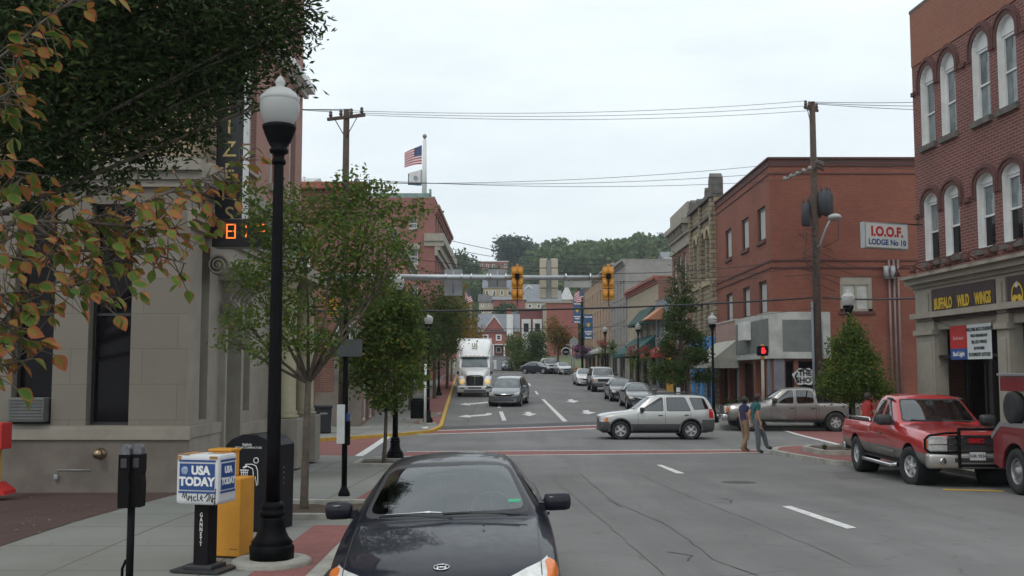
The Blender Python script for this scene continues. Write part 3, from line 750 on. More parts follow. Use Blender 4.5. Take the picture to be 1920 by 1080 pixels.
# ramp colours above 1 are allowed in code
sl = bpy.data.lights.new('sun', 'SUN'); sl.energy = .55; sl.angle = R(14); sl.color = (1, .96, .9)
so = bpy.data.objects.new('sun', sl); COL.objects.link(so)
so.rotation_euler = (PI / 2 - SUN_EL, 0, PI - SUN_ROT)
cam = bpy.data.cameras.new('camera'); cam.sensor_width = 36; cam.lens = 36 * F / 1920; cam.clip_end = 3000; cam.clip_start = .1
co = bpy.data.objects.new('camera', cam); COL.objects.link(co); SC.camera = co
co.location = (0, 0, CAMZ); co.rotation_euler = (PI / 2 + PITCH, 0, 0)
SC.view_settings.view_transform = 'Standard'; SC.view_settings.look = 'None'; SC.view_settings.exposure = .15; SC.view_settings.gamma = 1
SC.cycles.max_bounces = 8; SC.cycles.transparent_max_bounces = 12; SC.cycles.caustics_reflective = False; SC.cycles.caustics_refractive = False

# ---------------------------------------------------------------- ground
CONC = brick('concrete_flags', (.24, .245, .225), (.205, .21, .192), (.11, .105, .095), 1.5, 1.5, .014, .9, .2, (.15, .145, .125), .75, 0.0)
GRASS = mat('hill_grass', (.075, .095, .035), .95, var=.35, scale=.08, dirt=(.16, .13, .08), dscale=.03, damt=.6)
def frange(a, b, s):
    n = max(1, int(math.ceil((b - a) / s))); return [a + (b - a) * i / n for i in range(n + 1)]
def hill(x, y):
    h = 0.0
    if y > 240:
        t = min(1, (y - 240) / 160); t = t * t * (3 - 2 * t)
        h += t * max(-14, min(9, (x - 14) * .10)) + t * 3 * noise.noise(Vector((x * .012, y * .012, 0)))
    if y > 150: h += min(1, (y - 150) / 60) * 2.5 * max(-1, min(2, (abs(x) - 14) * .03))
    return h
def tz(x, y): return gz(y) + hill(x, y)
g = MB(); g.smooth = True
ys = frange(-20, 170, 4) + frange(174, 900, 9); xs = frange(-420, -40, 20) + frange(-34, 60, 5) + frange(66, 460, 20)
g.grid([[(x, y, tz(x, y) - .03) for x in xs] for y in ys])
structure('ground', g, GRASS, 'grassy ground and hillside under the town')
def strip(mb, Y0, Y1, xl, xr, dz, step=1.0, skirt=.0, zf=gz, nx=1):
    rows = []
    for y in frange(Y0, Y1, step):
        a, b = (xl(y) if callable(xl) else xl), (xr(y) if callable(xr) else xr)
        z = zf(y)
        row = [(a + (b - a) * i / nx, y, z + dz) for i in range(nx + 1)]
        if skirt: row = [(a, y, z + dz - skirt)] + row + [(b, y, z + dz - skirt)]
        rows.append(row)
    mb.grid(rows)
    if skirt:
        for r in (rows[0], rows[-1]):
            mb.poly(r)
    return mb
a = MB(); strip(a, -18, 150, -60, 70, 0.0, 1.0); structure('road', a, ASPH, 'grey worn asphalt of the street and intersection')
a = MB(); strip(a, 149, 262, lambda y: -7.5 - max(0, y - 205) ** 1.6 * .03, lambda y: 1.2 - max(0, y - 205) ** 1.6 * .03, .06, 3.0, zf=lambda y: gz(y)); structure('uphill_road', a, ASPH2, 'road climbing the hill behind the street')
T = lambda tab: (lambda y: lerp_tab(tab, y))
NL = T([(26, -1.8), (27, -1.93), (28, -2.35), (29, -3.15), (29.6, -4.1), (30, -5.8)])
FL = T([(33, -30), (37.5, -7.5), (40, -5.6), (42, -4.2), (44, -3.3), (46.5, -3.05), (118, -6.1)])
FR = T([(45.2, 14), (45.6, 10.6), (46.5, 9.2), (48.5, 8.5), (118, 6.5)])
NR = T([(4, 10.4), (26.6, 10.5), (27.0, 10.2), (27.2, 8.7), (28, 8.35), (30, 8.1), (32.3, 7.9), (33.6, 8.3), (34.6, 9.4), (35.2, 12), (35.6, 30)])
K = .17
s = MB(); strip(s, 2, 30, -26, lambda y: NL(y) - K, .12, .5, .3); structure('left_pavement', s, CONC, 'concrete pavement by the bank')
s = MB(); strip(s, 33, 118, -30, lambda y: FL(y) - K, .12, .5, .3); structure('far_left_pavement', s, CONC, 'concrete pavement beyond the side street')
s = MB(); strip(s, 45.2, 118, lambda y: FR(y) + K, 40, .12, .5, .3); structure('far_right_pavement', s, CONC, 'concrete pavement by the shops')
s = MB(); strip(s, 4, 35.6, lambda y: NR(y) + K, 30, .12, .4, .3); structure('right_pavement', s, CONC, 'concrete pavement by the restaurant')
def kerb(name, m, f, Y0, Y1, sg, dz=.125, step=.5):
    k = MB(); strip(k, Y0, Y1, (lambda y: f(y) - K) if sg < 0 else f, f if sg < 0 else (lambda y: f(y) + K), dz, step, .3)
    return structure(name, k, m)
kerb('left_kerb', CURB, NL, 2, 29.9, -1); kerb('far_left_kerb', YEL, FL, 37.5, 116, -1)
kerb('far_right_kerb', CURB, FR, 45.6, 118, 1); kerb('right_kerb', CURB, NR, 4, 35.2, 1, step=.3)
# yellow kerb along the far side of the side street
k = MB()
for i in range(12):
    x0, x1 = -16 + i * .75, -16 + (i + 1) * .75
    y0, y1 = [37.5 + (x + 7.5) * .2 for x in (x0, x1)]
    k.add([(x0, y0, gz(y0)), (x1, y1, gz(y1)), (x1, y1 + .2, gz(y1)), (x0, y0 + .2, gz(y0))] + [(x0, y0, gz(y0) + .13), (x1, y1, gz(y1) + .13), (x1, y1 + .2, gz(y1) + .13), (x0, y0 + .2, gz(y0) + .13)], [(4, 5, 6, 7), (0, 1, 5, 4), (2, 3, 7, 6)])
structure('side_street_kerb', k, YEL)
k = MB(); strip(k, 128, 128.6, -40, 60, .14, .3, .3); structure('cross_street_kerb', k, CURB)
# paving set into the pavements
s = MB(); strip(s, 2, 13.6, -2.52, NL(2) - K - .004, .127, .8); strip(s, 15.0, 25.4, -2.52, NL(2) - K - .004, .127, .8); structure('brick_border_near_kerb', s, REDP)
s = MB(); strip(s, 2, 18.4, -25, -5.72, .127, .8); structure('brick_forecourt', s, DARKP)
s = MB(); strip(s, 47.5, 116, lambda y: FL(y) - K - 1.15, lambda y: FL(y) - K - .01, .127, 1.0); structure('far_left_brick_border', s, REDP)
s = MB(); strip(s, 27.4, 34.2, lambda y: NR(y) + K + .01, lambda y: NR(y) + 2.7, .127, .4); structure('right_corner_brick_paving', s, REDP)
# crosswalks, unrolled where they lie on the asphalt
def flat(mb, pts, dz=.006, sub=8):
    """quad of ground points a,b,c,d: subdivided so it follows the street"""
    a, b, c, d = [Vector((p[0], p[1])) for p in pts]
    rows = []
    for i in range(sub + 1):
        t = i / sub; p = a.lerp(b, t); q = d.lerp(c, t)
        rows.append([(*(p.lerp(q, u / 4)), 0) for u in range(5)])
    rows = [[(x, y, gz(y) + dz) for x, y, _ in r] for r in rows]
    mb.grid(rows); return mb
def G(px, py): p = gnd(px, py); return (p.x, p.y)
w = MB(); r = MB()
flat(r, [(-3.6, 31.2), (7.95, 33.0), (7.95, 34.1), (-3.2, 33.3)], .004); flat(w, [(-3.8, 31.05), (8.0, 32.85), (8.0, 33.0), (-3.8, 31.2)]); flat(w, [(-3.3, 33.25), (7.95, 34.0), (7.95, 34.14), (-3.3, 33.4)])
A0, A1 = G(745, 816), G(1180, 802); B0, B1 = G(790, 808), G(1180, 795)
flat(r, [A0, A1, B1, B0], .004); flat(w, [A0, A1, (A1[0], A1[1] + .3), (A0[0], A0[1] + .25)]); flat(w, [(B0[0], B0[1] - .25), (B1[0], B1[1] - .3), B1, B0])
flat(r, [(-7.9, 30.3), (-4.5, 30.3), (-4.9, 41.2), (-7.6, 37.6)], .004)
flat(w, [(-4.62, 30.2), (-4.36, 30.2), (-4.72, 41.6), (-4.98, 41.6)]); flat(w, [(-8.1, 30.2), (-7.86, 30.2), (-7.5, 37.5), (-7.7, 37.4)])
flat(r, [(11.3, 35.6), (14.2, 35.6), (14.6, 45.2), (11.7, 45.2)], .004); flat(w, [(11.15, 35.6), (11.35, 35.6), (11.75, 45.2), (11.55, 45.2)]); flat(w, [(14.15, 35.6), (14.35, 35.6), (14.75, 45.2), (14.55, 45.2)])
structure('crosswalk_brick_bands', r, REDP); structure('crosswalk_lines', w, LINE)
f_ = MB(); C0, C1 = G(800, 805), G(1210, 790)
flat(f_, [(B0[0], B0[1] + .02), (B1[0] + 1.5, B1[1] + .02), (C1[0], C1[1] + .8), (C0[0] + .4, C0[1] + 1.6)], .003); structure('fresh_asphalt_band', f_, ASPH2)
Z5 = lambda x, y: gnd(820 + x / 4.908, 600 + y / 4.908)
def mark(mb, pts, conv, dz=.006):
    P = [conv(*p) for p in pts]; mb.poly([(p.x, p.y, p.z + dz) for p in P])
m_ = MB()
for pts in ([(200, 777), (270, 764), (270, 771), (465, 752), (465, 765), (300, 778), (300, 786)],
            [(190, 890), (275, 873), (285, 880), (440, 868), (455, 858), (500, 858), (500, 872), (440, 882), (310, 890), (300, 898)],
            [(548, 787), (578, 787), (636, 925), (596, 927)], [(800, 848), (855, 845), (868, 860), (918, 863), (852, 885), (775, 868), (820, 866)],
            [(893, 655), (912, 655), (934, 684), (915, 686)], [(832, 583), (848, 583), (862, 605), (848, 607)],
            [(1195, 735), (1240, 728), (1255, 740), (1305, 745), (1255, 762), (1180, 750), (1215, 748)],
            [(1335, 835), (1385, 828), (1405, 845), (1460, 852), (1390, 868), (1315, 855), (1350, 853)], [(775, 768), (825, 755), (830, 760), (790, 772)]):
    mark(m_, pts, Z5)
for i in range(8):
    t0, t1 = i / 8, (i + 1) / 8; l = lambda a, b, t: a + (b - a) * t
    mark(m_, [(l(960, 1155, t0), l(730, 935, t0)), (l(985, 1198, t0), l(730, 932, t0)), (l(985, 1198, t1), l(730, 932, t1)), (l(960, 1155, t1), l(730, 935, t1))], Z5)
I = lambda x, y: gnd(x, y)
mark(m_, [(1231, 872), (1241, 872), (1284, 888), (1268, 888)], I); mark(m_, [(1466, 950), (1482, 949), (1606, 990), (1588, 992)], I)
structure('lane_markings', m_, LINE)
m2 = MB(); mark(m2, [(1768, 917), (1768, 919.5), (1882, 922.5), (1882, 920)], I); structure('faded_yellow_line', m2, YEL)
# sealed cracks and joints in the asphalt
random.seed(4)
ck = MB()
def crack(pts, w=.02):
    w *= .52
    P = [gnd(*p) for p in pts]; Q = []
    for a_, b_ in zip(P, P[1:]):
        n = max(2, int((b_ - a_).length / .35))
        for i in range(n): Q.append(a_.lerp(b_, i / n) + Vector((random.uniform(-.02, .02), random.uniform(-.03, .03), 0)))
    Q.append(P[-1])
    for a_, b_ in zip(Q, Q[1:]):
        d = (b_ - a_); d.z = 0; d.normalize(); nn = Vector((-d.y, d.x, 0)) * w * random.uniform(.3, .8)
        ck.poly([(q.x, q.y, gz(q.y) + .005) for q in (a_ - nn, b_ - nn, b_ + nn, a_ + nn)])
crack([(1090, 890), (1145, 938), (1250, 985), (1340, 1050), (1420, 1079)], .022); crack([(1035, 895), (1120, 970), (1200, 1040), (1245, 1079)], .014)
crack([(1205, 893), (1300, 935), (1440, 990), (1600, 1060)], .013); crack([(1040, 893), (1075, 895)], .05); crack([(1138, 936), (1160, 948), (1165, 950)], .05)
crack([(1340, 942), (1372, 943), (1370, 938), (1348, 934)], .04); crack([(1360, 930), (1424, 927)], .02); crack([(1150, 868), (1172, 878), (1245, 879)], .015)
crack([(990, 856), (1064, 880)], .012); crack([(1250, 1035), (1300, 1042), (1290, 1052)], .03); crack([(1000, 883), (1190, 873), (1330, 872)], .008); crack([(1700, 930), (1560, 915), (1400, 905)], .01)
crack([(1150, 1010), (1500, 1025), (1880, 1010)], .01); crack([(900, 770), (960, 775), (1000, 790)], .02)
crack([(905, 742), (870, 800)], .05)
structure('tar_cracks', ck, CRACK)
pa = MB()
for pts in ([(1560, 885), (1625, 884), (1650, 896), (1575, 899)], [(960, 745), (1010, 744), (1022, 757), (966, 759)]):
    P = [gnd(*p) for p in pts]; pa.poly([(q.x, q.y, gz(q.y) + .004) for q in P])
structure('asphalt_patches', pa, asphalt('patch_asphalt', (.135, .132, .13), .2))
mh = MB(); q = gnd(1385, 905); mh.lathe([(.001, .012), (.30, .012), (.31, .006), (.36, .006), (.37, 0)], 24, Matrix.Translation((q.x, q.y, gz(q.y)))); structure('manhole_cover', mh, mat('cast_cover', (.06, .058, .055), .6, .4, var=.4, scale=30, bump=.6))
random.seed(9)
lf = MB()
for i in range(420):
    x = random.uniform(-6.5, -1.7) if i % 3 else random.uniform(-10, -5.5); y = random.uniform(8, 20)
    if x > -1.9: y = random.uniform(10, 20)
    s_ = random.uniform(.012, .035); an = random.uniform(0, 6.28); z = gz(y) + .131 + random.uniform(0, .006)
    c_, n_ = math.cos(an) * s_, math.sin(an) * s_
    lf.poly([(x - c_, y - n_, z), (x + n_ * .5, y - c_ * .5, z + .004), (x + c_, y + n_, z + .008), (x - n_ * .5, y + c_ * .5, z + .004)])
o = lf.build('fallen_leaves', mat('dry_leaf', (.30, .2, .07), .8, var=.5, scale=3)); tag(o, 'small dry leaves littering the pavement', 'leaf litter', kind='stuff')
# ---------------------------------------------------------------- building kit (local: x along the front, y into the building, z up)
def building(name, label, cat, O, u):
    return thing(name, label, cat, O, math.atan2(u[1], u[0]))
def arc_pts(x0, x1, z1, rise, n=10):
    """points of an arched head from (x1, spring) over the crown to (x0, spring)"""
    cx = (x0 + x1) / 2; a = (x1 - x0) / 2
    return [(cx + a * math.cos(PI * i / n), z1 - rise + rise * math.sin(PI * i / n)) for i in range(n + 1)]
def wall(par, O, u, Wd, H, ops, m, rev=.15, name='wall', z0=0.0, jm=None):
    M = frameM(O, u); mb = MB()
    xs = sorted({0, Wd} | {v for o in ops for v in (o[0], o[1])}); zs = sorted({z0, H} | {v for o in ops for v in (o[2], o[3])})
    xs = [v for v in xs if 0 <= v <= Wd]; zs = [v for v in zs if z0 <= v <= H]
    for i in range(len(xs) - 1):
        for j in range(len(zs) - 1):
            cx, cz = (xs[i] + xs[i + 1]) / 2, (zs[j] + zs[j + 1]) / 2
            if any(o[0] < cx < o[1] and o[2] < cz < o[3] for o in ops): continue
            mb.add([(xs[i], zs[j], 0), (xs[i + 1], zs[j], 0), (xs[i + 1], zs[j + 1], 0), (xs[i], zs[j + 1], 0)], [(0, 1, 2, 3)], M)
    for o in ops:
        x0, x1, a, b = o[:4]; rise = o[4] if len(o) > 4 else 0
        if rise:
            A = arc_pts(x0, x1, b, rise)
            half = len(A) // 2
            r_ = [(x1, b)] + [A[i] for i in range(half + 1)][::1]
            l_ = [(x0, b)] + [A[i] for i in range(len(A) - 1, half - 1, -1)]
            mb.add([(p[0], p[1], 0) for p in [(x1, b)] + A[:half + 1][::-1]], [tuple(range(half + 2))], M)
            mb.add([(p[0], p[1], 0) for p in [(x0, b)] + A[half:][::-1][::-1]], [tuple(range(len(A) - half + 1))], M)
            loop = [(x0, a), (x1, a)] + A
        else: loop = [(x0, a), (x1, a), (x1, b), (x0, b)]
        n = len(loop)
        if jm: mb.cur = 1
        mb.add([(p[0], p[1], 0) for p in loop] + [(p[0], p[1], -rev) for p in loop], [(i, (i + 1) % n, n + (i + 1) % n, n + i) for i in range(n)], M)
        mb.cur = 0
    return mb.build(name, [m, jm] if jm else m, par, fix=False)
def window(par, O, u, op, fm, gm, rev=.15, fw=.06, mull=0, rail=True, panel=None, sill=None, name='window', gm2=None):
    x0, x1, a, b = op[:4]; rise = op[4] if len(op) > 4 else 0; M = frameM(O, u); mb = MB(); top = b - rise
    d0 = -rev + .0
    def bx(xa, xb, za, zb, da, db): mb.add([(x, z, d) for d in (da, db) for x, z in ((xa, za), (xb, za), (xb, zb), (xa, zb))], [(0, 3, 2, 1), (4, 5, 6, 7), (0, 1, 5, 4), (1, 2, 6, 5), (2, 3, 7, 6), (3, 0, 4, 7)], M)
    bx(x0, x0 + fw, a, top, d0, d0 + .07); bx(x1 - fw, x1, a, top, d0, d0 + .07); bx(x0 + fw, x1 - fw, a, a + fw, d0, d0 + .07)
    bx(x0 + fw, x1 - fw, top - fw, top, d0, d0 + .07)
    if rail: bx(x0 + fw, x1 - fw, (a + top) / 2 - .025, (a + top) / 2 + .025, d0, d0 + .06)
    for k in range(mull): xx = x0 + (x1 - x0) * (k + 1) / (mull + 1); bx(xx - .02, xx + .02, a + fw, top - fw, d0, d0 + .05)
    w = mb.build(name, fm, par, fix=False)
    if rise:
        A = arc_pts(x0, x1, b, rise); n = len(A); p = MB()
        vs = [(q[0], q[1], d0 + .09) for q in A]; p.add(vs, [tuple(range(n))], M); p.build('arch_panel', panel or fm, w, fix=False)
    g = MB(); g.add([(x0 + fw * .5, a + fw * .5, d0 + .02), (x1 - fw * .5, a + fw * .5, d0 + .02), (x1 - fw * .5, top - fw * .5, d0 + .02), (x0 + fw * .5, top - fw * .5, d0 + .02)], [(0, 1, 2, 3)], M)
    g.build('pane', gm, w, fix=False)
    if gm2: g = MB(); zm = (a + top) / 2; g.add([(x0 + fw, a + fw, d0 + .028), (x1 - fw, a + fw, d0 + .028), (x1 - fw, zm, d0 + .028), (x0 + fw, zm, d0 + .028)], [(0, 1, 2, 3)], M); g.build('lower_pane', gm2, w, fix=False)
    if sill:
        s = MB(); s.add([(x, z, d) for d in (-.02, .09) for x, z in ((x0 - .08, a - .16), (x1 + .08, a - .16), (x1 + .08, a), (x0 - .08, a))], [(0, 3, 2, 1), (4, 5, 6, 7), (0, 1, 5, 4), (1, 2, 6, 5), (2, 3, 7, 6), (3, 0, 4, 7)], M)
        s.build('sill', sill, w, fix=False)
    return w
def band(par, O, u, x0, x1, z0, z1, d, m, name='cornice', steps=None):
    """a moulding: stepped profile along a wall"""
    M = frameM(O, u); mb = MB(); st = steps or [(0, 1, d)]
    prof = [(0, z0)]
    for (f0, f1, dd) in st: prof += [(dd, z0 + (z1 - z0) * f0), (dd, z0 + (z1 - z0) * f1)]
    prof += [(0, z1)]
    n = len(prof); vs = [(x0, p[1], p[0]) for p in prof] + [(x1, p[1], p[0]) for p in prof]
    mb.add(vs, [tuple(range(n))[::-1], tuple(range(n, 2 * n))] + [(i, (i + 1) % n, n + (i + 1) % n, n + i) for i in range(n)], M)
    return mb.build(name, m, par)
def shell(par, W_, D, H, mside, mroof, back=True, left=True, right=True, z0=-.6, parapet=.35, right_m=None):
    """the walls the front does not show, and a flat roof behind a parapet"""
    mb = MB()
    if left: mb.poly([(0, D, z0), (0, 0, z0), (0, 0, H), (0, D, H)])
    if right: mb.poly([(W_, 0, z0), (W_, D, z0), (W_, D, H), (W_, 0, H)])
    if back: mb.poly([(W_, D, z0), (0, D, z0), (0, D, H), (W_, D, H)])
    if mb.f: mb.build('side_wall', mside, par, fix=False)
    r = MB(); h = H - parapet
    r.poly([(0.02, .02, h), (W_ - .02, .02, h), (W_ - .02, D - .02, h), (.02, D - .02, h)])
    r.build('roof', mroof, par, fix=False)
    c = MB()
    for a_, b_ in (((-.03, -.03), (W_ + .03, .25)), ((-.03, D - .25), (W_ + .03, D + .03)), ((-.03, .25), (.25, D - .25)), ((W_ - .25, .25), (W_ + .03, D - .25))):
        c.box2((a_[0], a_[1], H), (b_[0], b_[1], H + .09))
    return c
def gable(par, x0, x1, y0, y1, z0, z1, m, ridge='x', over=.3, name='roof'):
    mb = MB(); x0 -= over; x1 += over; y0 -= over; y1 += over
    if ridge == 'x':
        ym = (y0 + y1) / 2; mb.add([(x0, y0, z0), (x1, y0, z0), (x1, y1, z0), (x0, y1, z0), (x0, ym, z1), (x1, ym, z1)], [(0, 1, 5, 4), (2, 3, 4, 5), (0, 4, 3), (1, 2, 5), (0, 3, 2, 1)])
    else:
        xm = (x0 + x1) / 2; mb.add([(x0, y0, z0), (x1, y0, z0), (x1, y1, z0), (x0, y1, z0), (xm, y0, z1), (xm, y1, z1)], [(0, 4, 5, 3), (1, 2, 5, 4), (0, 1, 4), (2, 3, 5), (0, 3, 2, 1)])
    return mb.build(name, m, par)
def awning(par, O, u, x0, x1, z0, z1, out, m, drop=.25, name='awning', ends=True):
    M = frameM(O, u); mb = MB(); n = 10
    vs = []
    rows = [[(x0 + (x1 - x0) * i / n, z1, .02) for i in range(n + 1)], [(x0 + (x1 - x0) * i / n, z0 + drop, out + .02 * (i % 2)) for i in range(n + 1)], [(x0 + (x1 - x0) * i / n, z0 + .03 * (i % 2), out + .01) for i in range(n + 1)]]
    mb.grid([[M @ Vector(p) for p in r] for r in rows])
    if ends:
        for x in (x0, x1): mb.add([(x, z1, .02), (x, z0 + drop, out), (x, z0, out), (x, z0 + .0, .02)], [(0, 1, 2, 3)], M)
    return mb.build(name, m, par)
# ---------------------------------------------------------------- trees
def leaf_quad(mb, p, s, rnd, asp=.55, droop=0.0):
    a = Vector((rnd.gauss(0, 1), rnd.gauss(0, 1), rnd.gauss(0, .7) - droop)); a.normalize()
    b = a.cross(Vector((rnd.gauss(0, 1), rnd.gauss(0, 1), rnd.gauss(0, 1)))); b.normalize()
    n = a.cross(b) * s * .12
    mb.poly([p - a * s, p + b * s * asp + n, p + a * s, p - b * s * asp + n])
def crown(clumps, n, size, seed, asp=.55, hollow=.35, twig=5):
    """leaf sprays through the clumps (c, rx, ry, rz); each spray is a handful of leaves round a twig tip"""
    rnd = random.Random(seed); mb = MB(); vol = [c[1] * c[2] * c[3] for c in clumps]; tot = sum(v ** .75 for v in vol)
    for c, v in zip(clumps, vol):
        k = int(n * v ** .75 / tot / twig) + 1
        for _ in range(k):
            while True:
                d = Vector((rnd.uniform(-1, 1), rnd.uniform(-1, 1), rnd.uniform(-1, 1)))
                if hollow < d.length < 1: break
            q = Vector(c[0]) + Vector((d.x * c[1], d.y * c[2], d.z * c[3])) * (1 + .15 * rnd.gauss(0, 1))
            for _ in range(twig): leaf_quad(mb, q + Vector((rnd.gauss(0, 1), rnd.gauss(0, 1), rnd.gauss(0, .7))) * size * 1.9, size * rnd.uniform(.6, 1.15), rnd, asp)
    return mb
def limbs(base, clumps, r, fork, seed, lean=0.0, sub=3):
    rnd = random.Random(seed); mb = MB(); base = Vector(base); fork = Vector(fork)
    mid = base.lerp(fork, .5) + Vector((rnd.uniform(-.04, .04), 0, 0))
    mb.tube([base + Vector((0, 0, -.15)), base + Vector((0, 0, .12)), mid, fork], [r * 1.45, r * 1.1, r * .95, r * .8], 9)
    for c in clumps:
        e = Vector(c[0]); hd_ = math.hypot(e.x - fork.x, e.y - fork.y); st_ = base.lerp(fork, max(.25, min(1, (e.z - base.z - .4 * hd_) / max(.1, fork.z - base.z))))
        m = st_.lerp(e, .5) + Vector((rnd.uniform(-.1, .1), rnd.uniform(-.1, .1), rnd.uniform(-.15, .05))) * (e - st_).length * .5
        mb.tube([st_ - Vector((0, 0, r * .5)), m, e], [r * .55, r * .33, r * .12], 6)
        for _ in range(sub):
            t = e + Vector((rnd.uniform(-1, 1) * c[1], rnd.uniform(-1, 1) * c[2], rnd.uniform(-.3, 1) * c[3])) * .85
            mb.tube([m.lerp(e, rnd.uniform(.2, .9)), t], [r * .16, r * .04], 4)
    return mb
BARK = mat('bark', (.10, .08, .062), .95, var=.35, scale=10, bump=.8, bscale=26)
def tree(name, label, base, fork, clumps, n, size, lm, r=.08, seed=1, group=None, asp=.55, hollow=.35, sub=3, twig=5):
    root = thing(name, label, 'tree', base, 0, group); B = Vector(base)
    limbs((0, 0, 0), [(Vector(c[0]) - B, *c[1:]) for c in (clumps[::2] if 18 < len(clumps) < 36 else clumps)], r, Vector(fork) - B, seed, sub=sub).build('trunk', BARK, root)
    crown([(Vector(c[0]) - B, *c[1:]) for c in clumps], n, size, seed, asp, hollow, twig).build('crown', lm, root, uv=False, fix=False)
    return root
# ---------------------------------------------------------------- left side: the bank and what stands before it
STONE = brick('limestone_blocks', (.235, .215, .18), (.20, .18, .15), (.165, .15, .125), 1.25, .62, .008, .85, .12, (.16, .14, .115), .6)  # block tones darkened to carry the overhanging tree's shade
STONEL = mat('carved_limestone', (.30, .275, .23), .8, var=.1, scale=2, bump=.1, dirt=(.2, .17, .14), dscale=1.4, damt=.6)
STONED = mat('weathered_plinth_stone', (.19, .165, .14), .9, var=.2, scale=1.2, bump=.2, dirt=(.10, .08, .065), dscale=.8, damt=.8)
TANB = brick('tan_brick', (.38, .28, .17), (.32, .24, .15), (.3, .26, .2), .21, .07, .01)
PINKB = brick('pink_brick', (.36, .17, .135), (.31, .15, .12), (.32, .25, .22), .21, .07, .01, samt=.2)
REDB = brick('old_red_brick', (.24, .085, .06), (.16, .055, .042), (.30, .22, .18), .24, .08, .014, samt=.45)
ROOFT = mat('flat_roof_tar', (.06, .06, .06), .9)
BLK = mat('black_frame_paint', (.02, .02, .022), .4)
GOLD = mat('gold_lettering', (.5, .38, .16), .35, .5, var=.05)
WHT = mat('white_lettering', (.78, .78, .76), .5, var=.03)
def volute(par, c, u, r, m, name='volute'):
    M = frameM(c, u); mb = MB(); pts = []
    for i in range(41):
        t = i / 40; a = t * 2.3 * 2 * PI; rr = r * (1 - t * .86); pts.append(M @ Vector((math.cos(a) * rr, math.sin(a) * rr, .07 + .07 * t)))
    mb.tube(pts, [r * .13 * (1 - .5 * i / 40) for i in range(41)], 7)
    mb.smooth = True; mb.lathe([(.001, .12), (r * .16, .15), (r * .2, .02), (r * .93, 0), (r * .93, -.14), (.001, -.14)][::-1], 24, M)
    return mb.build(name, m, par)
bank = building('bank_building', 'limestone bank with dark tall windows and a vertical name sign on the left corner', 'building', (-19.0, 18.5, 0), (1, 0))
BW = 13.3   # front runs from x=-19 to x=-5.7
fu = (1, 0); fo = (0, 0, 0)
def lx(px): return at(px, 700, 18.5).x + 19.0
wa = [(lx(22), lx(98), 1.16, 5.05), (lx(163), lx(243), 1.14, 5.05)]
wa += [(lx(22) - (lx(163) - lx(22)) * k, lx(98) - (lx(163) - lx(22)) * k, 1.16, 5.05) for k in (1, 2, 3)]
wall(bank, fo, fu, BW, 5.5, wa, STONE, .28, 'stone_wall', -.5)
for o_ in wa: window(bank, fo, fu, o_, BLK, WINGL, .28, .05, 0, True)
band(bank, fo, fu, 0, BW + .07, -.4, .90, .07, STONED, 'plinth'); band(bank, fo, fu, 0, BW + .10, .90, 1.13, .10, STONEL, 'plinth_ledge', [(0, .25, .11), (.25, .8, .1), (.8, 1, .06)])
band(bank, fo, fu, -.1, BW + .22, 5.35, 5.85, .2, STONEL, 'cornice', [(0, .25, .08), (.25, .55, .14), (.55, 1, .24)])
wall(bank, (0, .05, 0), fu, BW, 13.6, [(x, x + 1.1, z, z + 1.9) for x in (1, 3.6, 6.2, 8.8, 11.2) for z in (7.0, 10.2)], TANB, .2, 'upper_wall', 5.85)
for x in (1, 3.6, 6.2, 8.8, 11.2):
    for z in (7.0, 10.2): window(bank, (0, .05, 0), fu, (x, x + 1.1, z, z + 1.9), WHITEP, WINGL, .2, .07, 0, True, sill=STONEL)
ac = MB(); ac.box((lx(60), -.02, 1.42), (.62, .35, .42), bev=.02)
for k in range(7): ac.box((lx(60), -.2, 1.26 + k * .055), (.56, .02, .012))
ac.build('air_conditioner', mat('ac_grille', (.12, .13, .12), .6), bank)
hy = MB(); hy.lathe([(.10, 0), (.10, .03), (.055, .05), (.05, .13), (.075, .14), (.075, .20), (.001, .21)], 16, Matrix.Translation((lx(197), -.06, .66)) @ Matrix.Rotation(PI / 2, 4, 'X'))
hy.build('hose_connection', mat('brass', (.32, .24, .15), .3, .9, var=.2), bank)
hb = MB(); hb.box((lx(117), -.1, .26), (.07, .08, .09), bev=.02); hb.tube([(lx(117), -.09, .30), (lx(117), -.085, .38), (lx(180), -.085, .38)], .007, 5); hb.build('hose_tap', STEEL, bank)
# street side: local x along +Y of the world
su = (0, 1); SO = (BW, 0, 0)
def sy(px, X=5.7): return X * F / (960 - px) - 18.5
# openings: side window, door, window, then the classical entrance bay
sops = [(sy(376), sy(391), 1.2, 4.4), (sy(414), sy(441), .12, 3.3, .0), (sy(458), sy(470), 1.25, 3.9), (6.7, 8.2, .12, 3.6)]
wall(bank, SO, su, 9.6, 5.5, sops, STONEL, .35, 'street_wall', -.5)
for i, o_ in enumerate(sops):
    window(bank, SO, su, o_, BLK, WINGL if i != 1 else WINGL, .30, .10, 1 if i == 1 else 0, i in (0, 2), name='door' if i in (1, 3) else 'window')
band(bank, SO, su, 0, sops[1][0] - .12, -.4, .92, .07, STONEL, 'plinth'); band(bank, SO, su, sops[1][1] + .12, 6.5, -.4, 1.0, .10, STONEL, 'plinth')
band(bank, SO, su, -.085, sops[1][0] - .12, .925, 1.12, .094, STONEL, 'plinth_ledge')
band(bank, SO, su, -.2, 9.6, 4.62, 4.95, .14, STONEL, 'string_course', [(0, .4, .08), (.4, .7, .16), (.7, 1, .2)]); band(bank, SO, su, .23, 9.6, 5.345, 5.845, .235, STONEL, 'cornice', [(0, .25, .1), (.25, .55, .2), (.55, 1, .3)])
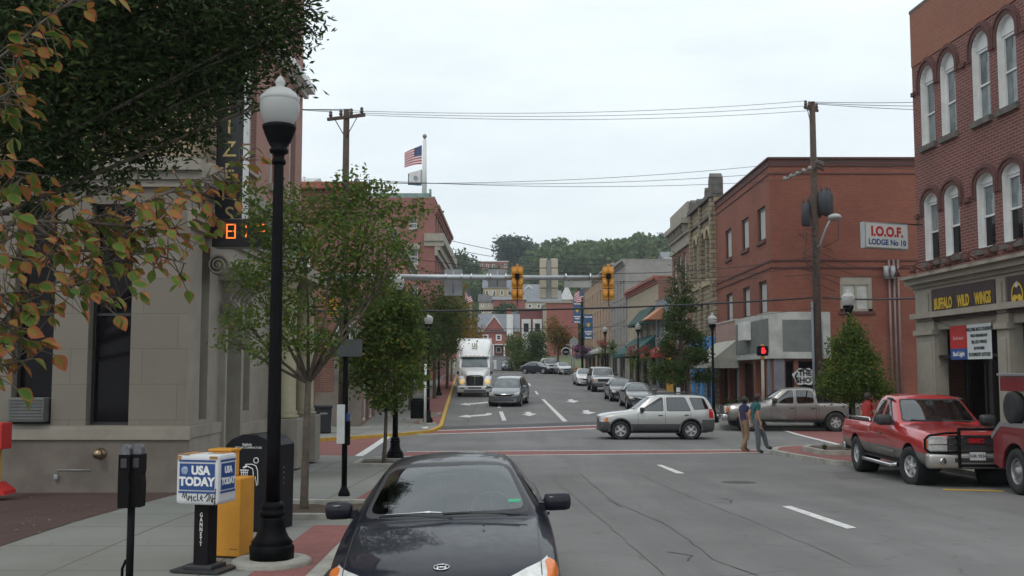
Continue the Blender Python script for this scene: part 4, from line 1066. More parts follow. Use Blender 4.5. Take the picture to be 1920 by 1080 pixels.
# door surround: frame, brackets, hood
for a_, b_ in ((sops[1][0] - .12, sops[1][0] - .003), (sops[1][1] + .003, sops[1][1] + .12)): band(bank, SO, su, a_, b_, -.2, 3.45, .14, STONEL, 'door_surround')
band(bank, SO, su, sops[1][0] - .25, sops[1][1] + 1.0, 3.86, 4.12, .55, STONEL, 'door_hood', [(0, .3, .42), (.3, .6, .52), (.6, 1, .6)])
for k in range(5):
    x = sops[1][0] + .1 + k * .34; b = MB(); b.smooth = False
    b.prism([(.003, 3.86), (.38, 3.86), (.38, 3.76), (.26, 3.70), (.14, 3.55), (.12, 3.42), (.003, 3.40)], 0, .14, 'y', Matrix.Translation((BW, x, 0))); b.build('hood_bracket', STONEL, bank)
volute(bank, (BW + .02, .22, 0) if False else (BW + .25, .95, 4.05), (1, 0), .20, STONEL); volute(bank, (BW + .22, 2.0, 3.3), (1, 0), .17, STONEL)
volute(bank, (BW + .25, 1.5, 5.05), (1, 0), .17, STONEL)
# columns of the entrance bay on plinth
for cy in (6.35, 8.55):
    p = MB(); p.box((BW + .38, cy, .42), (.72, .7, 1.15), bev=.02); p.build('column_plinth', STONEL, bank)
    c = MB(); c.lathe([(.30, 1.0), (.31, 1.06), (.26, 1.10), (.28, 1.15), (.235, 1.2), (.23, 2.6), (.205, 4.1), (.25, 4.15), (.25, 4.2), (.30, 4.3), (.30, 4.42)], 20, Matrix.Translation((BW + .38, cy, 0))); c.build('column', mat('cream_column', (.40, .36, .24), .7, var=.08, dirt=(.2, .18, .12)), bank)
band(bank, SO, su, 5.9, 9.3, 4.30, 4.60, .8, STONEL, 'entablature')
# upper street wall: pale pilaster then pink brick with long windows
wall(bank, (BW, .02, 0), su, 1.6 + .9, 13.6, [(.5, 1.1, 6.5, 9.3), (1.75, 2.0, 6.4, 9.4)], TANB, .2, 'upper_wall', 5.85)
window(bank, (BW, .02, 0), su, (.5, 1.1, 6.5, 9.3), WHITEP, WINGL, .2, .06); window(bank, (BW, .02, 0), su, (1.75, 2.0, 6.4, 9.4), WHITEP, WINGL, .2, .04)
pops = [(x, x + .75, z, z + 2.5) for x in (1.3, 3.4, 5.5) for z in (6.5, 10.0)]
wall(bank, (BW, 2.52, 0), su, 7.1, 13.2, pops, PINKB, .22, 'upper_wall', 5.85)
for o_ in pops: window(bank, (BW, 2.52, 0), su, o_, WHITEP, WINGL, .2, .05, sill=STONEL)
band(bank, (BW, 2.52, 0), su, 1.0, 7.3, 9.55, 9.85, .3, WHITEP, 'window_pediment', [(0, .4, .12), (.4, 1, .3)])
shl = shell(bank, BW, 9.62, 13.6, PINKB, ROOFT, right=False); shl.build('parapet_cap', STONEL, bank)
bk = MB(); bk.poly([(BW, 9.62, -.5), (0, 9.62, -.5), (0, 9.62, 13.2), (BW, 9.62, 13.2)]); bk.build('rear_wall', REDB, bank)
# vertical name sign
sg = thing('vertical_sign', 'tall black sign with gold capitals projecting from the bank', 'sign', (0, 0, 0))
sb = MB(); P0 = at(405, 415, 19.6); P1 = at(461, 415, 19.6); zt = at(430, 60, 19.6).z
sb.box2((P0.x, 19.5, P0.z + .05), (P1.x - .05, 19.72, zt), .02); sb.build('board', mat('sign_black', (.012, .012, .016), .35), sg)
e = MB(); e.box2((P1.x - .047, 19.48, P0.z + .03), (P1.x, 19.74, zt + .02)); e.build('edge_trim', WHITEP, sg)
for i, ch in enumerate('CITIZENS'):
    yy = 243 + (i - 4) * 43 + 43 * 0
    p = at(430, 243 + (i - 3) * 43 if False else 240 + (i - 3) * 41, 19.5)
    text(sg, 'letter', ch, .42, (p.x, 19.495, p.z), (1, 0), GOLD, .006)
br = MB()
for py_ in (120, 250, 390): p = at(470, py_, 19.6); br.tube([(P1.x, 19.6, p.z), (-5.6, 19.6, p.z)], .025, 6)
br.build('bracket', BLK, sg)
# LED clock and thermometer
ck_ = thing('clock_display', 'black box with orange glowing digits under the vertical sign', 'clock', (0, 0, 0))
a0 = at(398, 463, 19.3); a1 = at(500, 410, 19.3)
b = MB(); b.box2((a0.x, 19.25, a0.z), (a1.x, 19.7, a1.z), .02); b.build('housing', mat('display_black', (.01, .008, .01), .3), ck_)
LED = mat('orange_led', (.5, .1, .02), .5, emit=(1.0, .19, .03), estr=1.35)
SEG = {'8': 'abcdefg', '1': 'bc', '4': 'bcfg', '0': 'abcdef', '°': 'abfg'}
def digit(ch, x, z, h, w, par):
    d = MB(); t = .022; hh = h / 2
    S = {'a': (x, z + h, x + w, z + h), 'b': (x + w, z + hh, x + w, z + h), 'c': (x + w, z, x + w, z + hh), 'd': (x, z, x + w, z), 'e': (x, z, x, z + hh), 'f': (x, z + hh, x, z + h), 'g': (x, z + hh, x + w, z + hh)}
    for s_ in SEG[ch]:
        p = S[s_]; d.box2((min(p[0], p[2]) - t / 2, 19.236, min(p[1], p[3]) - t / 2 + (0 if p[1] == p[3] else t * .8)), (max(p[0], p[2]) + t / 2, 19.249, max(p[1], p[3]) + t / 2 - (0 if p[1] == p[3] else t * .8)))
    d.build('digit', LED, par)
q0 = at(425, 446, 19.24); q1 = at(441, 421, 19.24); hh_ = q1.z - q0.z
digit('8', q0.x, q0.z, hh_, q1.x - q0.x, ck_); qb = at(461, 446, 19.24); digit('1', qb.x - .14, q0.z, hh_, .14, ck_)
qc = at(484, 434, 19.24); digit('°', qc.x, q0.z, hh_, .13, ck_)

# upper corner of the tree-shaded block behind is the bank itself; side street beyond it
# ---------------------------------------------------------------- kerbside furniture, left
# twin parking meter
pm = thing('parking_meter', 'dark twin head parking meter at the lower left', 'parking meter', (at(245, 1000, 8.6).x, 8.6, .13))
p = MB(); p.cyl((0, 0, -.1), (0, 0, 1.05), .042, n=14); p.lathe([(.09, 0), (.09, .02), (.05, .05)], 14); p.tube([(-.06, 0, .05), (-.085, 0, .25), (-.085, 0, .42), (-.045, 0, .50)], .016, 6); p.build('post', BLACKM, pm)
MG = mat('meter_grey', (.009, .008, .009), .6, spec=.08, var=.2, scale=6, bump=.1)
for sx in (-1, 1):
    h = MB(); cx = .0 + sx * .058; yy = .03 * sx
    h.smooth = False; h.prism([(cx - .06, 1.0), (cx + .06, 1.0), (cx + .065, 1.22), (cx + .052, 1.30), (cx + .062, 1.34), (cx + .062, 1.5), (cx - .062, 1.5), (cx - .065, 1.3), (cx - .065, 1.22)], yy - .075, yy + .075, 'y')
    ho = h.build('meter_head', MG, pm)
    d = MB(); d.smooth = True
    rows = []
    for i in range(9):
        a_ = PI * i / 8; rows.append([(cx + math.cos(a_) * .052, yy + s_, 1.5 + math.sin(a_) * .10) for s_ in (-.055, .055)])
    d.grid(rows); d.add([(cx + math.cos(PI * i / 8) * .052, yy - .055, 1.5 + math.sin(PI * i / 8) * .10) for i in range(9)], [tuple(range(9))]); d.add([(cx + math.cos(PI * i / 8) * .052, yy + .055, 1.5 + math.sin(PI * i / 8) * .10) for i in range(9)], [tuple(range(9))])
    d.build('dome', mat('meter_dome', (.16, .165, .18), .2, .4, var=.3, scale=20), ho)
    k = MB(); k.box((cx, yy - .08, 1.42), (.07, .012, .09), bev=.006); k.build('dial_plate', PLAST, ho)
pm.scale = (.70, .80, .845)
# newspaper rack
NW = mat('rack_white', (.62, .64, .66), .45, var=.05, dirt=(.32, .17, .06), dscale=3.2, damt=.25)
BLU = mat('panel_blue', (.02, .065, .22), .45, var=.06)
nr = thing('newspaper_rack', 'white newspaper rack on a black pedestal with blue panel and marker scrawl', 'newspaper rack', (at(384, 1060, 10.5).x, 10.5, .13), R(-14)); nr.scale = (.86, .86, .9)
b = MB(); b.prism([(-.30, -.24), (.30, -.24), (.30, .24), (-.30, .24)], 0, .025, 'z'); b.box((0, 0, .045), (.36, .34, .05), bev=.015); b.build('base', PLAST, nr)
b = MB(); b.box((0, 0, .39), (.185, .2, .68), bev=.01); ped = b.build('pedestal', mat('rack_black', (.012, .010, .012), .5, spec=.12), nr)
b = MB(); b.smooth = False; b.box((0, 0, .99), (.53, .42, .53), bev=.035); b.box((0, 0, .735), (.44, .36, .03)); bx_ = b.build('box', NW, nr)
rs = MB(); rs.box((-.19, -.02, 1.2565), (.16, .38, .003), bev=.001); rs.box((.12, .08, 1.2565), (.2, .2, .003)); rs.box((-.23, -.212, 1.22), (.05, .003, .04)); rs.box((.20, -.212, 1.225), (.10, .003, .03)); rs.build('rust_patch', mat('rust', (.36, .18, .06), .8, var=.4, scale=12), bx_)
b = MB(); b.box((0, -.214, 1.02), (.44, .008, .28)); b.box((.268, 0, 1.02), (.008, .30, .28)); pl = b.build('name_panel', BLU, nr)
st = MB()
for z in (1.19, .855): st.box((0, -.214, z), (.46, .008, .02)); st.box((.268, 0, z), (.008, .33, .02))
st.build('stripe', BLU, bx_)
text(pl, 'lettering', 'USA', .125, (.045, -.219, 1.085), (1, 0), WHT, .002, bold=.006); text(pl, 'lettering', 'TODAY', .125, (0, -.219, .965), (1, 0), WHT, .002, bold=.006, sx=1.02)
text(pl, 'side_lettering', 'USA', .10, (.273, 0, 1.085), (0, 1), WHT, .002, bold=.005, sx=.9); text(pl, 'side_lettering', 'TODAY', .10, (.273, 0, .965), (0, 1), WHT, .002, bold=.005, sx=.85)
gl = MB(); gl.ball((-.155, -.219, 1.085), .045, 16, 10, sy=.2); gl.build('globe_emblem', mat('emblem_grey', (.25, .33, .45), .4, var=.4, scale=40), pl)
sc = MB(); random.seed(3)
def stroke(pts): sc.tube([(x, -.2135, z) for x, z in pts], .0055, 5)
stroke([(-.18, .80), (-.165, .85), (-.15, .79), (-.135, .845), (-.115, .77)]); stroke([(-.10, .765), (-.095, .82), (-.08, .79), (-.065, .82), (-.06, .755)]); stroke([(-.01, .81), (-.04, .80), (-.035, .77), (-.005, .765)])
stroke([(.01, .84), (.012, .77), (.035, .77)]); stroke([(.05, .79), (.075, .80), (.06, .825), (.045, .79), (.08, .765)]); stroke([(.10, .80), (.14, .84), (.165, .835), (.13, .76), (.12, .77)]); stroke([(.155, .765), (.175, .82), (.19, .76)]); stroke([(.20, .83), (.20, .75)]); stroke([(.20, .79), (.235, .80)]); stroke([(.235, .90), (.225, .72)]); stroke([(.045, .73), (.047, .727)])
sc.build('marker_scrawl', mat('marker_ink', (.02, .018, .02), .6), bx_)
for i, ch in enumerate('GANNETT'): text(ped, 'letter', ch, .062, (0, -.1015, .60 - i * .052), (1, 0), WHT, .001, bold=.001, sx=.8)
# orange box
ORG = mat('box_orange', (.66, .29, .025), .4, var=.06, dirt=(.35, .17, .04), dscale=4, damt=.3)
ob = thing('newspaper_box', 'plain orange newspaper box behind the white rack', 'newspaper box', (at(433, 1045, 11.3).x, 11.35, .13), R(-12)); ob.scale = (.9, .9, .88)
b = MB(); b.box((0, 0, .47), (.36, .36, .92), bev=.012); b.build('cabinet', ORG, ob)
b = MB(); b.prism([(-.30, .94), (-.02, .94), (-.02, 1.24), (-.30, 1.24)], -.02, .17, 'y'); b.box((-.155, .06, 1.25), (.30, .26, .03), bev=.008); b.build('coin_head', ORG, ob)
b = MB(); b.box((.1, -.183, .86), (.02, .006, .03)); b.box((.1, -.183, .10), (.1, .004, .004)); b.build('latch', PLAST, ob)
# solar compactor
BC = mat('bin_black', (.011, .011, .014), .45, spec=.15, var=.15, scale=4)
sb_ = thing('litter_bin', 'large black solar litter bin with a white figure throwing rubbish', 'litter bin', (at(484, 1000, 13.3).x, 13.35, .12), R(-14)); sb_.scale = (.92, .92, .93)
b = MB(); pr = [(-.33, 0), (.33, 0), (.34, 1.12), (.26, 1.2), (.10, 1.265), (-.10, 1.265), (-.26, 1.2), (-.34, 1.12)]
b.prism(pr, -.33, .33, 'y'); b.build('casing', BC, sb_)
b = MB(); b.prism([(p_[0] * .9, p_[1] * .985 + .01) for p_ in pr], -.345, -.33, 'y'); b.build('front_panel', BC, sb_)
b = MB(); b.box((.345, 0, .62), (.012, .56, 1.0), bev=.005); b.build('side_panel', BC, sb_)
text(sb_, 'lettering', 'BigBelly', .045, (-.02, -.349, 1.135), (1, 0), WHT, .001); text(sb_, 'lettering', 'SOLAR COMPACTOR', .037, (.0, -.349, 1.095), (1, 0), WHT, .001, sx=1.1)
ic = MB()
def ln(pts, w=.007): ic.tube([(x, -.348, z) for x, z in pts], w, 5)
ln([(.115 + .035 * math.cos(t), .93 + .035 * math.sin(t)) for t in [i * PI / 6 for i in range(13)]], .006)
ln([(-.04, .875), (.06, .88), (.115, .86), (.14, .80), (.145, .72), (.15, .62), (.13, .60), (.11, .72), (.06, .61), (.04, .615), (.08, .74), (.07, .82), (-.04, .865)], .006)
for k in range(4): ln([(-.10 + k * .03, .80), (-.085 + k * .024, .62)], .0045); ln([(-.105 + k * .005, .77 - k * .045), (.0 - k * .006, .77 - k * .045)], .0045)
ln([(-.115, .80), (.01, .80)], .008); ln([(-.07, .83), (-.02, .85)], .014); ic.build('figure_pictogram', WHT, sb_)
for i in range(9): text(sb_, 'side_letter', 'solarbin '[i] if i < 8 else '', .04, (.353, 0, .82 - i * .035), (0, 1), WHT, .001) if i < 8 and i % 2 == 0 else None
# ---------------------------------------------------------------- street lamps
def lamp():
    root = thing('street_lamp', '', 'street lamp')
    f = MB(); f.lathe([(.40, -.1), (.40, .03), (.37, .05), (.001, .05)], 32); f.build('footing', CURB, root)
    b = MB(); b.lathe([(.225, .05), (.23, .17), (.215, .185), (.205, .20), (.215, .215), (.175, .26), (.145, .32), (.125, .39), (.128, .44), (.115, .47)], 20, flute=.04)
    b.lathe([(.115, .47), (.135, .49), (.135, .52), (.11, .535), (.12, .56), (.12, .585), (.095, .61), (.085, .62)], 20); b.build('base', BLACKM, root)
    p = MB(); p.lathe([(.076, .60), (.072, 1.2), (.053, 4.05), (.053, 4.18)], 16, flute=.06); p.build('pole', BLACKM, root)
    c = MB(); c.lathe([(.07, 4.10), (.075, 4.13), (.058, 4.16), (.058, 4.20), (.095, 4.22), (.10, 4.255), (.08, 4.27), (.115, 4.33), (.15, 4.41), (.168, 4.465), (.175, 4.48), (.175, 4.51), (.15, 4.52)], 20); c.build('collar', BLACKM, root)
    g_ = MB(); g_.lathe([(.12, 4.50), (.158, 4.55), (.193, 4.62), (.205, 4.69), (.203, 4.75), (.195, 4.78)], 28); go = g_.build('globe', FROST, root)
    r_ = MB(); r_.lathe([(.195, 4.775), (.208, 4.785), (.208, 4.81), (.19, 4.82), (.165, 4.86), (.11, 4.90), (.05, 4.925), (.04, 4.94), (.055, 4.965), (.05, 4.99), (.02, 5.03), (.001, 5.05)], 24); r_.build('globe_cap', FROST, go)
    return root
L0 = lamp(); LG = 'black fluted street lamps with acorn globes'
L0.location = (at(509, 1060, 10.85).x, 10.85, .13); L0['label'] = 'tall black lamp with frosted acorn globe beside the orange newspaper box'; L0['group'] = LG
def place_lamp(px, Y, lab, dz=.13, X=None):
    x = X if X is not None else at(px, 700, Y).x
    return dup(L0, (x, Y, gz(Y) + dz - .03), random.uniform(0, 3), lab, LG)
place_lamp(742, 28.0, 'street lamp partly hidden behind the young tree above the dark parked car')
place_lamp(803, 48.0, 'street lamp behind the slim silver pole on the left pavement')
place_lamp(823, 71, 'street lamp among the left trees beside the white lorry')
place_lamp(1337, 48.0, 'street lamp in front of the bright blue shop')
place_lamp(1594, 33.6, 'street lamp rising behind the conical tree by the brick wall')
place_lamp(1197, 74, 'street lamp with hanging baskets before the green awning')
place_lamp(1135, 92, 'distant street lamp with a red flower basket near the silver off-roader')
# post with sign box
sp_ = thing('sign_post', 'black post on a flared foot carrying a white box and turned sign', 'sign post', (at(645, 935, 17.0).x, 17.0, .1))
b = MB(); b.lathe([(.10, 0), (.09, .05), (.055, .12), (.045, .16)], 12); b.cyl((0, 0, .1), (0, 0, 3.0), .045, n=12); b.build('post', BLACKM, sp_)
b = MB(); b.box((-.055, -.06, 1.14), (.12, .10, .62), bev=.01); b.build('white_box', WHITEP, sp_)
b = MB(); b.box((.05, .03, 1.0), (.06, .09, .4), bev=.02); b.build('meter_back', BLACKM, sp_); b = MB(); b.box((.05, .0, 1.25), (.055, .08, .14), bev=.02); b.build('blue_cap', BLU, sp_)
b = MB(); b.box((.02, -.06, 2.36), (.5, .012, .28)); b.build('sign_plate', mat('sign_plate_dark', (.10, .105, .11), .6), sp_)
# silver pole and bin of the far left pavement
sv = thing('silver_pole', 'slim silver pole at the far left street corner', 'pole', (at(797, 790, 44.6).x, 44.6, gz(44.6) + .1))
b = MB(); b.lathe([(.16, 0), (.15, .08), (.08, .12)], 12); b.cyl((0, 0, .1), (0, 0, 2.75), .055, n=12); b.build('shaft', mat('silver_pole_metal', (.55, .56, .55), .45, .2), sv)
tb = thing('rubbish_bin', 'black square rubbish bin on a stone slab beside the silver pole', 'bin', (at(784, 778, 49).x, 49, gz(49) + .12))
b = MB(); b.box((0, 0, .07), (1.0, .9, .16), bev=.02); b.build('slab', CURB, tb); b = MB(); b.box((0, 0, .58), (.66, .62, .86), bev=.04); b.build('casing', BLACKM, tb); b = MB(); b.lathe([(.30, 1.01), (.31, 1.05), (.28, 1.08), (.17, 1.08), (.16, 1.02), (.001, 1.02)], 16); b.build('rim', BLACKM, tb)
# red and yellow box at the far left edge
ry = thing('newspaper_stand', 'red and yellow newspaper stand cut by the left edge', 'newspaper stand', (at(-18, 930, 17.0).x, 17.0, .13))
RD = mat('stand_red', (.48, .02, .02), .4); YL = mat('stand_yellow', (.55, .33, .03), .5)
b = MB(); b.box((.02, 0, .92), (.42, .35, .42), bev=.02); b.build('case', RD, ry); b = MB(); b.box((.02, -.181, .94), (.30, .012, .30)); b.build('window_card', mat('card', (.4, .36, .33), .6, var=.4, scale=30), ry)
b = MB(); b.box((.02, 0, .4), (.18, .2, .7), bev=.01); b.build('column', YL, ry); b = MB(); b.prism([(-.2, .0), (.32, .0), (.30, .06), (.14, .18), (-.1, .18)], -.2, .2, 'y'); b.build('foot', RD, ry)
# tree pit kerbs with soil
def pit(name_x0, x1, y0, y1, lab):
    r_ = thing('tree_pit', lab, 'tree pit', ((name_x0 + x1) / 2, (y0 + y1) / 2, gz((y0 + y1) / 2)))
    w_, d_ = (x1 - name_x0) / 2, (y1 - y0) / 2; b = MB()
    for a_, c_ in (((-w_, -d_), (w_, -d_ + .14)), ((-w_, d_ - .14), (w_, d_)), ((-w_, -d_ + .14), (-w_ + .14, d_ - .14)), ((w_ - .14, -d_ + .14), (w_, d_ - .14))): b.box2((a_[0], a_[1], .0), (c_[0], c_[1], .21))
    b.build('kerb_frame', CURB, r_); s_ = MB(); s_.grid([[(-w_ + .1 + (2 * w_ - .2) * i / 10, -d_ + .1 + (2 * d_ - .2) * j / 10, .15 + .04 * noise.noise(Vector((i * .7, j * .9, name_x0)))) for i in range(11)] for j in range(11)]); s_.build('soil', SOIL, r_)
    return r_
pit(-3.6, -1.75, 14.2, 15.9, 'kerbed tree pit with mulch under the slender tree by the bin'); pit(-3.9, -1.98, 25.6, 27.2, 'kerbed tree pit under the young tree behind the dark car')
pit(-4.9, -3.6, 52, 54.2, 'far kerbed bed beside the square rubbish bin')
G1 = leafmat('leaf_green', (.045, .085, .015), (.10, .15, .028), (.26, .22, .04), amt3=.06)
G2 = leafmat('leaf_fresh_green', (.06, .10, .022), (.13, .19, .04), (.26, .20, .04), amt3=.05)
G3 = leafmat('leaf_dark_green', (.016, .032, .008), (.034, .056, .013), (.07, .05, .02), amt3=.02, trans=.25)
G4 = leafmat('leaf_autumn', (.10, .095, .02), (.20, .12, .022), (.28, .12, .02), amt3=.2)
G5 = leafmat('leaf_deep_green', (.03, .065, .015), (.065, .105, .025), (.10, .09, .02), amt3=.04)
def C(px, py, Y, r, ry_=None, rz_=None): return (at(px, py, Y), r, ry_ or r, rz_ or r)
tree('street_tree', 'slender tree with open light green crown between the bin and sign post', (-2.97, 15.2, .15), at(578, 715, 15.2),
     [C(470, 520, 15, .36, .5, .24), C(540, 640, 14.8, .28, .3, .22), C(430, 640, 14.9, .16, .2, .14), C(660, 350, 15.4, .26), C(720, 520, 15.2, .2), C(790, 395, 15.6, .16), C(455, 600, 14.8, .28, .3, .28), C(500, 420, 15.2, .36, .6, .28), C(560, 385, 15.6, .36), C(640, 395, 15.4, .42), C(700, 375, 15.6, .36), C(745, 410, 15.8, .28), C(620, 460, 15, .48), C(700, 460, 15.2, .4), C(750, 470, 15, .25),
      C(540, 480, 15.6, .5), C(530, 575, 15, .35), C(620, 560, 15.4, .45), C(690, 540, 15.6, .45, .5, .35), C(480, 360, 15, .22), C(600, 640, 15, .25, .4, .2), C(500, 655, 14.8, .22, .3, .2)],
     10500, .042, G2, .055, 11, hollow=.0, sub=6)
tree('young_tree', 'young dense round tree with some yellowing leaves behind the dark parked car', (-3.2, 26.5, gz(26.5) + .12), at(724, 770, 26.5),
     [C(720, 640, 26.5, .65), C(690, 700, 26.4, .55), C(765, 700, 26.4, .5), C(725, 745, 26.4, .45, .5, .35), C(770, 640, 26.5, .4), C(700, 590, 26.5, .5), C(742, 570, 26.5, .45), C(670, 660, 26.5, .4), C(765, 590, 26.6, .4)],
     9500, .062, G1, .05, 5, hollow=.0)
TL = 'street trees along the left pavement'
for i, (px, Y, top, lm, w, lab) in enumerate([(770, 57, 520, G5, 2.1, 'dark green street tree just beyond the side street'), (815, 68, 535, G5, 2.3, 'green street tree behind the first far left lamp'),
    (838, 82, 540, G4, 2.5, 'yellowing street tree beside the white lorry'), (846, 97, 560, G4, 2.3, 'orange tinted street tree farthest down the left pavement')]):
    X = at(px, 700, Y).x; z0 = gz(Y) + .12; zt_ = at(px, top, Y).z; H_ = zt_ - z0
    tree('street_tree', lab, (X, Y, z0), (X, Y, z0 + H_ * .35), [((X + random.uniform(-.8, .8) * w * .5, Y + random.uniform(-1, 1), z0 + H_ * t), w * rr, w * rr, H_ * .17) for t, rr in ((.42, .55), (.5, .7), (.6, .75), (.7, .7), (.8, .55), (.9, .38), (.55, .6), (.68, .6))],
         6500, .10, lm, .11, 20 + i, TL, hollow=.4)
# dark tree overhanging the bank from outside the frame
DT = [C(60, 40, 12.5, 1.2), C(200, 60, 13, 1.1), C(330, 40, 13, 1.0), C(440, 60, 13, .75), C(520, 45, 13, .5, .6, .45), C(100, 200, 12.5, 1.0), C(230, 190, 13, .9), C(340, 200, 13, .65), C(430, 150, 13, .45), C(500, 110, 13, .38), C(60, 310, 12.5, .55), C(170, 290, 12.8, .55),
      C(280, 270, 13, .40), C(370, 255, 13, .28), C(0, 130, 12, 1.2), C(380, 110, 13.3, .7), C(550, 60, 13.2, .22), C(560, 20, 13, .35), C(490, 20, 13, .6), C(150, -60, 12.5, 1.5), C(350, -70, 13, 1.2), C(120, 120, 13.5, 1.3), C(290, 110, 13.5, 1.1), C(545, 135, 13, .15), C(570, 160, 13.2, .12), C(-60, 250, 12.5, 1.0), C(460, 190, 13, .14), C(60, 375, 12.6, .28), C(220, 340, 12.8, .2)]
tree('shade_tree', 'dark leafy tree crown filling the upper left corner', (-10.4, 12.0, .1), (-9.8, 12.2, 3.6), DT, 56000, .060, G3, .10, 31, hollow=.15, asp=.33, sub=1)
# autumn tree: big leaves with brown rims on near twigs
def autumn():
    rnd = random.Random(77)
    root = thing('autumn_tree', 'near branches with large green leaves rimmed in brown at the left edge', 'tree', (-4.3, 3.6, 0))
    O = Vector((-4.3, 3.6, 0)); tw = MB(); lv = MB(); edge = []
    tw.tube([(0, 0, -.1), (.05, .1, 1.0), (.1, .3, 1.9), (.2, .6, 2.6), (.3, .9, 3.5)], [.09, .08, .07, .06, .03], 10)
    def P(px, py, Y): return at(px, py, Y) - O
    start = Vector((.12, .35, 2.0))
    br = [[(-40, 430, 4.4), (60, 415, 4.7), (150, 418, 4.9), (250, 385, 5.1), (360, 345, 5.3), (480, 290, 5.4)], [(-60, 560, 4.3), (60, 545, 4.6), (150, 515, 4.8), (230, 470, 5.0), (310, 405, 5.1)], [(-60, 300, 4.3), (10, 320, 4.5), (60, 340, 4.6)],
          [(-60, 640, 4.2), (10, 600, 4.4), (40, 560, 4.5)], [(-60, 150, 4.3), (10, 100, 4.5), (80, 40, 4.7), (150, -10, 4.8)], [(60, 415, 4.7), (120, 470, 4.8), (200, 470, 4.9), (300, 480, 5.0), (350, 495, 5.0)], [(150, 418, 4.9), (260, 425, 5.0), (340, 440, 5.1)],
          [(-60, 480, 4.2), (10, 480, 4.4), (90, 500, 4.5), (150, 550, 4.6), (210, 580, 4.7)], [(-50, 700, 4.2), (0, 680, 4.3), (30, 700, 4.35)], [(-50, 200, 4.2), (10, 180, 4.4), (40, 140, 4.5)], [(10, 600, 4.4), (40, 650, 4.4), (30, 690, 4.4)], [(360, 345, 5.3), (380, 380, 5.3), (400, 400, 5.3)]]
    def leaf(p, d, s):
        d = d.normalized(); up = Vector((rnd.gauss(0, .5), rnd.gauss(-.3, .5), rnd.gauss(1, .4))); b = d.cross(up)
        if b.length < .01: b = d.orthogonal()
        b.normalize(); n = b.cross(d); w = s * rnd.uniform(.30, .40); cup = rnd.uniform(.03, .22); dr = rnd.uniform(0, .35)
        o = len(lv.v); cols = 7; prof = [0, .55, .92, 1.0, .82, .45, .02]
        for i in range(7):
            t = i / 6; c = p + d * s * t - n * s * dr * t * t
            for k, q in enumerate((-1, -.62, 0, .62, 1)):
                lv.v.append(tuple(c + b * w * prof[i] * q + n * s * cup * abs(q) ** 1.6 * prof[i]))
                e_ = max(abs(q) ** 2 * .95, t ** 3 * 1.0); edge.append(min(1, max(0, e_ + rnd.uniform(-.25, .2))))
        for i in range(6):
            for k in range(4): lv.face((o + i * 5 + k, o + i * 5 + k + 1, o + (i + 1) * 5 + k + 1, o + (i + 1) * 5 + k))
    lv.smooth = True
    for bi, b in enumerate(br):
        pts = [P(*q) for q in b]; n = len(pts)
        if bi in (0, 1, 2, 3, 4, 7, 8, 9): pts = [start.lerp(pts[0], .0) * 1.0] + pts
        tw.tube(pts, [.010 * (1 - .75 * i / (len(pts) - 1)) for i in range(len(pts))], 6)
        for i in range(len(pts) - 1):
            if (pts[i + 1] - pts[i]).length > 1.2: continue
            seg = pts[i + 1] - pts[i]; k = int(seg.length / .0125)
            for j in range(k):
                q = pts[i] + seg * (j / k); side = Vector((rnd.gauss(.25, .5), rnd.gauss(0, .8), rnd.gauss(-.1, .6)))
                tl = rnd.uniform(.03, .22); e_ = q + side.normalized() * tl; tw.tube([q, e_], [.004, .002], 3, False)
                for _ in range(rnd.choice((1, 1, 2))): leaf(e_, seg.normalized() * .5 + side * .5 + Vector((rnd.gauss(.2, .5), rnd.gauss(0, .5), -rnd.uniform(.2, 1.1))), rnd.uniform(.045, .085))
    tw.build('trunk', BARK, root)
    o = lv.build('crown', leafmat('leaf_rimmed', (.05, .10, .02), (.10, .17, .03), attr=True, trans=.3), root, uv=False, fix=False)
    at_ = o.data.attributes.new('edge', 'FLOAT', 'POINT'); at_.data.foreach_set('value', edge)
autumn()
# ---------------------------------------------------------------- right side buildings
RDB = brick('red_face_brick', (.25, .082, .052), (.205, .062, .043), (.21, .11, .08), .21, .07, .010, samt=.6, stain=(.13, .045, .035))
RDB2 = brick('patch_brick', (.36, .12, .07), (.30, .10, .06), (.3, .2, .15), .21, .07, .012, samt=.2)
RWB = brick('restaurant_brick', (.175, .058, .048), (.125, .043, .038), (.25, .17, .15), .30, .085, .012, samt=.4, stain=(.10, .05, .045))
RWB2 = brick('upper_orange_brick', (.28, .10, .065), (.235, .085, .055), (.26, .16, .12), .21, .07, .010, samt=.25)
DKB = mat('dark_trim_brick', (.10, .04, .035), .85, var=.25, scale=12, bump=.4)
CREAM = mat('cream_stone_trim', (.31, .285, .235), .75, var=.1, dirt=(.22, .19, .15), dscale=1.5, damt=.6)
PANEL = mat('grey_green_panel', (.155, .17, .16), .7, var=.15, scale=1.5, dirt=(.08, .085, .08), dscale=1.2, damt=.6)
FRM = mat('weathered_white_stucco', (.46, .47, .44), .8, var=.1, dirt=(.2, .2, .18), dscale=1.3, damt=.7)
BLIND = mat('white_blind', (.40, .41, .40), .7, var=.08)
DOORV = mat('dark_shopfront', (.02, .016, .018), .35)
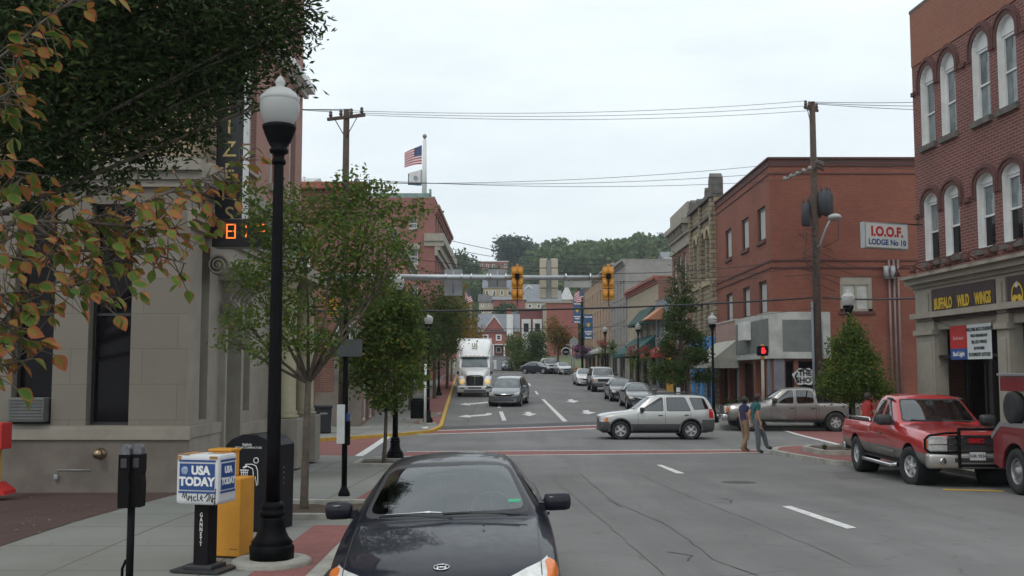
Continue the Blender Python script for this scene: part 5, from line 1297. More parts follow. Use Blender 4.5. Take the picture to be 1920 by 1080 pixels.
# --- brick corner building
X0, YC = 12.0, 48.4; zb0 = -.32; L = 12.9
lb = building('brick_corner_building', 'large plain red brick corner building with white blinds and a grey panelled shopfront', 'building', (X0, YC + L, zb0), (0, -1))
def ls(px, X=X0): return L - (X * F / (px - 960) - YC)     # along the street front
sop = []
for a_, b_ in ((1362, 1377), (1393, 1407), (1423, 1440)):
    x0, x1 = ls(a_ + 1), ls(b_); x1 = x0 + 1.6
    sop += [(x0, x1, 8.37 - zb0, 10.0 - zb0), (x0, x1, 4.84 - zb0, 6.45 - zb0)]
wall(lb, fo, fu, L, 12.35, sop + [(.25, 2.6, -.3, 3.0), (3.2, 5.2, -.3, 3.0), (5.7, 8.9, .05, 2.95), (9.3, 11.4, -.3, 2.95)], RDB, .35, 'street_wall', -.6)
for o_ in sop:
    w_ = window(lb, fo, fu, o_, BLK, BLIND, .16, .12, 0, False, sill=DKB)
for o_, nm in (((.25, 2.6, -.3, 3.0), 'shop_window'), ((3.2, 5.2, -.3, 3.0), 'door'), ((5.7, 8.9, .05, 2.95), 'shop_window'), ((9.3, 11.4, -.3, 2.95), 'door')): window(lb, fo, fu, o_, DOORV, WINGL, .35, .10, 1, False, name=nm)
D_ = 10.5
cam_o = (L, 0, 0); cu_ = (0, 1)
bw_op = (15.16 - X0, 16.65 - X0, 4.9 - zb0, 6.5 - zb0)
cops = [bw_op, (.55, .95, .1, 2.95), (1.15, 2.9, .1, 2.95)]
wall(lb, cam_o, cu_, D_, 12.35, cops, RDB, .14, 'end_wall', -.6)
wf = MB(); M_ = frameM(cam_o, cu_)
def lbx(x0, x1, z0, z1, d0, d1, mb): mb.add([(x, z, d) for d in (d0, d1) for x, z in ((x0, z0), (x1, z0), (x1, z1), (x0, z1))], [(0, 3, 2, 1), (4, 5, 6, 7), (0, 1, 5, 4), (1, 2, 6, 5), (2, 3, 7, 6), (3, 0, 4, 7)], M_)
x0, x1, z0, z1 = bw_op
for q in ((x0, x0 + .16, z0, z1), (x1 - .2, x1, z0, z1), (x0, x1, z1 - .36, z1), (x0, x1, z0, z0 + .12)): lbx(q[0] + .001, q[1] - .001, q[2] + .001, q[3] - .001, -.12, -.02 - .002 * q[2], wf)
lbx(x0 + .7, x0 + .78, z0 + .12, z1 - .36, -.12, -.03, wf); wfo = wf.build('blocked_window', CREAM, lb)
wf = MB(); lbx(x0 + .16, x1 - .2, z0 + .1, z1 - .35, -.12, -.10, wf); wf.build('pane', FRM, wfo)
wf = MB(); lbx(x0 - .1, x1 + .1, z0 - .14, z0, -.02, .08, wf); wf.build('sill', DKB, wfo)
window(lb, cam_o, cu_, cops[1], DOORV, WINGL, .14, .05, 0, False, name='door'); window(lb, cam_o, cu_, cops[2], DOORV, WINGL, .14, .05, 0, False, name='shop_window')
for o3, u3, n3 in ((fo, fu, L), (cam_o, cu_, D_)):
    band(lb, o3, u3, -.06, n3 + .06, 12.0, 12.42, .07, DKB, 'parapet_band', [(0, .1, .05), (.1, .8, .02), (.8, 1, .10)])
    band(lb, o3, u3, 0, n3, 11.62, 11.68, .04, DKB, 'brick_course'); band(lb, o3, u3, 0, n3, 7.55, 7.62, .05, DKB, 'brick_course'); band(lb, o3, u3, 0, n3, 7.22, 7.28, .05, DKB, 'brick_course')
c_ = shell(lb, L, D_, 12.3, RDB, ROOFT, right=False); c_.build('parapet_cap', DKB, lb)
pt = MB(); lbx(8.0, 10.4, 7.9, 9.85, .002, .02, pt); pt.build('brick_patch', RDB2, lb)
dm = MB(); dm.ball((L - 2.0, 7.3, 12.3), .6, 18, 8, sz=.6); dm.build('roof_vent', STEEL, lb)
# panelled fascia wrapping the corner
fz0, fz1 = 2.73 - zb0, 4.87 - zb0
fr = MB(); fx0 = ls(1384)
fr.box2((fx0, -.16, fz0), (L + .16, -.0, fz1)); fr.box2((L + .0, .0, fz0), (L + .16, 2.62, fz1)); fas = fr.build('fascia', FRM, lb)
pn = MB(); pn.box2((fx0 + .12, -.175, fz0 + .28), (L - .1, -.16, fz1 - .28)); pn.build('fascia_panel', PANEL, fas)
pn = MB(); pn.box2((L + .16, .42, fz0 + .32), (L + .175, 2.2, fz1 - .36)); pn.build('fascia_panel', PANEL, fas)
fr = MB(); fr.box2((0, -.10, fz0), (fx0 - .01, 0, fz1)); fr.build('pink_fascia', mat('pink_render', (.34, .22, .19), .8, var=.1, dirt=(.2, .13, .11)), lb)
lg = MB(); lg.box2((0, -.14, fz1), (fx0, 0, fz1 + .07)); lg.build('fascia_ledge', FRM, lb)
sx_ = ls(1414); bxs = MB(); bxs.box2((sx_ - 1.2, -.55, fz0 + .95), (sx_ + .1, -.18, fz0 + 1.85), .02); bxs.build('blank_sign_box', WHITEP, lb)
AWC = mat('canvas_grey', (.36, .36, .32), .9, var=.12, dirt=(.18, .18, .15), dscale=1.2)
awning(lb, fo, fu, -.2, fx0 + .2, 2.65, 4.2, 1.55, AWC, .35)
# corner pier and purple panel, painted sign in the window
pr_ = MB(); pr_.box2((L + .0, .02, 0), (L + .06, .5, fz0)); pr_.box2((L - .9, -.06, 0), (L - .3, 0, fz0)); pr_.box2((5.3, -.06, 0), (5.6, -.0, fz0)); pr_.build('shopfront_pier', mat('slate_pier', (.18, .18, .21), .7, var=.15), lb)
cl_ = mat('sticker_white', (.55, .56, .54), .6)
sk = thing('painted_sign', 'white cloud shaped window sign with black hand lettering beside the grey pillar', 'sign', (0, 0, 0))
a0 = at(1487, 722, YC - .05); a1 = at(1530, 690, YC - .05); cx, cz = (a0.x + a1.x) / 2, (a0.z + a1.z) / 2; w2, h2 = (a1.x - a0.x) / 2, (a1.z - a0.z) / 2
b = MB(); P = [(cx + w2 * (1 + .10 * math.sin(5 * t)) * math.cos(t), cz + h2 * (1 + .12 * math.cos(6 * t)) * math.sin(t)) for t in [i * PI / 18 for i in range(36)]]
b.prism(P, YC - .06, YC - .03, 'y'); b.build('board', cl_, sk)
text(sk, 'lettering', 'THE', .32, (cx + .02, YC - .065, cz + .14), (1, 0), BLK, .003, bold=.014); text(sk, 'lettering', 'SHOT', .34, (cx + .05, YC - .065, cz - .18), (1, 0), BLK, .003, bold=.014)
b = MB(); b.tube([(cx - w2 * .62, YC - .065, cz + .18), (cx - w2 * .8, YC - .065, cz), (cx - w2 * .62, YC - .065, cz - .2)], .05, 6); b.tube([(cx - w2 * .55, YC - .065, cz + h2 * .72), (cx, YC - .065, cz + h2 * .88), (cx + w2 * .5, YC - .065, cz + h2 * .68)], .03, 6); b.build('doodle', BLK, sk)
# conduits and meters on the end wall
cd = MB()
for px in (1671, 1680, 1688): X = at(px, 700, YC).x; cd.cyl((L + .1, X - X0, .1), (L + .1, X - X0, 7.6), .055, n=8)
cd.build('conduit', mat('conduit_grey', (.20, .15, .14), .6, .2), lb)
for px in (1663, 1676): X = at(px, 700, YC).x; b = MB(); b.cyl((L + .25, X - X0, 6.7), (L + .25, X - X0, 7.3), .12, n=10); b.build('insulator_box', GREYP, lb)
# --- rough stone building
RGH = brick('rough_sandstone', (.36, .30, .20), (.25, .21, .15), (.12, .10, .08), .55, .28, .03, .95, 1.0, (.10, .085, .07), .7)
SMT = mat('smooth_sandstone', (.36, .30, .18), .85, var=.15, scale=2, dirt=(.15, .12, .09), dscale=.9, damt=.7)
DST = mat('sooty_stone', (.11, .10, .09), .9, var=.4, scale=3, bump=.5)
rz0 = .12; Y1 = YC + L + .05; L2 = 7.7
rb = building('stone_arched_building', 'narrow rough sandstone building with four round arches and a sooty stepped parapet', 'building', (X0 - .15, Y1 + L2, rz0), (0, -1))
aw_ = [(1.1 + k * 1.45, 2.05 + k * 1.45, 7.6, 10.6, .48) for k in range(4)]
wall(rb, fo, fu, L2, 12.4, aw_ + [(1.0 + k * 2.0, 2.0 + k * 2.0, 4.2, 6.2) for k in range(3)] + [(.8, 3.4, .2, 2.6), (4.2, 7.0, .2, 2.6)], RGH, .3, 'street_wall', -1)
for o_ in aw_: window(rb, fo, fu, o_, BLK, WINGL, .3, .06, 0, True, sill=SMT)
for k in range(3): window(rb, fo, fu, (1.0 + k * 2.0, 2.0 + k * 2.0, 4.2, 6.2), BLK, WINGL, .3, .06)
def arch_ring(par, O, u, o_, w, d, m, name='arch_ring', n=14, legs=0.0):
    x0, x1, a, b, rise = o_; M = frameM(O, u); cx = (x0 + x1) / 2; r = (x1 - x0) / 2; zc = b - rise; mb = MB(); rows = []
    A = [(PI * i / n) for i in range(n + 1)]
    def row(ix, iz, ox, oz): rows.append([M @ Vector(p) for p in ((ix, iz, .0), (ix, iz, d), (ox, oz, d), (ox, oz, .0))])
    if legs: row(x1, zc - legs, x1 + w, zc - legs)
    for t in A: row(cx + r * math.cos(t), zc + rise * math.sin(t), cx + (r + w) * math.cos(t), zc + (rise + w) * math.sin(t))
    if legs: row(x0, zc - legs, x0 - w, zc - legs)
    mb.grid(rows); mb.poly(rows[0]); mb.poly(rows[-1]); return mb.build(name, m, par)
for o_ in aw_: arch_ring(rb, fo, fu, o_, .24, .08, SMT)
band(rb, fo, fu, 0, L2, 11.2, 11.35, .15, DST, 'string_course'); band(rb, fo, fu, 0, L2, 7.2, 7.45, .12, SMT, 'string_course'); band(rb, fo, fu, -.1, L2 + .1, 12.3, 12.55, .25, DST, 'parapet')
for x, w_, h_ in ((L2 - .9, .95, 1.3), (L2 - 2.2, .5, .7), (.2, .6, .8), (2.6, .5, .5)):
    b = MB(); b.prism([(x, 12.5), (x + w_, 12.5), (x + w_, 12.5 + h_ * .75), (x + w_ * .5, 12.5 + h_), (x, 12.5 + h_ * .7)], -.1, .6, 'y'); b.build('finial', DST, rb)
for x in (.05, 3.6, L2 - .5):
    b = MB(); b.box2((x, -.16, 6.5), (x + .42, 0, 12.3)); b.build('pilaster', RGH, rb)
c_ = shell(rb, L2, 12, 12.4, RGH, ROOFT); c_.build('parapet_cap', DST, rb)
BLUEP = mat('bright_blue_paint', (.045, .22, .50), .55, var=.08); DBLUE = mat('deep_blue_paint', (.02, .075, .20), .5)
b = MB(); b.box2((.2, -.22, 2.6), (L2 - .1, -.0, 4.1)); b.box2((.2, -.16, -.4), (.75, 0, 2.6)); b.box2((3.45, -.16, -.4), (4.15, 0, 2.6)); b.box2((7.05, -.16, -.4), (L2 - .1, 0, 2.6)); b.box2((.75, -.12, -.4), (3.45, 0, .55)); b.build('blue_shopfront', BLUEP, rb)
b = MB(); b.box2((4.2, -.10, -.4), (7.0, 0, .4)); b.build('deep_blue_panel', DBLUE, rb)
window(rb, fo, fu, (.8, 3.4, .56, 2.6), BLUEP, WINSKY, .2, .06, 1, False, name='shop_window'); window(rb, fo, fu, (4.2, 7.0, .4, 2.6), DBLUE, WINGL, .2, .06, 2, False, name='shop_window')
b = MB(); b.box2((3.5, -.26, 3.1), (4.3, -.22, 3.6)); b.build('shop_notice', cl_, rb)
# --- ornate cornice building
Y2 = Y1 + L2 + .05; L3 = 7.6
ocb = building('cornice_building', 'red brick building with a deep cream bracketed cornice left of the stone arches', 'building', (X0 - .25, Y2 + L3, .45), (0, -1))
ops_ = [(.8 + k * 2.1, 2.1 + k * 2.1, z, z + 2.5) for k in range(3) for z in (3.9, 7.3)]
wall(ocb, fo, fu, L3, 12.3, ops_ + [(.6, 3.2, .1, 2.5), (4, 7, .1, 2.5)], REDB, .2, 'street_wall', -1)
for o_ in ops_: window(ocb, fo, fu, o_, WHITEP, WINSKY, .2, .09, 0, True, sill=CREAM)
for o_ in ((.6, 3.2, .1, 2.5), (4, 7, .1, 2.5)): window(ocb, fo, fu, o_, BLK, WINGL, .2, .08, 1, False, name='shop_window')
band(ocb, fo, fu, -.15, L3 + .1, 10.1, 11.9, .4, CREAM, 'cornice', [(0, .12, .18), (.12, .45, .05), (.45, .55, .22), (.55, .8, .08), (.8, 1, .55)]); band(ocb, fo, fu, 0, L3, 12.0, 13.0, .12, CREAM, 'parapet'); band(ocb, fo, fu, 0, L3, 6.6, 6.85, .12, CREAM, 'string_course')
for k in range(6): b = MB(); b.box2((.4 + k * 1.35, -.42, 11.05), (.62 + k * 1.35, 0, 11.5)); b.build('cornice_bracket', CREAM, ocb)
c_ = shell(ocb, L3, 12, 12.9, REDB, ROOFT); c_.build('parapet_cap', CREAM, ocb)
def shopsim(name, label, Y, Lw, X, z0, H, m, side, cols, rows, zrow, wh, ww, gm=WINSKY, frame=WHITEP, cor=None, shop=WINGL, D=12, corh=.5):
    bld = building(name, label, 'building', (X, Y + Lw, z0), (.03, -1)); o2 = []
    for r_ in range(rows):
        for k in range(cols):
            x = Lw * (k + .5) / cols - ww / 2; o2.append((x, x + ww, zrow[r_], zrow[r_] + wh))
    sh = [(Lw * (k + .12) / max(1, int(Lw / 4.5)), Lw * (k + .88) / max(1, int(Lw / 4.5)), .1, 2.7) for k in range(max(1, int(Lw / 4.5)))]
    wall(bld, fo, fu, Lw, H, o2 + sh, m, .2, 'street_wall', -1.2)
    for o_ in o2: window(bld, fo, fu, o_, frame, gm, .2, .07, 0, True, sill=CREAM)
    for o_ in sh: window(bld, fo, fu, o_, BLK, shop, .2, .08, 2, False, name='shop_window')
    if cor: band(bld, fo, fu, -.1, Lw + .1, H - corh, H + .1, .35, cor, 'cornice', [(0, .3, .12), (.3, .6, .22), (.6, 1, .4)]); band(bld, fo, fu, 0, Lw, 2.9, 3.2, .15, cor, 'string_course')
    c_ = shell(bld, Lw, D, H, side, ROOFT); c_.build('parapet_cap', cor or side, bld); return bld
SID = mat('blue_grey_siding', (.20, .23, .25), .7, var=.1); CRB = mat('cream_brick', (.38, .32, .23), .85, var=.15, scale=2, bump=.2)
TERR = mat('terracotta_trim', (.32, .10, .07), .7); GRN = mat('green_canvas', (.015, .085, .08), .8, var=.2); DGRN = mat('dark_green_canvas', (.015, .06, .055), .8)
GRST = mat('grey_stucco', (.30, .29, .27), .85, var=.12, dirt=(.18, .17, .15)); RDC = mat('red_canvas', (.30, .03, .03), .7); TIL = mat('tile_orange', (.42, .20, .11), .8, var=.25, scale=12)
s1 = shopsim('siding_shop', 'low shop with blue grey siding and a tiled canopy beyond the tall evergreen', 77.2, 7.4, 11.6, .6, 7.2, SID, REDB, 3, 1, [4.3], 1.7, 1.1, WINGL)
awning(s1, fo, fu, .2, 3.6, 5.6, 6.6, 1.2, TIL, .1, 'tile_canopy'); awning(s1, fo, fu, .4, 7.2, 2.6, 3.6, 1.4, RDC, .3, 'red_awning')
yl = MB(); yl.box2((6.5, -.35, -.4), (7.2, 0, 3.9)); yl.build('yellow_pier', mat('sunny_yellow', (.55, .34, .05), .6), s1); rd = MB(); rd.box2((5.4, -.25, -.4), (6.4, 0, 2.4)); rd.build('red_door', RDC, s1)
s2 = shopsim('cream_shop', 'cream brick shop with red cornice and green awnings on both floors', 84.8, 18, 11.3, .95, 8.9, CRB, REDB, 5, 1, [4.2], 1.8, 1.5, WINGL, cor=TERR)
awning(s2, fo, fu, 4, 17.6, 2.5, 4.3, 2.0, GRN, .3, 'green_awning'); awning(s2, fo, fu, 8, 16.5, 5.2, 6.7, 1.1, DGRN, .2, 'upper_awning')
b = MB(); b.box2((.3, -.2, 3.2), (17.8, 0, 4.0)); b.build('pale_fascia', FRM, s2)
s3 = shopsim('grey_block', 'tall grey stucco block with three rows of windows past the cream shop', 103, 12, 10.8, 1.4, 11.8, GRST, GRST, 5, 3, [3.7, 6.0, 8.3], 1.6, 1.0, WINSKY, cor=GRST)
s4 = shopsim('tan_block', 'long tan brick block farthest along the right side', 115.2, 34, 10.3, 1.9, 12.2, mat('tan_wall', (.36, .24, .16), .85, var=.15, scale=1.5, dirt=(.22, .15, .10)), TIL, 11, 3, [3.7, 6.2, 8.7], 1.7, 1.3, WINSKY, cor=CREAM)
awning(s4, fo, fu, 3, 14, 2.2, 3.4, 1.6, DGRN, .3, 'dark_awning'); awning(s4, fo, fu, 17, 33, 2.4, 3.4, 1.5, AWC, .3, 'pale_awning')
# --- restaurant building
rz_ = -.27; RO = (12.0, 30.9, rz_); ru = (.06, -1)
re = building('restaurant_building', 'three storey dark red brick building with white arched windows and a yellow lettered restaurant sign', 'building', RO, ru)
RL = 13.5
def rs_(px): k = (px - 960) / F; return (30.9 * k - 12) / (k + .06)
def rx(px, z=0): return rs_(px)
prs = [(.52, 1.38), (1.78, 2.64), (3.58, 4.46), (4.86, 5.74), (6.9, 7.78), (8.2, 9.08), (10.2, 11.08), (11.5, 12.38)]
o3 = [(a_, b_, 8.65 - rz_, 10.97 - rz_, .43) for a_, b_ in prs]; o2 = [(a_, b_, 5.28 - rz_, 7.22 - rz_, .24) for a_, b_ in prs]
g_ops = [(1.15, 4.55, .0, 3.55), (5.15, 8.6, .3, 3.55), (9.2, 12.6, .3, 3.55)]
wall(re, fo, fu, RL, 3.8, g_ops, CREAM, .26, 'ground_floor_wall', -.6)
wall(re, fo, fu, RL, 11.45, o3 + o2, RWB, .26, 'street_wall', 3.8, jm=WHITEP)
wall(re, (0, -.02, 0), fu, RL, 13.1, [], RWB2, .05, 'upper_wall', 11.45)
for o_ in o3 + o2: window(re, fo, fu, o_, WHITEP, WINSKY, .22, .07, 0, True, sill=DST, gm2=WINGL if o_ in o2 else None)  # lower row: bottom sashes dark, top ones keep the painted sky reflection
for o_ in o3: arch_ring(re, fo, fu, o_, .25, .03, DKB, legs=.25); arch_ring(re, fo, fu, (o_[0] - .13, o_[1] + .13, o_[2], o_[3] + .13, o_[4] + .13), .05, .06, DKB, legs=.25)
for o_ in o2: arch_ring(re, fo, fu, o_, .24, .03, DKB, legs=.35); arch_ring(re, fo, fu, (o_[0] - .13, o_[1] + .13, o_[2], o_[3] + .13, o_[4] + .13), .05, .06, DKB, legs=.35)
def gaps(z0, z1, d):
    x = 0
    for a_, b_ in prs + [(RL, RL)]:
        if a_ - .32 > x: band(re, fo, fu, x, min(a_ - .32, RL), z0, z1, d, DKB, 'brick_course')
        x = b_ + .32
gaps(10.4 - rz_ - .12, 10.4 - rz_, .07); gaps(6.72 - rz_ - .12, 6.72 - rz_, .07)
c_ = shell(re, RL, 11, 13.1, RWB2, ROOFT, left=True); c_.build('parapet_cap', DST, re)
cz = 4.42 - rz_
band(re, fo, fu, -.12, RL, cz, cz + .44, .5, CREAM, 'cornice', [(0, .2, .12), (.2, .45, .2), (.45, .8, .38), (.8, 1, .55)])
band(re, fo, fu, -.05, RL, 3.68 - rz_ - .14, 3.68 - rz_ + .1, .26, CREAM, 'lower_moulding', [(0, .35, .1), (.35, 1, .28)])
for a_, b_ in ((.0, 1.13), (4.57, 5.13), (8.62, 9.18), (12.62, RL)):
    b = MB(); b.box2((a_, -.12, -.3), (b_, 0, 3.8)); b.box2((a_ + .12, -.15, .9), (b_ - .12, -.12, 3.2), .02); b.box2((a_ - .04, -.17, -.3), (b_ + .04, 0, .25)); b.box2((a_ - .05, -.2, 3.42), (b_ + .05, 0, 3.56)); b.build('pilaster', CREAM, re)
    b = MB(); b.box2((a_ + .05, -.14, 3.82), (b_ - .05, 0, cz)); b.box2((a_ + .2, -.17, 3.92), (b_ - .2, -.14, cz - .1)); b.build('frieze_block', CREAM, re)
SGN = mat('sign_brown', (.045, .022, .025), .5); YLW = mat('sign_yellow', (.62, .42, .03), .5, var=.04)
sgb = MB(); sgb.box2((1.1, -.13, 3.8), (4.55, -.02, cz)); so1 = sgb.build('sign_board', SGN, re)
Mloc = lambda x, z: (x, -.14, z)
zc = (3.8 + cz) / 2
for tx, x, s_ in (('BUFFALO', 1.78, .42), ('WILD', 2.93, .42), ('WINGS', 3.96, .42)): text(so1, 'lettering', tx, s_, Mloc(x, zc), (1, 0), YLW, .006, bold=.014, sx=.60)
for x in (2.42, 3.40): b = MB(); b.box2((x - .008, -.134, 3.8), (x + .008, -.13, cz)); b.build('board_joint', BLK, so1)
sgb = MB(); sgb.box2((5.16, -.13, 3.8), (8.6, -.02, cz)); so2 = sgb.build('sign_board', SGN, re)
em = MB(); rows = []
for i in range(19):
    t = PI * (1.12 - 1.24 * i / 18); rows.append([(5.62 + .27 * math.cos(t) * q, -.15, zc - .05 + .33 * math.sin(t) * q) for q in (.82, 1.0)])
em.grid(rows); em.prism([(5.34, zc - .28), (5.50, zc - .22), (5.62, zc - .12), (5.74, zc - .22), (5.90, zc - .28), (5.84, zc - .10), (5.74, zc - .02), (5.62, zc - .06), (5.50, zc - .02), (5.40, zc - .10)], -.16, -.14, 'y'); em.build('emblem', YLW, so2)
em = MB(); em.prism([(5.54, zc + .18), (5.62, zc + .30), (5.70, zc + .18), (5.62, zc + .13)], -.165, -.14, 'y'); em.build('emblem_tip', cl_, so2)
for i, o_ in enumerate(g_ops):
    window(re, fo, fu, o_, DOORV, SHOPGL, .30 if i else .8, .09, 2, False, name='shop_window')
    inn = MB(); inn.box2((o_[0], .3 if i else .8, .0), (o_[1], 5.5, .02)); inn.poly([(o_[0], 5.5, 0), (o_[1], 5.5, 0), (o_[1], 5.5, 3.5), (o_[0], 5.5, 3.5)]); inn.poly([(o_[0], .3, 3.5), (o_[1], .3, 3.5), (o_[1], 5.5, 3.5), (o_[0], 5.5, 3.5)]); inn.build('dark_interior', mat('restaurant_dark', (.03, .018, .015), .8), re)
tr_ = MB(); tr_.box2((1.18, -.02, 2.75), (4.52, .75, 2.83)); tr_.box2((3.95, .0, .0), (4.05, .72, 3.5)); tr_.build('door_transom', DOORV, re)
b = MB(); b.box2((3.0, 1.2, .9), (3.5, 1.22, 1.9)); b.build('poster', mat('poster_yellow', (.22, .19, .02), .7), re)
# gooseneck lamps over the sign
for k in range(12):
    x = -.05 + k * 1.05; b = MB(); b.tube([(x + .35, -.02, cz + .62), (x + .3, -.25, cz + .78), (x + .15, -.5, cz + .78), (x, -.62, cz + .66)], .018, 6)
    b.lathe([(.03, .08), (.05, .04), (.10, -.10), (.08, -.10), (.001, -.02)], 10, Matrix.Translation((x, -.62, cz + .58))); b.build('gooseneck_lamp', DKB, re)
# promotional banner hung in the doorway
bn = thing('promotional_banner', 'red blue and white beer banner tied across the restaurant doorway', 'banner', (0, 0, 0))
Rm = Matrix.Translation(RO) @ Matrix.Rotation(math.atan2(ru[1], ru[0]), 4, 'Z')
def RP(x, y, z): return Rm @ Vector((x, y, z))
bx0, bx1 = rs_(1783), rs_(1861); bz0, bz1 = 2.42 - rz_, 3.34 - rz_; bm_ = bx0 + (bx1 - bx0) * .43
def bpanel(xa, xb, za, zb, m, nm, y=.0): q = MB(); q.add([RP(xa, y, za), RP(xb, y, za), RP(xb, y, zb), RP(xa, y, zb), RP(xa, y + .006, za), RP(xb, y + .006, za), RP(xb, y + .006, zb), RP(xa, y + .006, zb)], [(0, 1, 2, 3), (7, 6, 5, 4), (0, 4, 5, 1), (1, 5, 6, 2), (2, 6, 7, 3), (3, 7, 4, 0)]); return q.build(nm, m, bn)
BY = -.03
bpanel(bm_, bx1, bz0, bz1, mat('vinyl_white', (.58, .62, .62), .5, var=.03), 'white_panel', BY); bpanel(bx0, bm_ - .002, bz0 + .30, bz1, mat('vinyl_red', (.45, .02, .02), .5, var=.15, scale=4), 'red_panel', BY); bpanel(bx0, bm_ - .002, bz0, bz0 + .298, mat('vinyl_blue', (.02, .07, .26), .5, var=.15), 'blue_panel', BY)
def rtext(tx, s_, x, z, m, sx=1.0, bold=.004): p = RP(x, BY - .008, z); return text(bn, 'lettering', tx, s_, p, ru, m, .002, bold=bold, sx=sx)
xm = (bm_ + bx1) / 2; INK = mat('banner_ink', (.03, .04, .035), .6)
for i, (tx, s_) in enumerate((('WELCOME BACK STUDENTS', .125), ('WILD WEDNESDAYS', .10), ('50¢ LEG WINGS', .12), ('$5 PITCHERS', .10), ('$2 DOMESTIC BOTTLES', .125))): rtext(tx, s_, xm, bz1 - .14 - i * .165, INK, .85 if i in (0, 4) else .95)
rtext('Bud Light', .17, (bx0 + bm_) / 2, bz0 + .15, WHT); rtext('Budweiser', .15, (bx0 + bm_) / 2, bz0 + .58, mat('banner_pink', (.6, .25, .25), .5), .95)
rp = MB()
for (x, z), (x2, z2) in (((bx0, bz1), (1.15, bz1 + .18)), ((bx0, bz0), (1.15, bz0 - .2)), ((bx1, bz1), (4.55, bz1 + .15)), ((bx1, bz0), (4.5, bz0 - .4))): rp.tube([RP(x, BY, z), RP(x2, BY, z2)], .006, 4)
rp.build('cords', WIRE, bn)
# lodge sign
ls_ = thing('lodge_sign', 'white box sign with red and blue lettering held out from the brick restaurant wall', 'sign', (0, 0, 0))
p0 = at(1622, 440, 29.6); p1 = at(1703, 440, 30.2); zA, zB = at(1660, 466, 29.8).z, at(1660, 417, 29.8).z
u_ = Vector((p1.x - p0.x, p1.y - p0.y)).normalized(); w_ = (p1 - p0).length; Ms = Matrix.Translation((p0.x, p0.y, zA)) @ Matrix.Rotation(math.atan2(u_.y, u_.x), 4, 'Z')
b = MB(); b.box2((0, 0, 0), (w_, .2, zB - zA), .015); b.build('box', mat('sign_frame_grey', (.32, .34, .35), .4, .3), ls_, M=Ms)
b = MB(); b.box2((.035, -.008, .035), (w_ - .035, -.001, zB - zA - .035)); b.build('face', mat('sign_face_white', (.62, .64, .62), .5, var=.03, dirt=(.4, .4, .36), damt=.3), ls_, M=Ms)
hS = zB - zA
text(ls_, 'lettering', 'I.O.O.F.', .38, Ms @ Vector((w_ / 2, -.012, hS * .64)), u_, mat('sign_red', (.45, .02, .03), .5), .003, bold=.016, sx=.95)
text(ls_, 'lettering', 'LODGE No 10', .225, Ms @ Vector((w_ / 2, -.012, hS * .24)), u_, mat('sign_blue', (.02, .06, .22), .5), .003, bold=.006, sx=.98)
b = MB(); b.tube([Ms @ Vector((w_ * .6, .1, hS)), Ms @ Vector((w_ * .6, .1, hS + .02)), Ms @ Vector((w_ + .9, .15, hS + .04))], .02, 6); b.build('bracket', BLK, ls_)
# ---------------------------------------------------------------- left side beyond the side street
REDB2 = brick('worn_red_brick', (.26, .10, .07), (.19, .075, .055), (.28, .20, .16), .24, .08, .014, samt=.4)
HOTB = mat('hotel_brick_far', (.24, .10, .085), .85, var=.12, scale=.6)
def hole_front(bld, ops, m, W_, H, frame=WHITEP, gm=WINGL, z0=-1, sill=CREAM, O=fo, u=fu, nm='street_wall'):
    wall(bld, O, u, W_, H, ops, m, .2, nm, z0)
    for o_ in ops: window(bld, O, u, o_, frame, gm, .2, .08, 0, True, sill=sill)
l2 = building('corner_brick_building', 'worn red brick building with brick arches across the side street behind the slender tree', 'building', (-17.5, 46.2, -.3), (1, 0))
W2 = 10.9
hole_front(l2, [(1, 2.1, 2.6, 4.6, .3), (4, 5.1, 2.6, 4.6, .3), (1, 2.1, 6.4, 8.4, .3), (4, 5.1, 6.4, 8.4, .3)], REDB2, W2, 10.7)
for z in (9.2, 9.45, 9.7, 10.0): band(l2, fo, fu, 0, W2 + .1, z, z + .1, .05 + (z - 9) * .08, REDB2, 'corbel_course')
band(l2, fo, fu, 0, W2 + .2, 10.5, 10.8, .3, TERR, 'eaves')
l2o = [(1.0 + k * 2.9, 2.4 + k * 2.9, z, z + 2.2, .3) for k in range(5) for z in (4.6, 7.4)] + [(.8 + k * 3, 3.2 + k * 3, .2, 2.8) for k in range(5)]
l2s = [o_ for o_ in l2o]
wall(l2, (W2, 0, 0), (-.04, 1), 15.5, 10.7, l2s, REDB2, .2, 'street_wall', -1)
for o_ in l2s: window(l2, (W2, 0, 0), (-.04, 1), o_, WHITEP, WINGL, .2, .09, 0, True)
b = MB(); b.box2((W2 - 2.0, -.14, -.5), (W2 + .02, -.0, 1.5)); b.box2((W2 - 1.2, -.1, 1.5), (W2 + .02, 0, 3.2)); b.build('stone_base', STONED, l2)
b = MB(); b.box2((W2 - 3.2, -1.1, 3.1), (W2 - 2.2, 0, 5.2)); b.box2((W2 - 3.3, -1.25, 5.2), (W2 - 2.1, 0, 5.5)); b.box2((W2 - 3.3, -1.2, 2.9), (W2 - 2.1, 0, 3.1)); b.prism([(W2 - 3.3, 5.5), (W2 - 2.1, 5.5), (W2 - 2.7, 6.5)], -1.25, 0, 'y'); bay = b.build('bay_window', WHITEP, l2)
b = MB(); b.box2((W2 - 3.0, -1.13, 3.6), (W2 - 2.45, -1.1, 4.7)); b.build('pane', WINGL, bay)
b = MB(); b.poly([(0, .3, 10.6), (W2 - .6, .3, 10.6), (W2 - .9, 14, 10.6), (0, 14, 10.6)]); b.build('roof', mat('metal_roof', (.42, .43, .42), .5, .2), l2)
gable(l2, .5, 7.5, .8, 12, 10.62, 12.2, mat('metal_roof', (.42, .43, .42), .5, .2), 'x', name='skylight_roof')
l3 = building('left_row_building', 'orange and cream brick row building hidden behind the left street trees', 'building', (-7.4, 62, .25), (-.04, 1))
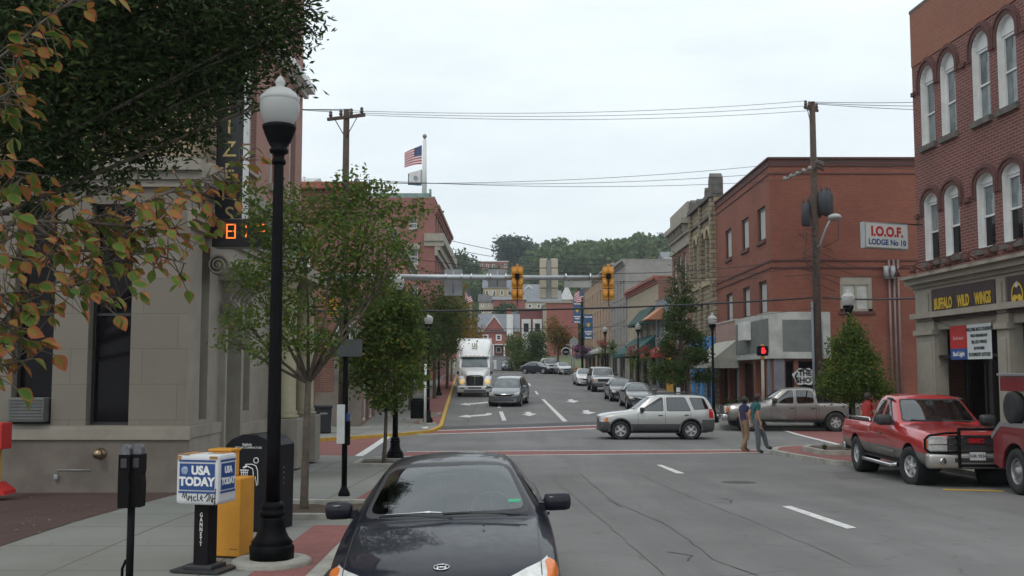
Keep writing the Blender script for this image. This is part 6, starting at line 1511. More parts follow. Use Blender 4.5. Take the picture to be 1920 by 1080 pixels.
hole_front(l3, [(.9 + k * 2.8, 2.3 + k * 2.8, z, z + 1.9, .3) for k in range(10) for z in (4.4, 7.3)] + [(.7 + k * 4, 3.6 + k * 4, .2, 2.8) for k in range(7)], mat('orange_brick_far', (.36, .17, .10), .85, var=.2, scale=1), 29, 10.4)
band(l3, fo, fu, -.1, 29, 9.9, 10.6, .4, CREAM, 'cornice', [(0, .3, .15), (.3, .6, .25), (.6, 1, .45)]); b = MB(); b.poly([(0, 0, -1), (0, 9, -1), (0, 9, 10.4), (0, 0, 10.4)]); b.build('side_wall', REDB2, l3)
shl = MB(); shl.poly([(0, 0, 10.3), (29, 0, 10.3), (29, 9, 10.3), (0, 9, 10.3)]); shl.build('roof', ROOFT, l3)
ho = building('hotel_building', 'tall plain red brick hotel wall with cream cornice ends and a green roof rail', 'building', (-17.5, 100, 1.3), (1, 0))
HW = 10.1
hops = [(HW - 2.5, HW - 1.7, 14.6, 15.6), (HW - 5.8, HW - 5.0, 14.6, 15.6), (HW - 2.6, HW - 1.6, 11.2, 12.6), (HW - 5.9, HW - 4.9, 11.2, 12.6), (HW - 2.6, HW - 1.6, 7.6, 9.2), (HW - 5.9, HW - 4.9, 7.6, 9.2)]
hole_front(ho, hops, HOTB, HW, 17.6, gm=WINSKY); b = MB(); b.box2((HW - 3.0, -.4, 12.6), (HW - 1.4, 0, 13.1)); b.build('window_hood', CREAM, ho)
wall(ho, (HW, 0, 0), (0, 1), 24, 17.6, [(1 + k * 3, 2.3 + k * 3, z, z + 1.7) for k in range(7) for z in (4, 7, 10, 14.2)], HOTB, .2, 'street_wall', -1)
for o_ in [(1 + k * 3, 2.3 + k * 3, z, z + 1.7) for k in range(3) for z in (4, 7, 10, 14.2)]: window(ho, (HW, 0, 0), (0, 1), o_, WHITEP, WINGL, .2, .1)
for z, h, d in ((12.0, 2.1, .9), (16.0, .9, .45)): band(ho, (HW, 0, 0), (0, 1), -.1, 24, z, z + h, d, CREAM if z < 15 else HOTB, 'cornice', [(0, .25, d * .3), (.25, .6, d * .55), (.6, 1, d)])
band(ho, fo, fu, HW - 1.0, HW + .9, 12.9, 14.1, .3, CREAM, 'cornice_return', [(0, .4, .15), (.4, 1, .3)])
b = MB(); b.box2((0, .0, 17.6), (HW, .3, 17.7)); b.box2((3, 1, 17.6), (HW - .6, 6, 18.2)); b.cyl((HW - .5, .5, 17.7), (HW - .5, .5, 18.5), .12, n=8); b.build('roof_rail', mat('copper_green', (.18, .26, .23), .7), ho)
b = MB(); b.box2((0, .3, 17.3), (HW, 23.7, 17.5)); b.build('roof', ROOFT, ho); b = MB(); b.tube([(HW - 2.1, -.05, 17.5), (HW - 2.1, -.05, 15.9)], .06, 5); b.build('drain_pipe', BLK, ho)
# flagpole with two flags
fp = thing('flagpole', 'tall white flagpole with gilded ball on the hotel roof', 'flagpole', (at(795.5, 380, 102).x, 102, 18.7))
zt_ = at(795, 262, 102).z - 18.7
b = MB(); b.cyl((0, 0, -.3), (0, 0, zt_), .26, .18, n=14); b.build('mast', mat('mast_white', (.62, .63, .60), .5, var=.05), fp); b = MB(); b.ball((0, 0, zt_ + .35), .22, 14, 8); b.cyl((0, 0, zt_), (0, 0, zt_ + .2), .08); b.build('ball', mat('ball_bronze', (.25, .22, .16), .4, .6), fp)
FR_ = mat('flag_red', (.42, .03, .05), .7, var=.1); FW_ = mat('flag_white', (.62, .60, .60), .7, var=.08); FB_ = mat('flag_navy', (.02, .04, .13), .7, var=.1)
def usflag(name, label, P, w, h, drop, wave=.15, fall=0.0):
    """P hoist top; the fly runs to -x and falls by drop"""
    root = thing(name, label, 'flag', P); st = {0: MB(), 1: MB(), 2: MB()}
    nx, nz = 16, 13
    def pt(i, j): u = i / nx; v = j / nz; return (-w * u * (1 - fall * .3), wave * math.sin(u * 6 + v * 2) * .6, -h * v * (1 - .25 * u) - drop * u ** 1.2)
    for j in range(nz):
        for i in range(nx):
            k = 2 if (i < nx * .4 and j < 7) else j % 2
            if k == 2: k = 2
            st[k].poly([pt(i, j), pt(i + 1, j), pt(i + 1, j + 1), pt(i, j + 1)])
    st[0].build('red_stripes', FR_, root, fix=False); st[1].build('white_stripes', FW_, root, fix=False); cn = st[2].build('canton', FB_, root, fix=False)
    s_ = MB()
    for a_ in range(5):
        for c in range(4):
            x, y, z = pt(.6 + a_ * 1.2, .9 + c * 1.7); s_.box((x, y - .03, z), (w * .02, .015, h * .03))
    s_.build('stars', FW_, cn)
    return root
usflag('national_flag', 'striped national flag blowing from the white roof flagpole', at(791, 272, 101.8), 1.7, 1.9, .8)
sf = thing('state_flag', 'white flag with dark blue border below the striped flag', 'flag', at(791, 312, 101.8)); b = MB(); c = MB(); n_ = 10
def spt(u, v): return (-1.35 * u, .12 * math.sin(u * 6), -.3 - 1.6 * v * (1 - .3 * u) - .45 * u)
b.grid([[spt(i / n_, j / n_) for i in range(n_ + 1)] for j in range(n_ + 1)]); b.build('border', mat('flag_blue', (.03, .10, .16), .7), sf, fix=False)
c.grid([[(spt(.08 + .84 * i / n_, -.02 + .88 * j / n_)[0], spt(.08 + .84 * i / n_, 0)[1] - .03, spt(.08 + .84 * i / n_, -.02 + .88 * j / n_)[2]) for i in range(n_ + 1)] for j in range(n_ + 1)]); c.build('field', FW_, sf, fix=False)
b = MB(); b.ball((-.62, -.06, -1.15), .22, 10, 8, sy=.1); b.build('crest', mat('crest_grey', (.2, .25, .25), .7, var=.4), sf)
# round coffee sign and street name sign, wheelie bins
cs = thing('coffee_sign', 'round dark coffee shop sign with white ring by the wooden pole', 'sign', at(652, 627, 44.6)); b = MB(); My = Matrix.Rotation(PI / 2, 4, 'X')
b.lathe([(.001, -.06), (.62, -.06), (.62, .06), (.001, .06)], 32, My); b.build('disc', mat('sign_dark_green', (.02, .06, .045), .5), cs)
b = MB(); b.lathe([(.57, .061), (.57, .075), (.60, .075), (.60, .061)], 32, My); b.lathe([(.34, .061), (.34, .075), (.37, .075), (.37, .061)], 32, My)
for k in range(5): b.box((-.2 + k * .1, -.07, -.02 - .06 * abs(k - 2)), (.04, .02, .35)); 
b.build('rings', WHT, cs)
for i, ch in enumerate('STARBUCKS'):
    a_ = PI * (.92 - .84 * i / 8); text(cs, 'letter', ch, .20, (.47 * math.cos(a_), -.07, .47 * math.sin(a_)), (1, 0), WHT, .004, bold=.006)
b = MB(); b.tube([(-.7, .0, .68), (.9, 0, .68)], .03, 6); b.tube([(0, 0, .6), (0, 0, .68)], .03, 6); b.build('bracket', BLK, cs)
sn = thing('street_name_sign', 'green street name sign on an arm across the side street', 'sign', at(590, 632, 33.0)); b = MB(); b.box((0, 0, 0), (.72, .02, .20), bev=.02); b.build('plate', mat('sign_green', (.01, .16, .08), .4), sn)
text(sn, 'lettering', 'PLEASANT', .13, (0, -.014, 0), (1, 0), WHT, .002); b = MB(); b.tube([(-.36, .0, .12), (-.5, 0, .12), (-.5, 0, .9)], .02, 5); b.build('arm', STEEL, sn)
BINM = mat('bin_navy', (.02, .022, .028), .5)
wb = thing('wheeled_bin', '', 'wheeled bin', (0, 0, 0)); b = MB(); b.prism([(-.26, .05), (.26, .05), (.31, 1.0), (-.31, 1.0)], -.3, .3, 'y'); b.build('tub', BINM, wb); b = MB(); b.box((0, 0, 1.04), (.68, .72, .09), bev=.03); b.build('lid', BINM, wb)
b = MB(); b.cyl((-.28, .3, .12), (.28, .3, .12), .12, n=12); b.build('wheels', TYRE, wb); b = MB(); b.box((0, -.305, .78), (.28, .01, .06)); b.build('label_strip', GREYP, wb)
wb.location = (at(607, 800, 41.6).x, 41.6, gz(41.6) + .12); wb['label'] = 'dark wheeled bin beside the wooden pole, with a pale strip'; wb['group'] = 'wheeled bins by the brick wall'; wb.rotation_euler.z = .15
dup(wb, (at(580, 800, 41.9).x, 41.9, gz(41.9) + .12), -.2, 'dark wheeled bin half hidden by the slender tree trunk', 'wheeled bins by the brick wall')
# ---------------------------------------------------------------- the hill town
RH = mat('far_red_brick', (.26, .09, .075), .9, var=.12, scale=.5); TANH = mat('far_tan_wall', (.42, .34, .20), .9, var=.1, scale=.4); CRH = mat('far_cream_wall', (.46, .41, .32), .9, var=.1, scale=.4)
GRR = mat('far_slate_roof', (.17, .18, .20), .85, var=.15, scale=.5); DKR = mat('far_dark_roof', (.085, .085, .09), .85, var=.2, scale=.5)
def house(name, label, px0, px1, pyt, pyb, Y, D, wm, rm, rh, wins, floors, ridge='x', porch=False, extra=None, cat='house', chim=True, wz=.5):
    a_, b_ = at(px0, pyb, Y), at(px1, pyb, Y); W_ = b_.x - a_.x; H = at(px0, pyt, Y).z - a_.z; base = min(a_.z, tz(a_.x, Y)) 
    bld = building(name, label, cat, (a_.x, Y, a_.z), (1, 0)); ops = []
    fh = H / floors
    for f_ in range(floors):
        for k in range(wins):
            x = W_ * (k + .5) / wins; w_ = min(.8, W_ / wins * .22); ops.append((x - w_, x + w_, fh * f_ + fh * .28, fh * f_ + fh * .28 + fh * wz))
    wall(bld, fo, fu, W_, H, ops, wm, .15, 'wall', base - a_.z - 3)
    for o_ in ops: window(bld, fo, fu, o_, WHITEP, WINGL, .12, .22, 0, True)
    s_ = MB(); z_ = base - a_.z - 4
    s_.poly([(0, D, z_), (0, 0, z_), (0, 0, H), (0, D, H)]); s_.poly([(W_, 0, z_), (W_, D, z_), (W_, D, H), (W_, 0, H)]); s_.poly([(W_, D, z_), (0, D, z_), (0, D, H), (W_, D, H)]); s_.build('side_wall', wm, bld, fix=False)
    if rh > 0:
        gable(bld, 0, W_, 0, D, H, H + rh, rm, ridge)
        if ridge == 'y': q = MB(); q.poly([(0, .02, H), (W_, .02, H), (W_ / 2, .02, H + rh * .96)]); q.build('gable_wall', wm, bld)
    else: q = MB(); q.box2((-.2, -.2, H), (W_ + .2, D + .2, H + .35)); q.build('roof', rm, bld)
    if chim: q = MB(); q.box2((W_ * .7, D * .4, H), (W_ * .7 + .8, D * .4 + .8, H + max(rh, .5) + 1.0)); q.build('chimney', wm, bld)
    if porch:
        q = MB(); q.box2((W_ * .05, -2, fh * .9), (W_ * .95, 0, fh * .98)); 
        for k in range(4): q.box2((W_ * (.07 + k * .28), -1.95, -1), (W_ * (.07 + k * .28) + .25, -1.7, fh * .9))
        q.build('porch', WHITEP, bld)
    return bld
house('hill_building', 'long red brick building with white trimmed windows on the hilltop', 897, 953, 491, 520, 415, 12, RH, WHITEP, 0, 5, 2, cat='building', chim=False, wz=.45)
house('hill_house', 'tan three storey house with dark mansard roof below the hilltop', 906, 962, 540, 579, 300, 10, TANH, GRR, 4.2, 4, 2, ridge='x')
house('hill_house', 'cream gabled dormer house on the slope right of the tan house', 985, 1052, 566, 600, 262, 9, CRH, GRR, 3.2, 4, 2, ridge='x')
house('hill_house', 'grey roofed long house behind the cream dormer house', 958, 1010, 548, 566, 290, 9, GRR, GRR, 2.6, 3, 1, ridge='x', chim=False)
house('hill_house', 'small house with steep white gable below the dark forest edge', 1052, 1074, 562, 590, 285, 8, CRH, WHITEP, 4.2, 1, 1, ridge='y', chim=False)
house('hill_house', 'small white and tan house with a porch at the left of the hill', 898, 925, 566, 590, 240, 8, CRH, DKR, 2.0, 2, 2, porch=False)
hx = house('hill_house', 'red brick house with wide grey roof and a white porch above the lorry', 898, 972, 622, 668, 186, 9, RH, GRR, 3.4, 3, 2, porch=True)
q = MB(); q.prism([(1.0, 4.6), (4.4, 4.6), (2.7, 6.9)], -.3, 3.5, 'y'); q.build('front_gable', RH, hx); q = MB(); q.tube([(.8, -.4, 4.5), (2.7, -.4, 7.1), (4.6, -.4, 4.5)], .12, 4); q.build('barge_board', WHITEP, hx)
q = MB(); q.box2((4.9, -.5, 3.6), (6.0, -.1, 7.4)); q.build('white_stair_tower', WHITEP, hx)
hy2 = house('hill_building', 'pale stucco end wall standing between the two red blocks', 1019, 1030, 574, 660, 192, 6, CRH, CREAM, 0, 0, 2, cat='building', chim=False)
house('hill_house', 'dark roofed low house between the two brick houses', 958, 984, 606, 645, 200, 8, RH, DKR, 2.4, 2, 2)
hx = house('hill_building', 'dark red brick building with white bay fronts at the end of the street', 974, 1022, 582, 655, 196, 9, mat('far_maroon_brick', (.17, .06, .055), .9, var=.12, scale=.5), DKR, 0, 0, 2, cat='building', chim=False)
for xa, xb in ((.4, 2.1), (2.5, 4.2)): q = MB(); q.box2((xa, -.6, -.5), (xb, 0, 5.6)); w2_ = q.build('bay_front', WHITEP, hx); q = MB(); q.box2((xa + .4, -.65, 3.2), (xb - .4, -.6, 4.8)); q.build('pane', WINGL, w2_)
house('hill_building', 'plain red brick block at the end of the street beside the flag banners', 1026, 1084, 568, 660, 190, 10, RH, CREAM, 0, 0, 2, cat='building', chim=False, wz=.3)
house('hill_building', 'brick red flat building below the tan house', 925, 985, 562, 602, 235, 8, RH, GRR, 1.0, 3, 1, cat='building', chim=False, wz=.25)
house('hill_house', 'small red brick gabled house beside the hotel on the hill', 817, 835, 492, 515, 330, 8, RH, DKR, 2.5, 2, 2, ridge='y')
house('hill_house', 'distant white mansion with dormers at the right forest edge', 1243, 1272, 484, 502, 330, 9, WHITEP, GRR, 2.5, 3, 1, porch=True)
b_ = thing('roof_gable', 'white arch gabled dormer standing between signal head and pale signal', 'gable', at(990, 545, 292)); q = MB(); q.prism([(-1.6, -1.2), (1.8, -1.2), (1.8, .2), (.3, 1.9), (-1.6, .1)], 0, .4, 'y'); q.build('gable_front', CRH, b_); q = MB(); q.tube([(-1.9, -.1, -.1), (.3, -.1, 2.0), (2.0, -.1, .2)], .2, 4); q.build('barge_board', WHITEP, b_)
b_.location.z -= .6
# forest as a far mass, with single trees standing out of it
FOR1 = leafmat('far_forest_leaf', (.05, .095, .03), (.09, .14, .05), (.12, .15, .05), trans=.25)
rnd = random.Random(8); fm_ = MB()
def blob(mb, c, r, h, n, s):
    for _ in range(n):
        d = Vector((rnd.gauss(0, 1), rnd.gauss(0, 1), rnd.gauss(0, 1))).normalized() * rnd.uniform(.75, 1.05)
        leaf_quad(mb, Vector((c[0] + d.x * r, c[1] + d.y * r, c[2] + d.z * h)), s * rnd.uniform(.6, 1.3), rnd, .8)
for i in range(330):
    y = rnd.uniform(350, 520); x = rnd.uniform(-4, 118)
    top = 478 - min(26, max(-6, (960 + x / y * F - 1000) * .11))
    zt = at(960, top, y).z; z = min(tz(x, y) + 6, zt - 5) ; rr = rnd.uniform(3.5, 6)
    if 960 + x / y * F < 1000 and y < 430: continue
    hh = rr * rnd.uniform(.9, 1.3)
    blob(fm_, (x, y, min(z + rnd.uniform(0, 3), zt - hh * .6)), rr, hh, 130, 1.05)
for px, py, Y_ in ((1010, 478, 470), (1060, 480, 450), (1100, 476, 440), (1140, 470, 430), (1180, 468, 430), (1215, 462, 420), (1250, 458, 410), (1040, 470, 500), (1080, 500, 430), (1120, 505, 420), (1160, 500, 410), (1000, 500, 480), (1200, 495, 400), (1240, 490, 400), (1020, 520, 400), (1060, 530, 390), (1100, 530, 380), (1010, 545, 370), (1230, 470, 430), (1040, 510, 420), (1140, 525, 380), (1060, 560, 330), (1090, 560, 320), (1085, 590, 290), (1100, 600, 270), (1100, 575, 300), (1120, 570, 320), (1095, 620, 240), (1085, 640, 225), (1100, 645, 215), (860, 545, 340), (840, 560, 320), (850, 590, 280), (870, 580, 300), (895, 545, 350), (970, 535, 360), (985, 525, 380), (1075, 545, 350), (850, 620, 240), (1110, 635, 230), (905, 530, 380), (940, 528, 390), (930, 532, 372)):
    p = at(px, py, Y_)
    for _ in range(4): blob(fm_, (p.x + rnd.uniform(-4, 4), Y_ + rnd.uniform(-8, 8), p.z + rnd.uniform(-2, 1)), rnd.uniform(3.5, 5.5), rnd.uniform(3.5, 5.5), 150, 1.0)
o = fm_.build('forest', FOR1, uv=False, fix=False); tag(o, 'wooded hillside behind the town', 'forest', kind='stuff')
def hilltree(label, px, py, Y, r, h, lm, n=1500, s=.8, base_py=None, seed=1, name='hill_tree', group=None):
    p = at(px, py, Y); zb = p.z - h * 1.5; root = thing(name, label, 'tree', (p.x, Y, zb), 0, group); H_ = p.z - zb; rr = random.Random(seed)
    cl = [((rr.uniform(-.55, .55) * r, rr.uniform(-.5, .5) * r, H_ + rr.uniform(-.6, .6) * h), r * rr.uniform(.35, .55), r * .5, h * rr.uniform(.3, .5)) for _ in range(12)]
    limbs((0, 0, -1.5), cl[:6], r * .07, (0, 0, H_ - h * .6), seed, sub=1).build('trunk', BARK, root); crown(cl, n, s, seed, .7, .3, 4).build('crown', lm, root, uv=False, fix=False); return root
FD = leafmat('far_dark_leaf', (.018, .045, .03), (.035, .065, .035), trans=.2); FM2 = leafmat('far_mid_leaf', (.035, .07, .025), (.06, .10, .035), trans=.25)
hilltree('large dark round tree standing alone on the hilltop skyline', 963, 474, 420, 7.0, 7.2, FD, 3200, .75, seed=3)
hilltree('loose green tree on the skyline right of the hotel', 862, 500, 380, 5.2, 5.5, FM2, 2000, .7, seed=4); hilltree('smaller tree touching the hilltop brick building', 885, 512, 375, 3.4, 3.8, FM2, 1200, .6, seed=5)
hilltree('pale green tree rising from the forest right of the dark round tree', 1035, 470, 455, 6.5, 4.0, FM2, 1600, .8, seed=6); hilltree('dark conifer at the right end of the forest', 1247, 462, 400, 3.2, 5.0, FD, 1500, .6, seed=7); hilltree('dark tree beside the conifer at the forest end', 1228, 470, 402, 4.0, 4.0, FD, 1300, .6, seed=17)
hilltree('small yellow green tree in front of the red roofed hill row', 948, 584, 232, 2.2, 1.8, FM2, 900, .35, seed=8)
hilltree('big dark green tree at the end of the street left of the parked cars', 985, 660, 150, 3.2, 3.0, G1, 4200, .17, seed=9); hilltree('second dark green tree beside it by the parked cars', 1003, 645, 147, 2.0, 2.6, G5, 2600, .16, seed=19)
hilltree('rust brown tree beside the pale end wall at the street end', 1046, 628, 142, 2.0, 2.6, G4, 2400, .17, seed=10); hilltree('brown autumn tree before the left hill houses', 880, 640, 150, 2.6, 3.0, G4, 2600, .2, seed=12)
hilltree('green tree on the slope between hotel and tan house', 880, 560, 300, 4.2, 3.6, FM2, 1400, .5, seed=13); hilltree('green tree low on the slope left of the red roofed house', 872, 600, 220, 3.0, 3.0, FM2, 1400, .4, seed=14)
# ---------------------------------------------------------------- vehicles in the street
DPAINT = paint('dark_car_paint', (.008, .009, .017), rough=.35, metal=0, coat=.5, spec=.1); BKP = paint('black_car_paint', (.012, .013, .018), metal=.2); SILP = paint('silver_car_paint', (.42, .43, .42), metal=.5)
GMP = paint('grey_metallic_paint', (.24, .235, .225), metal=.5); RPT = paint('red_truck_paint', (.44, .010, .014), metal=.15); PEWT = mat('pewter_lower_paint', (.24, .23, .21), .4, .4, var=.1, dirt=(.16, .14, .12), dscale=2, damt=.4)
VANP = paint('blue_grey_paint', (.16, .18, .20), metal=.5); FJP = paint('pale_silver_paint', (.42, .44, .45), metal=.45); WCP = paint('white_car_paint', (.60, .61, .61), metal=0, rough=.35); NVP = paint('navy_car_paint', (.02, .03, .05), metal=.2)
CH2 = mat('bumper_pewter', (.42, .41, .39), .3, .6, var=.08, dirt=(.2, .19, .17), damt=.3)
s = spec_accord(DPAINT)
hc = build_car('parked_car', 'dark saloon parked nose on at the bottom, seen over its bonnet', 'car', s, (-.51, 9.45, 0.0), R(-90)); hc.scale = (1, .985, .94); hc.rotation_euler = (R(2.2), 0, R(-88.6))
# wipers, registration sticker, badge, mirror and number plate of the near car
b = MB(); 
for y0, y1, xo in ((.66, .02, 0), (.05, -.50, .02)):
    b.tube([(.985 - .10 * y0 * y0, y0, .955), (.93, (y0 + y1) / 2, .985), (.90 - .02, y1, .990)], .007, 5); b.tube([(.96, y0 * .9, .962), (.905, (y0 + y1) / 2 - .02, .992), (.895, y1 - .05, .985)], .011, 4)
b.build('wiper', PLAST, hc)
b = MB(); b.tube([(.915, -.04, .999), (.90, -.14, 1.006), (.895, -.50, 1.0)], .008, 4); b.build('wiper_arm', CHROME, hc)
st = MB(); Mw = Matrix.Translation((.80, .54, 1.035)) @ Matrix.Rotation(R(-60), 4, 'Y')
st.box((0, 0, 0), (.045, .10, .004), M=Matrix.Translation((.748, .56, 1.055)) @ Matrix.Rotation(R(28), 4, 'Y')); st.build('registration_sticker', mat('sticker_green', (.03, .32, .17), .4), hc)
text(hc, 'sticker_number', '24 1331', .03, (.752, .56, 1.0595), (0, 1), WHT, .001) if False else None
b = MB(); b.smooth = True; b.tube([(2.13, -.052, .742), (2.135, -.038, .722), (2.13, -.0, .732), (2.135, .038, .722), (2.13, .052, .742)], .007, 6)
b2 = MB()
def hb(p, q): b2.tube([p, q], .0075, 6)
hz = .757
bd = []
bx_ = 2.055
for yy in (-.032, .032): hb((bx_ + .03, yy * .8, .752), (bx_ - .018, yy, .772))
hb((bx_ + .008, -.028, .762), (bx_ + .008, .028, .762)); fr_ = [(bx_ + .045 * math.cos(t) * .85, .055 * math.sin(t), .762 - .012 * math.cos(t)) for t in [i * PI / 10 for i in range(21)]]
b2.tube(fr_, .0055, 5); b2.build('badge', CHROME, hc)
b = MB(); b.box((.16, 0, 1.225), (.03, .22, .06), bev=.02); b.build('rear_view_mirror', PLAST, hc)
for sg in (1, -1): q = MB(); q.box((1.22, sg * .30, .925), (.012, .02, .012), bev=.004); q.build('washer_nozzle', PLAST, hc)
sv_ = build_car('moving_car', 'silver off-road estate with grey cladding crossing the junction, driver arm at the window', 'car', spec_escape(SILP), (5.36, 40.3, gz(40)), R(180))
for sg in (1, -1):
    b = MB(); b.tube([(.1, sg * .52, 1.66), (.05, sg * .52, 1.70), (-1.5, sg * .52, 1.745), (-1.6, sg * .52, 1.69)], .016, 6); b.build('roof_rail', PLAST, sv_)
b = MB()
for x in (-.1, -1.2): b.tube([(x, -.52, 1.72), (x, 0, 1.76), (x, .52, 1.72)], .018, 6)
b.build('roof_rack', PLAST, sv_)
tr2 = build_car('moving_pickup', 'grey crew cab pickup waiting behind the two pedestrians', 'pickup truck', spec_pickup(GMP, True), (12.0, 45.6, gz(44)), R(176))
bed_parts(tr2, -.95)
def pickup_front(root, bumper, grille_bar, text_=None, guard=False, plate=None):
    b = MB(); b.smooth = True; b.box((2.90, 0, .60), (.22, 1.93, .30), bev=.07); b.build('front_bumper', bumper, root)
    b = MB(); b.box((2.915, 0, .93), (.05, 1.06, .36), bev=.02); go = b.build('grille', PLAST, root)
    b = MB(); 
    for z in (.80, .93, 1.06): b.box((2.945, 0, z), (.02, 1.04, .022), bev=.005)
    b.build('grille_bars', grille_bar, go)
    for sg in (1, -1):
        h = MB(); h.smooth = True; h.box((2.86, sg * .73, .93), (.12, .38, .30), bev=.03); ho_ = h.build('headlight', HLAMP, root)
        a_ = MB(); a_.smooth = True; a_.box((2.80, sg * .925, .93), (.10, .05, .24), bev=.02); a_.build('indicator_lamp', AMBER, ho_)
        c = MB(); c.box((2.925, sg * .73, .925), (.01, .37, .014)); c.build('lamp_divider', CHROME, ho_)
        f = MB(); f.lathe([(.065, 0), (.07, .02), (.05, .03), (.001, .025)], 16, Matrix.Translation((3.0, sg * .68, .60)) @ Matrix.Rotation(PI / 2, 4, 'Y')); f.build('fog_lamp', CHROME, root)
    b = MB(); b.box((2.99, 0, .62), (.05, .9, .10), bev=.02); b.build('bumper_slot', PLAST, root)
    if text_: text(go, 'badge_lettering', text_, .11, (2.957, 0, .995), (0, 1), mat('badge_red', (.45, .015, .02), .35), .008, bold=.008, sx=1.25)
    if plate:
        p = MB(); p.box((3.02, .0, .70), (.012, .31, .16), bev=.004); po = p.build('number_plate', mat('plate_white', (.52, .55, .55), .5), root); text(po, 'plate_number', plate, .085, (3.0265, 0, .70), (0, 1), mat('plate_ink', (.03, .04, .12), .5), .001, bold=.003)
    if guard:
        g_ = MB()
        for sg in (1, -1):
            g_.box((3.03, sg * .36, .86), (.10, .045, .78), bev=.02)
            g_.tube([(3.02, sg * .36, 1.16), (3.0, sg * .60, 1.15), (2.95, sg * .92, 1.10), (2.90, sg * .985, 1.02), (2.90, sg * .985, .84), (2.96, sg * .90, .76), (3.02, sg * .36, .77)], .024, 8)
        g_.tube([(3.03, -.36, 1.23), (3.03, .36, 1.23)], .028, 8); g_.tube([(3.03, -.36, .52), (3.03, .36, .52)], .028, 8); g_.build('brush_guard', BLACKM, root)
pickup_front(tr2, CHROME, CHROME)
sp = spec_pickup(RPT, False, PEWT); sp['turn'] = R(14); sp['mirm'] = PLAST; sp['rimm'] = ALLOY
gm = build_car('parked_pickup', 'red and pewter pickup with a black brush guard parked before the restaurant', 'pickup truck', sp, (9.27, 23.95, gz(23.5) - .0), R(-91.5))
bed_parts(gm, -.62, rail=CHROME); pickup_front(gm, CH2, CHROME, 'GMC', True, '1HR 9334')
for sg in (1, -1):
    b = MB(); b.tube([(1.25, sg * .98, .40), (1.1, sg * 1.06, .36), (-.9, sg * 1.06, .36), (-1.05, sg * .98, .40)], .042, 8); b.build('side_step', CHROME, gm)
    b = MB(); b.box((.55, sg * 1.012, .66), (1.1, .02, .06), bev=.008); b.build('door_moulding', PEWT, gm)
for sg in (1, -1):
    b = MB(); b.smooth = True; b.prism([(.86, 1.40), (.44, 1.74), (.38, 1.78), (.06, 1.79), (.06, 1.74), (.38, 1.73), (.80, 1.38)], sg * .80 - .02, sg * .80 + .02, 'y') if False else b.tube([(.40, sg * .765, 1.755), (.10, sg * .765, 1.775)], [.03, .03], 6); b.build('window_visor', PLAST, gm)
b = MB(); b.tube([(1.16, .05, 1.30), (1.12, -.3, 1.32), (1.08, -.62, 1.33)], .012, 4); b.tube([(1.17, .62, 1.29), (1.13, .3, 1.31), (1.1, .06, 1.33)], .012, 4); b.build('wiper', PLAST, gm)
van = build_car('moving_van', 'blue grey people carrier coming down the middle lane beside the lorry', 'car', spec_van(VANP), (-.15, 63.6, gz(63.4) - .0), R(-98)); van.rotation_euler = (0, R(2.0), R(-98))
def slope(o, deg=1.8): e = o.rotation_euler; o.rotation_euler = (0, R(deg), e.z); return o
c1 = slope(build_car('parked_car', 'grey saloon first in the row of cars parked on the right', 'car', spec_sedan(paint('mid_grey_paint', (.06, .065, .072), metal=.4)), (7.25, 60.9, gz(60.9)), R(-88)))
c2 = slope(build_car('parked_car', 'black saloon second in the parked row in front of the off-roader', 'car', spec_sedan(BKP), (7.0, 68.3, gz(68.3)), R(-88)))
c3 = slope(build_car('parked_car', 'boxy pale silver off-roader with white roof in the parked row', 'car', spec_fj(FJP), (6.85, 80.8, gz(80.8)), R(-88)))
c4 = slope(build_car('parked_car', 'small white car parked behind the boxy silver off-roader', 'car', spec_sedan(WCP, 1), (6.3, 91.5, gz(91.5)), R(-88)))
c5 = build_car('parked_car', 'white saloon facing us at the crest of the street', 'car', spec_sedan(FJP, 1), (5.9, 121.5, gz(121.5)), R(-80))
c6 = build_car('parked_car', 'dark off-roader at the crest behind the white saloon', 'car', spec_fj(GMP), (4.55, 126.5, gz(126.5)), R(-80))
c7 = build_car('parked_car', 'black saloon turned sideways at the crest under the dark green tree', 'car', spec_sedan(NVP, 1), (3.1, 124.0, gz(124)), R(-40))
dup(c7, (-.6, 151.0, gz(151)), R(-88), 'dark blue car seen just over the crest above the van roof'); dup(c2, (.5, 158, gz(158)), R(-88), 'second dark car farther up beyond the crest'); dup(c4, (-1.8, 206, gz(206) + .1), R(-100), 'tiny white car high on the uphill road')
# ---------------------------------------------------------------- white lorry
TW_ = paint('lorry_white', (.74, .75, .74), metal=0, rough=.35)
ly = thing('articulated_lorry', 'white lorry with tall roof fairing and lit lamps coming down the left lane', 'lorry', (-2.55, 72.2, gz(73) - .02), R(-87.6))
ly.rotation_euler = (0, R(1.8), R(-87.6))
def sec(x, pts): return [(x, y, z) for y, z in pts] + [(x, -y, z) for y, z in pts[::-1]]
b = MB(); b.smooth = True
b.grid([sec(-.02, [(.60, .75), (.62, 1.1), (.58, 1.40), (.40, 1.47), (.15, 1.48)]), sec(-.25, [(.66, .75), (.70, 1.15), (.66, 1.50), (.45, 1.58), (.2, 1.60)]), sec(-.9, [(.80, .75), (.84, 1.3), (.80, 1.70), (.55, 1.80), (.25, 1.82)]), sec(-1.75, [(.98, .75), (1.0, 1.5), (.95, 1.90), (.7, 1.99), (.3, 2.01)])])
b.build('bonnet', TW_, ly)
b = MB(); b.smooth = False; b.box((-.05, 0, 1.08), (.12, .98, .66), bev=.10); g_o = b.build('grille', mat('lorry_grille', (.035, .036, .038), .4, .5), ly)
b = MB(); b.box((.018, 0, 1.10), (.02, .02, .60)); b.tube([(.02, -.48, 1.36), (.03, 0, 1.42), (.02, .48, 1.36)], .018, 6); b.build('grille_strip', CHROME, g_o)
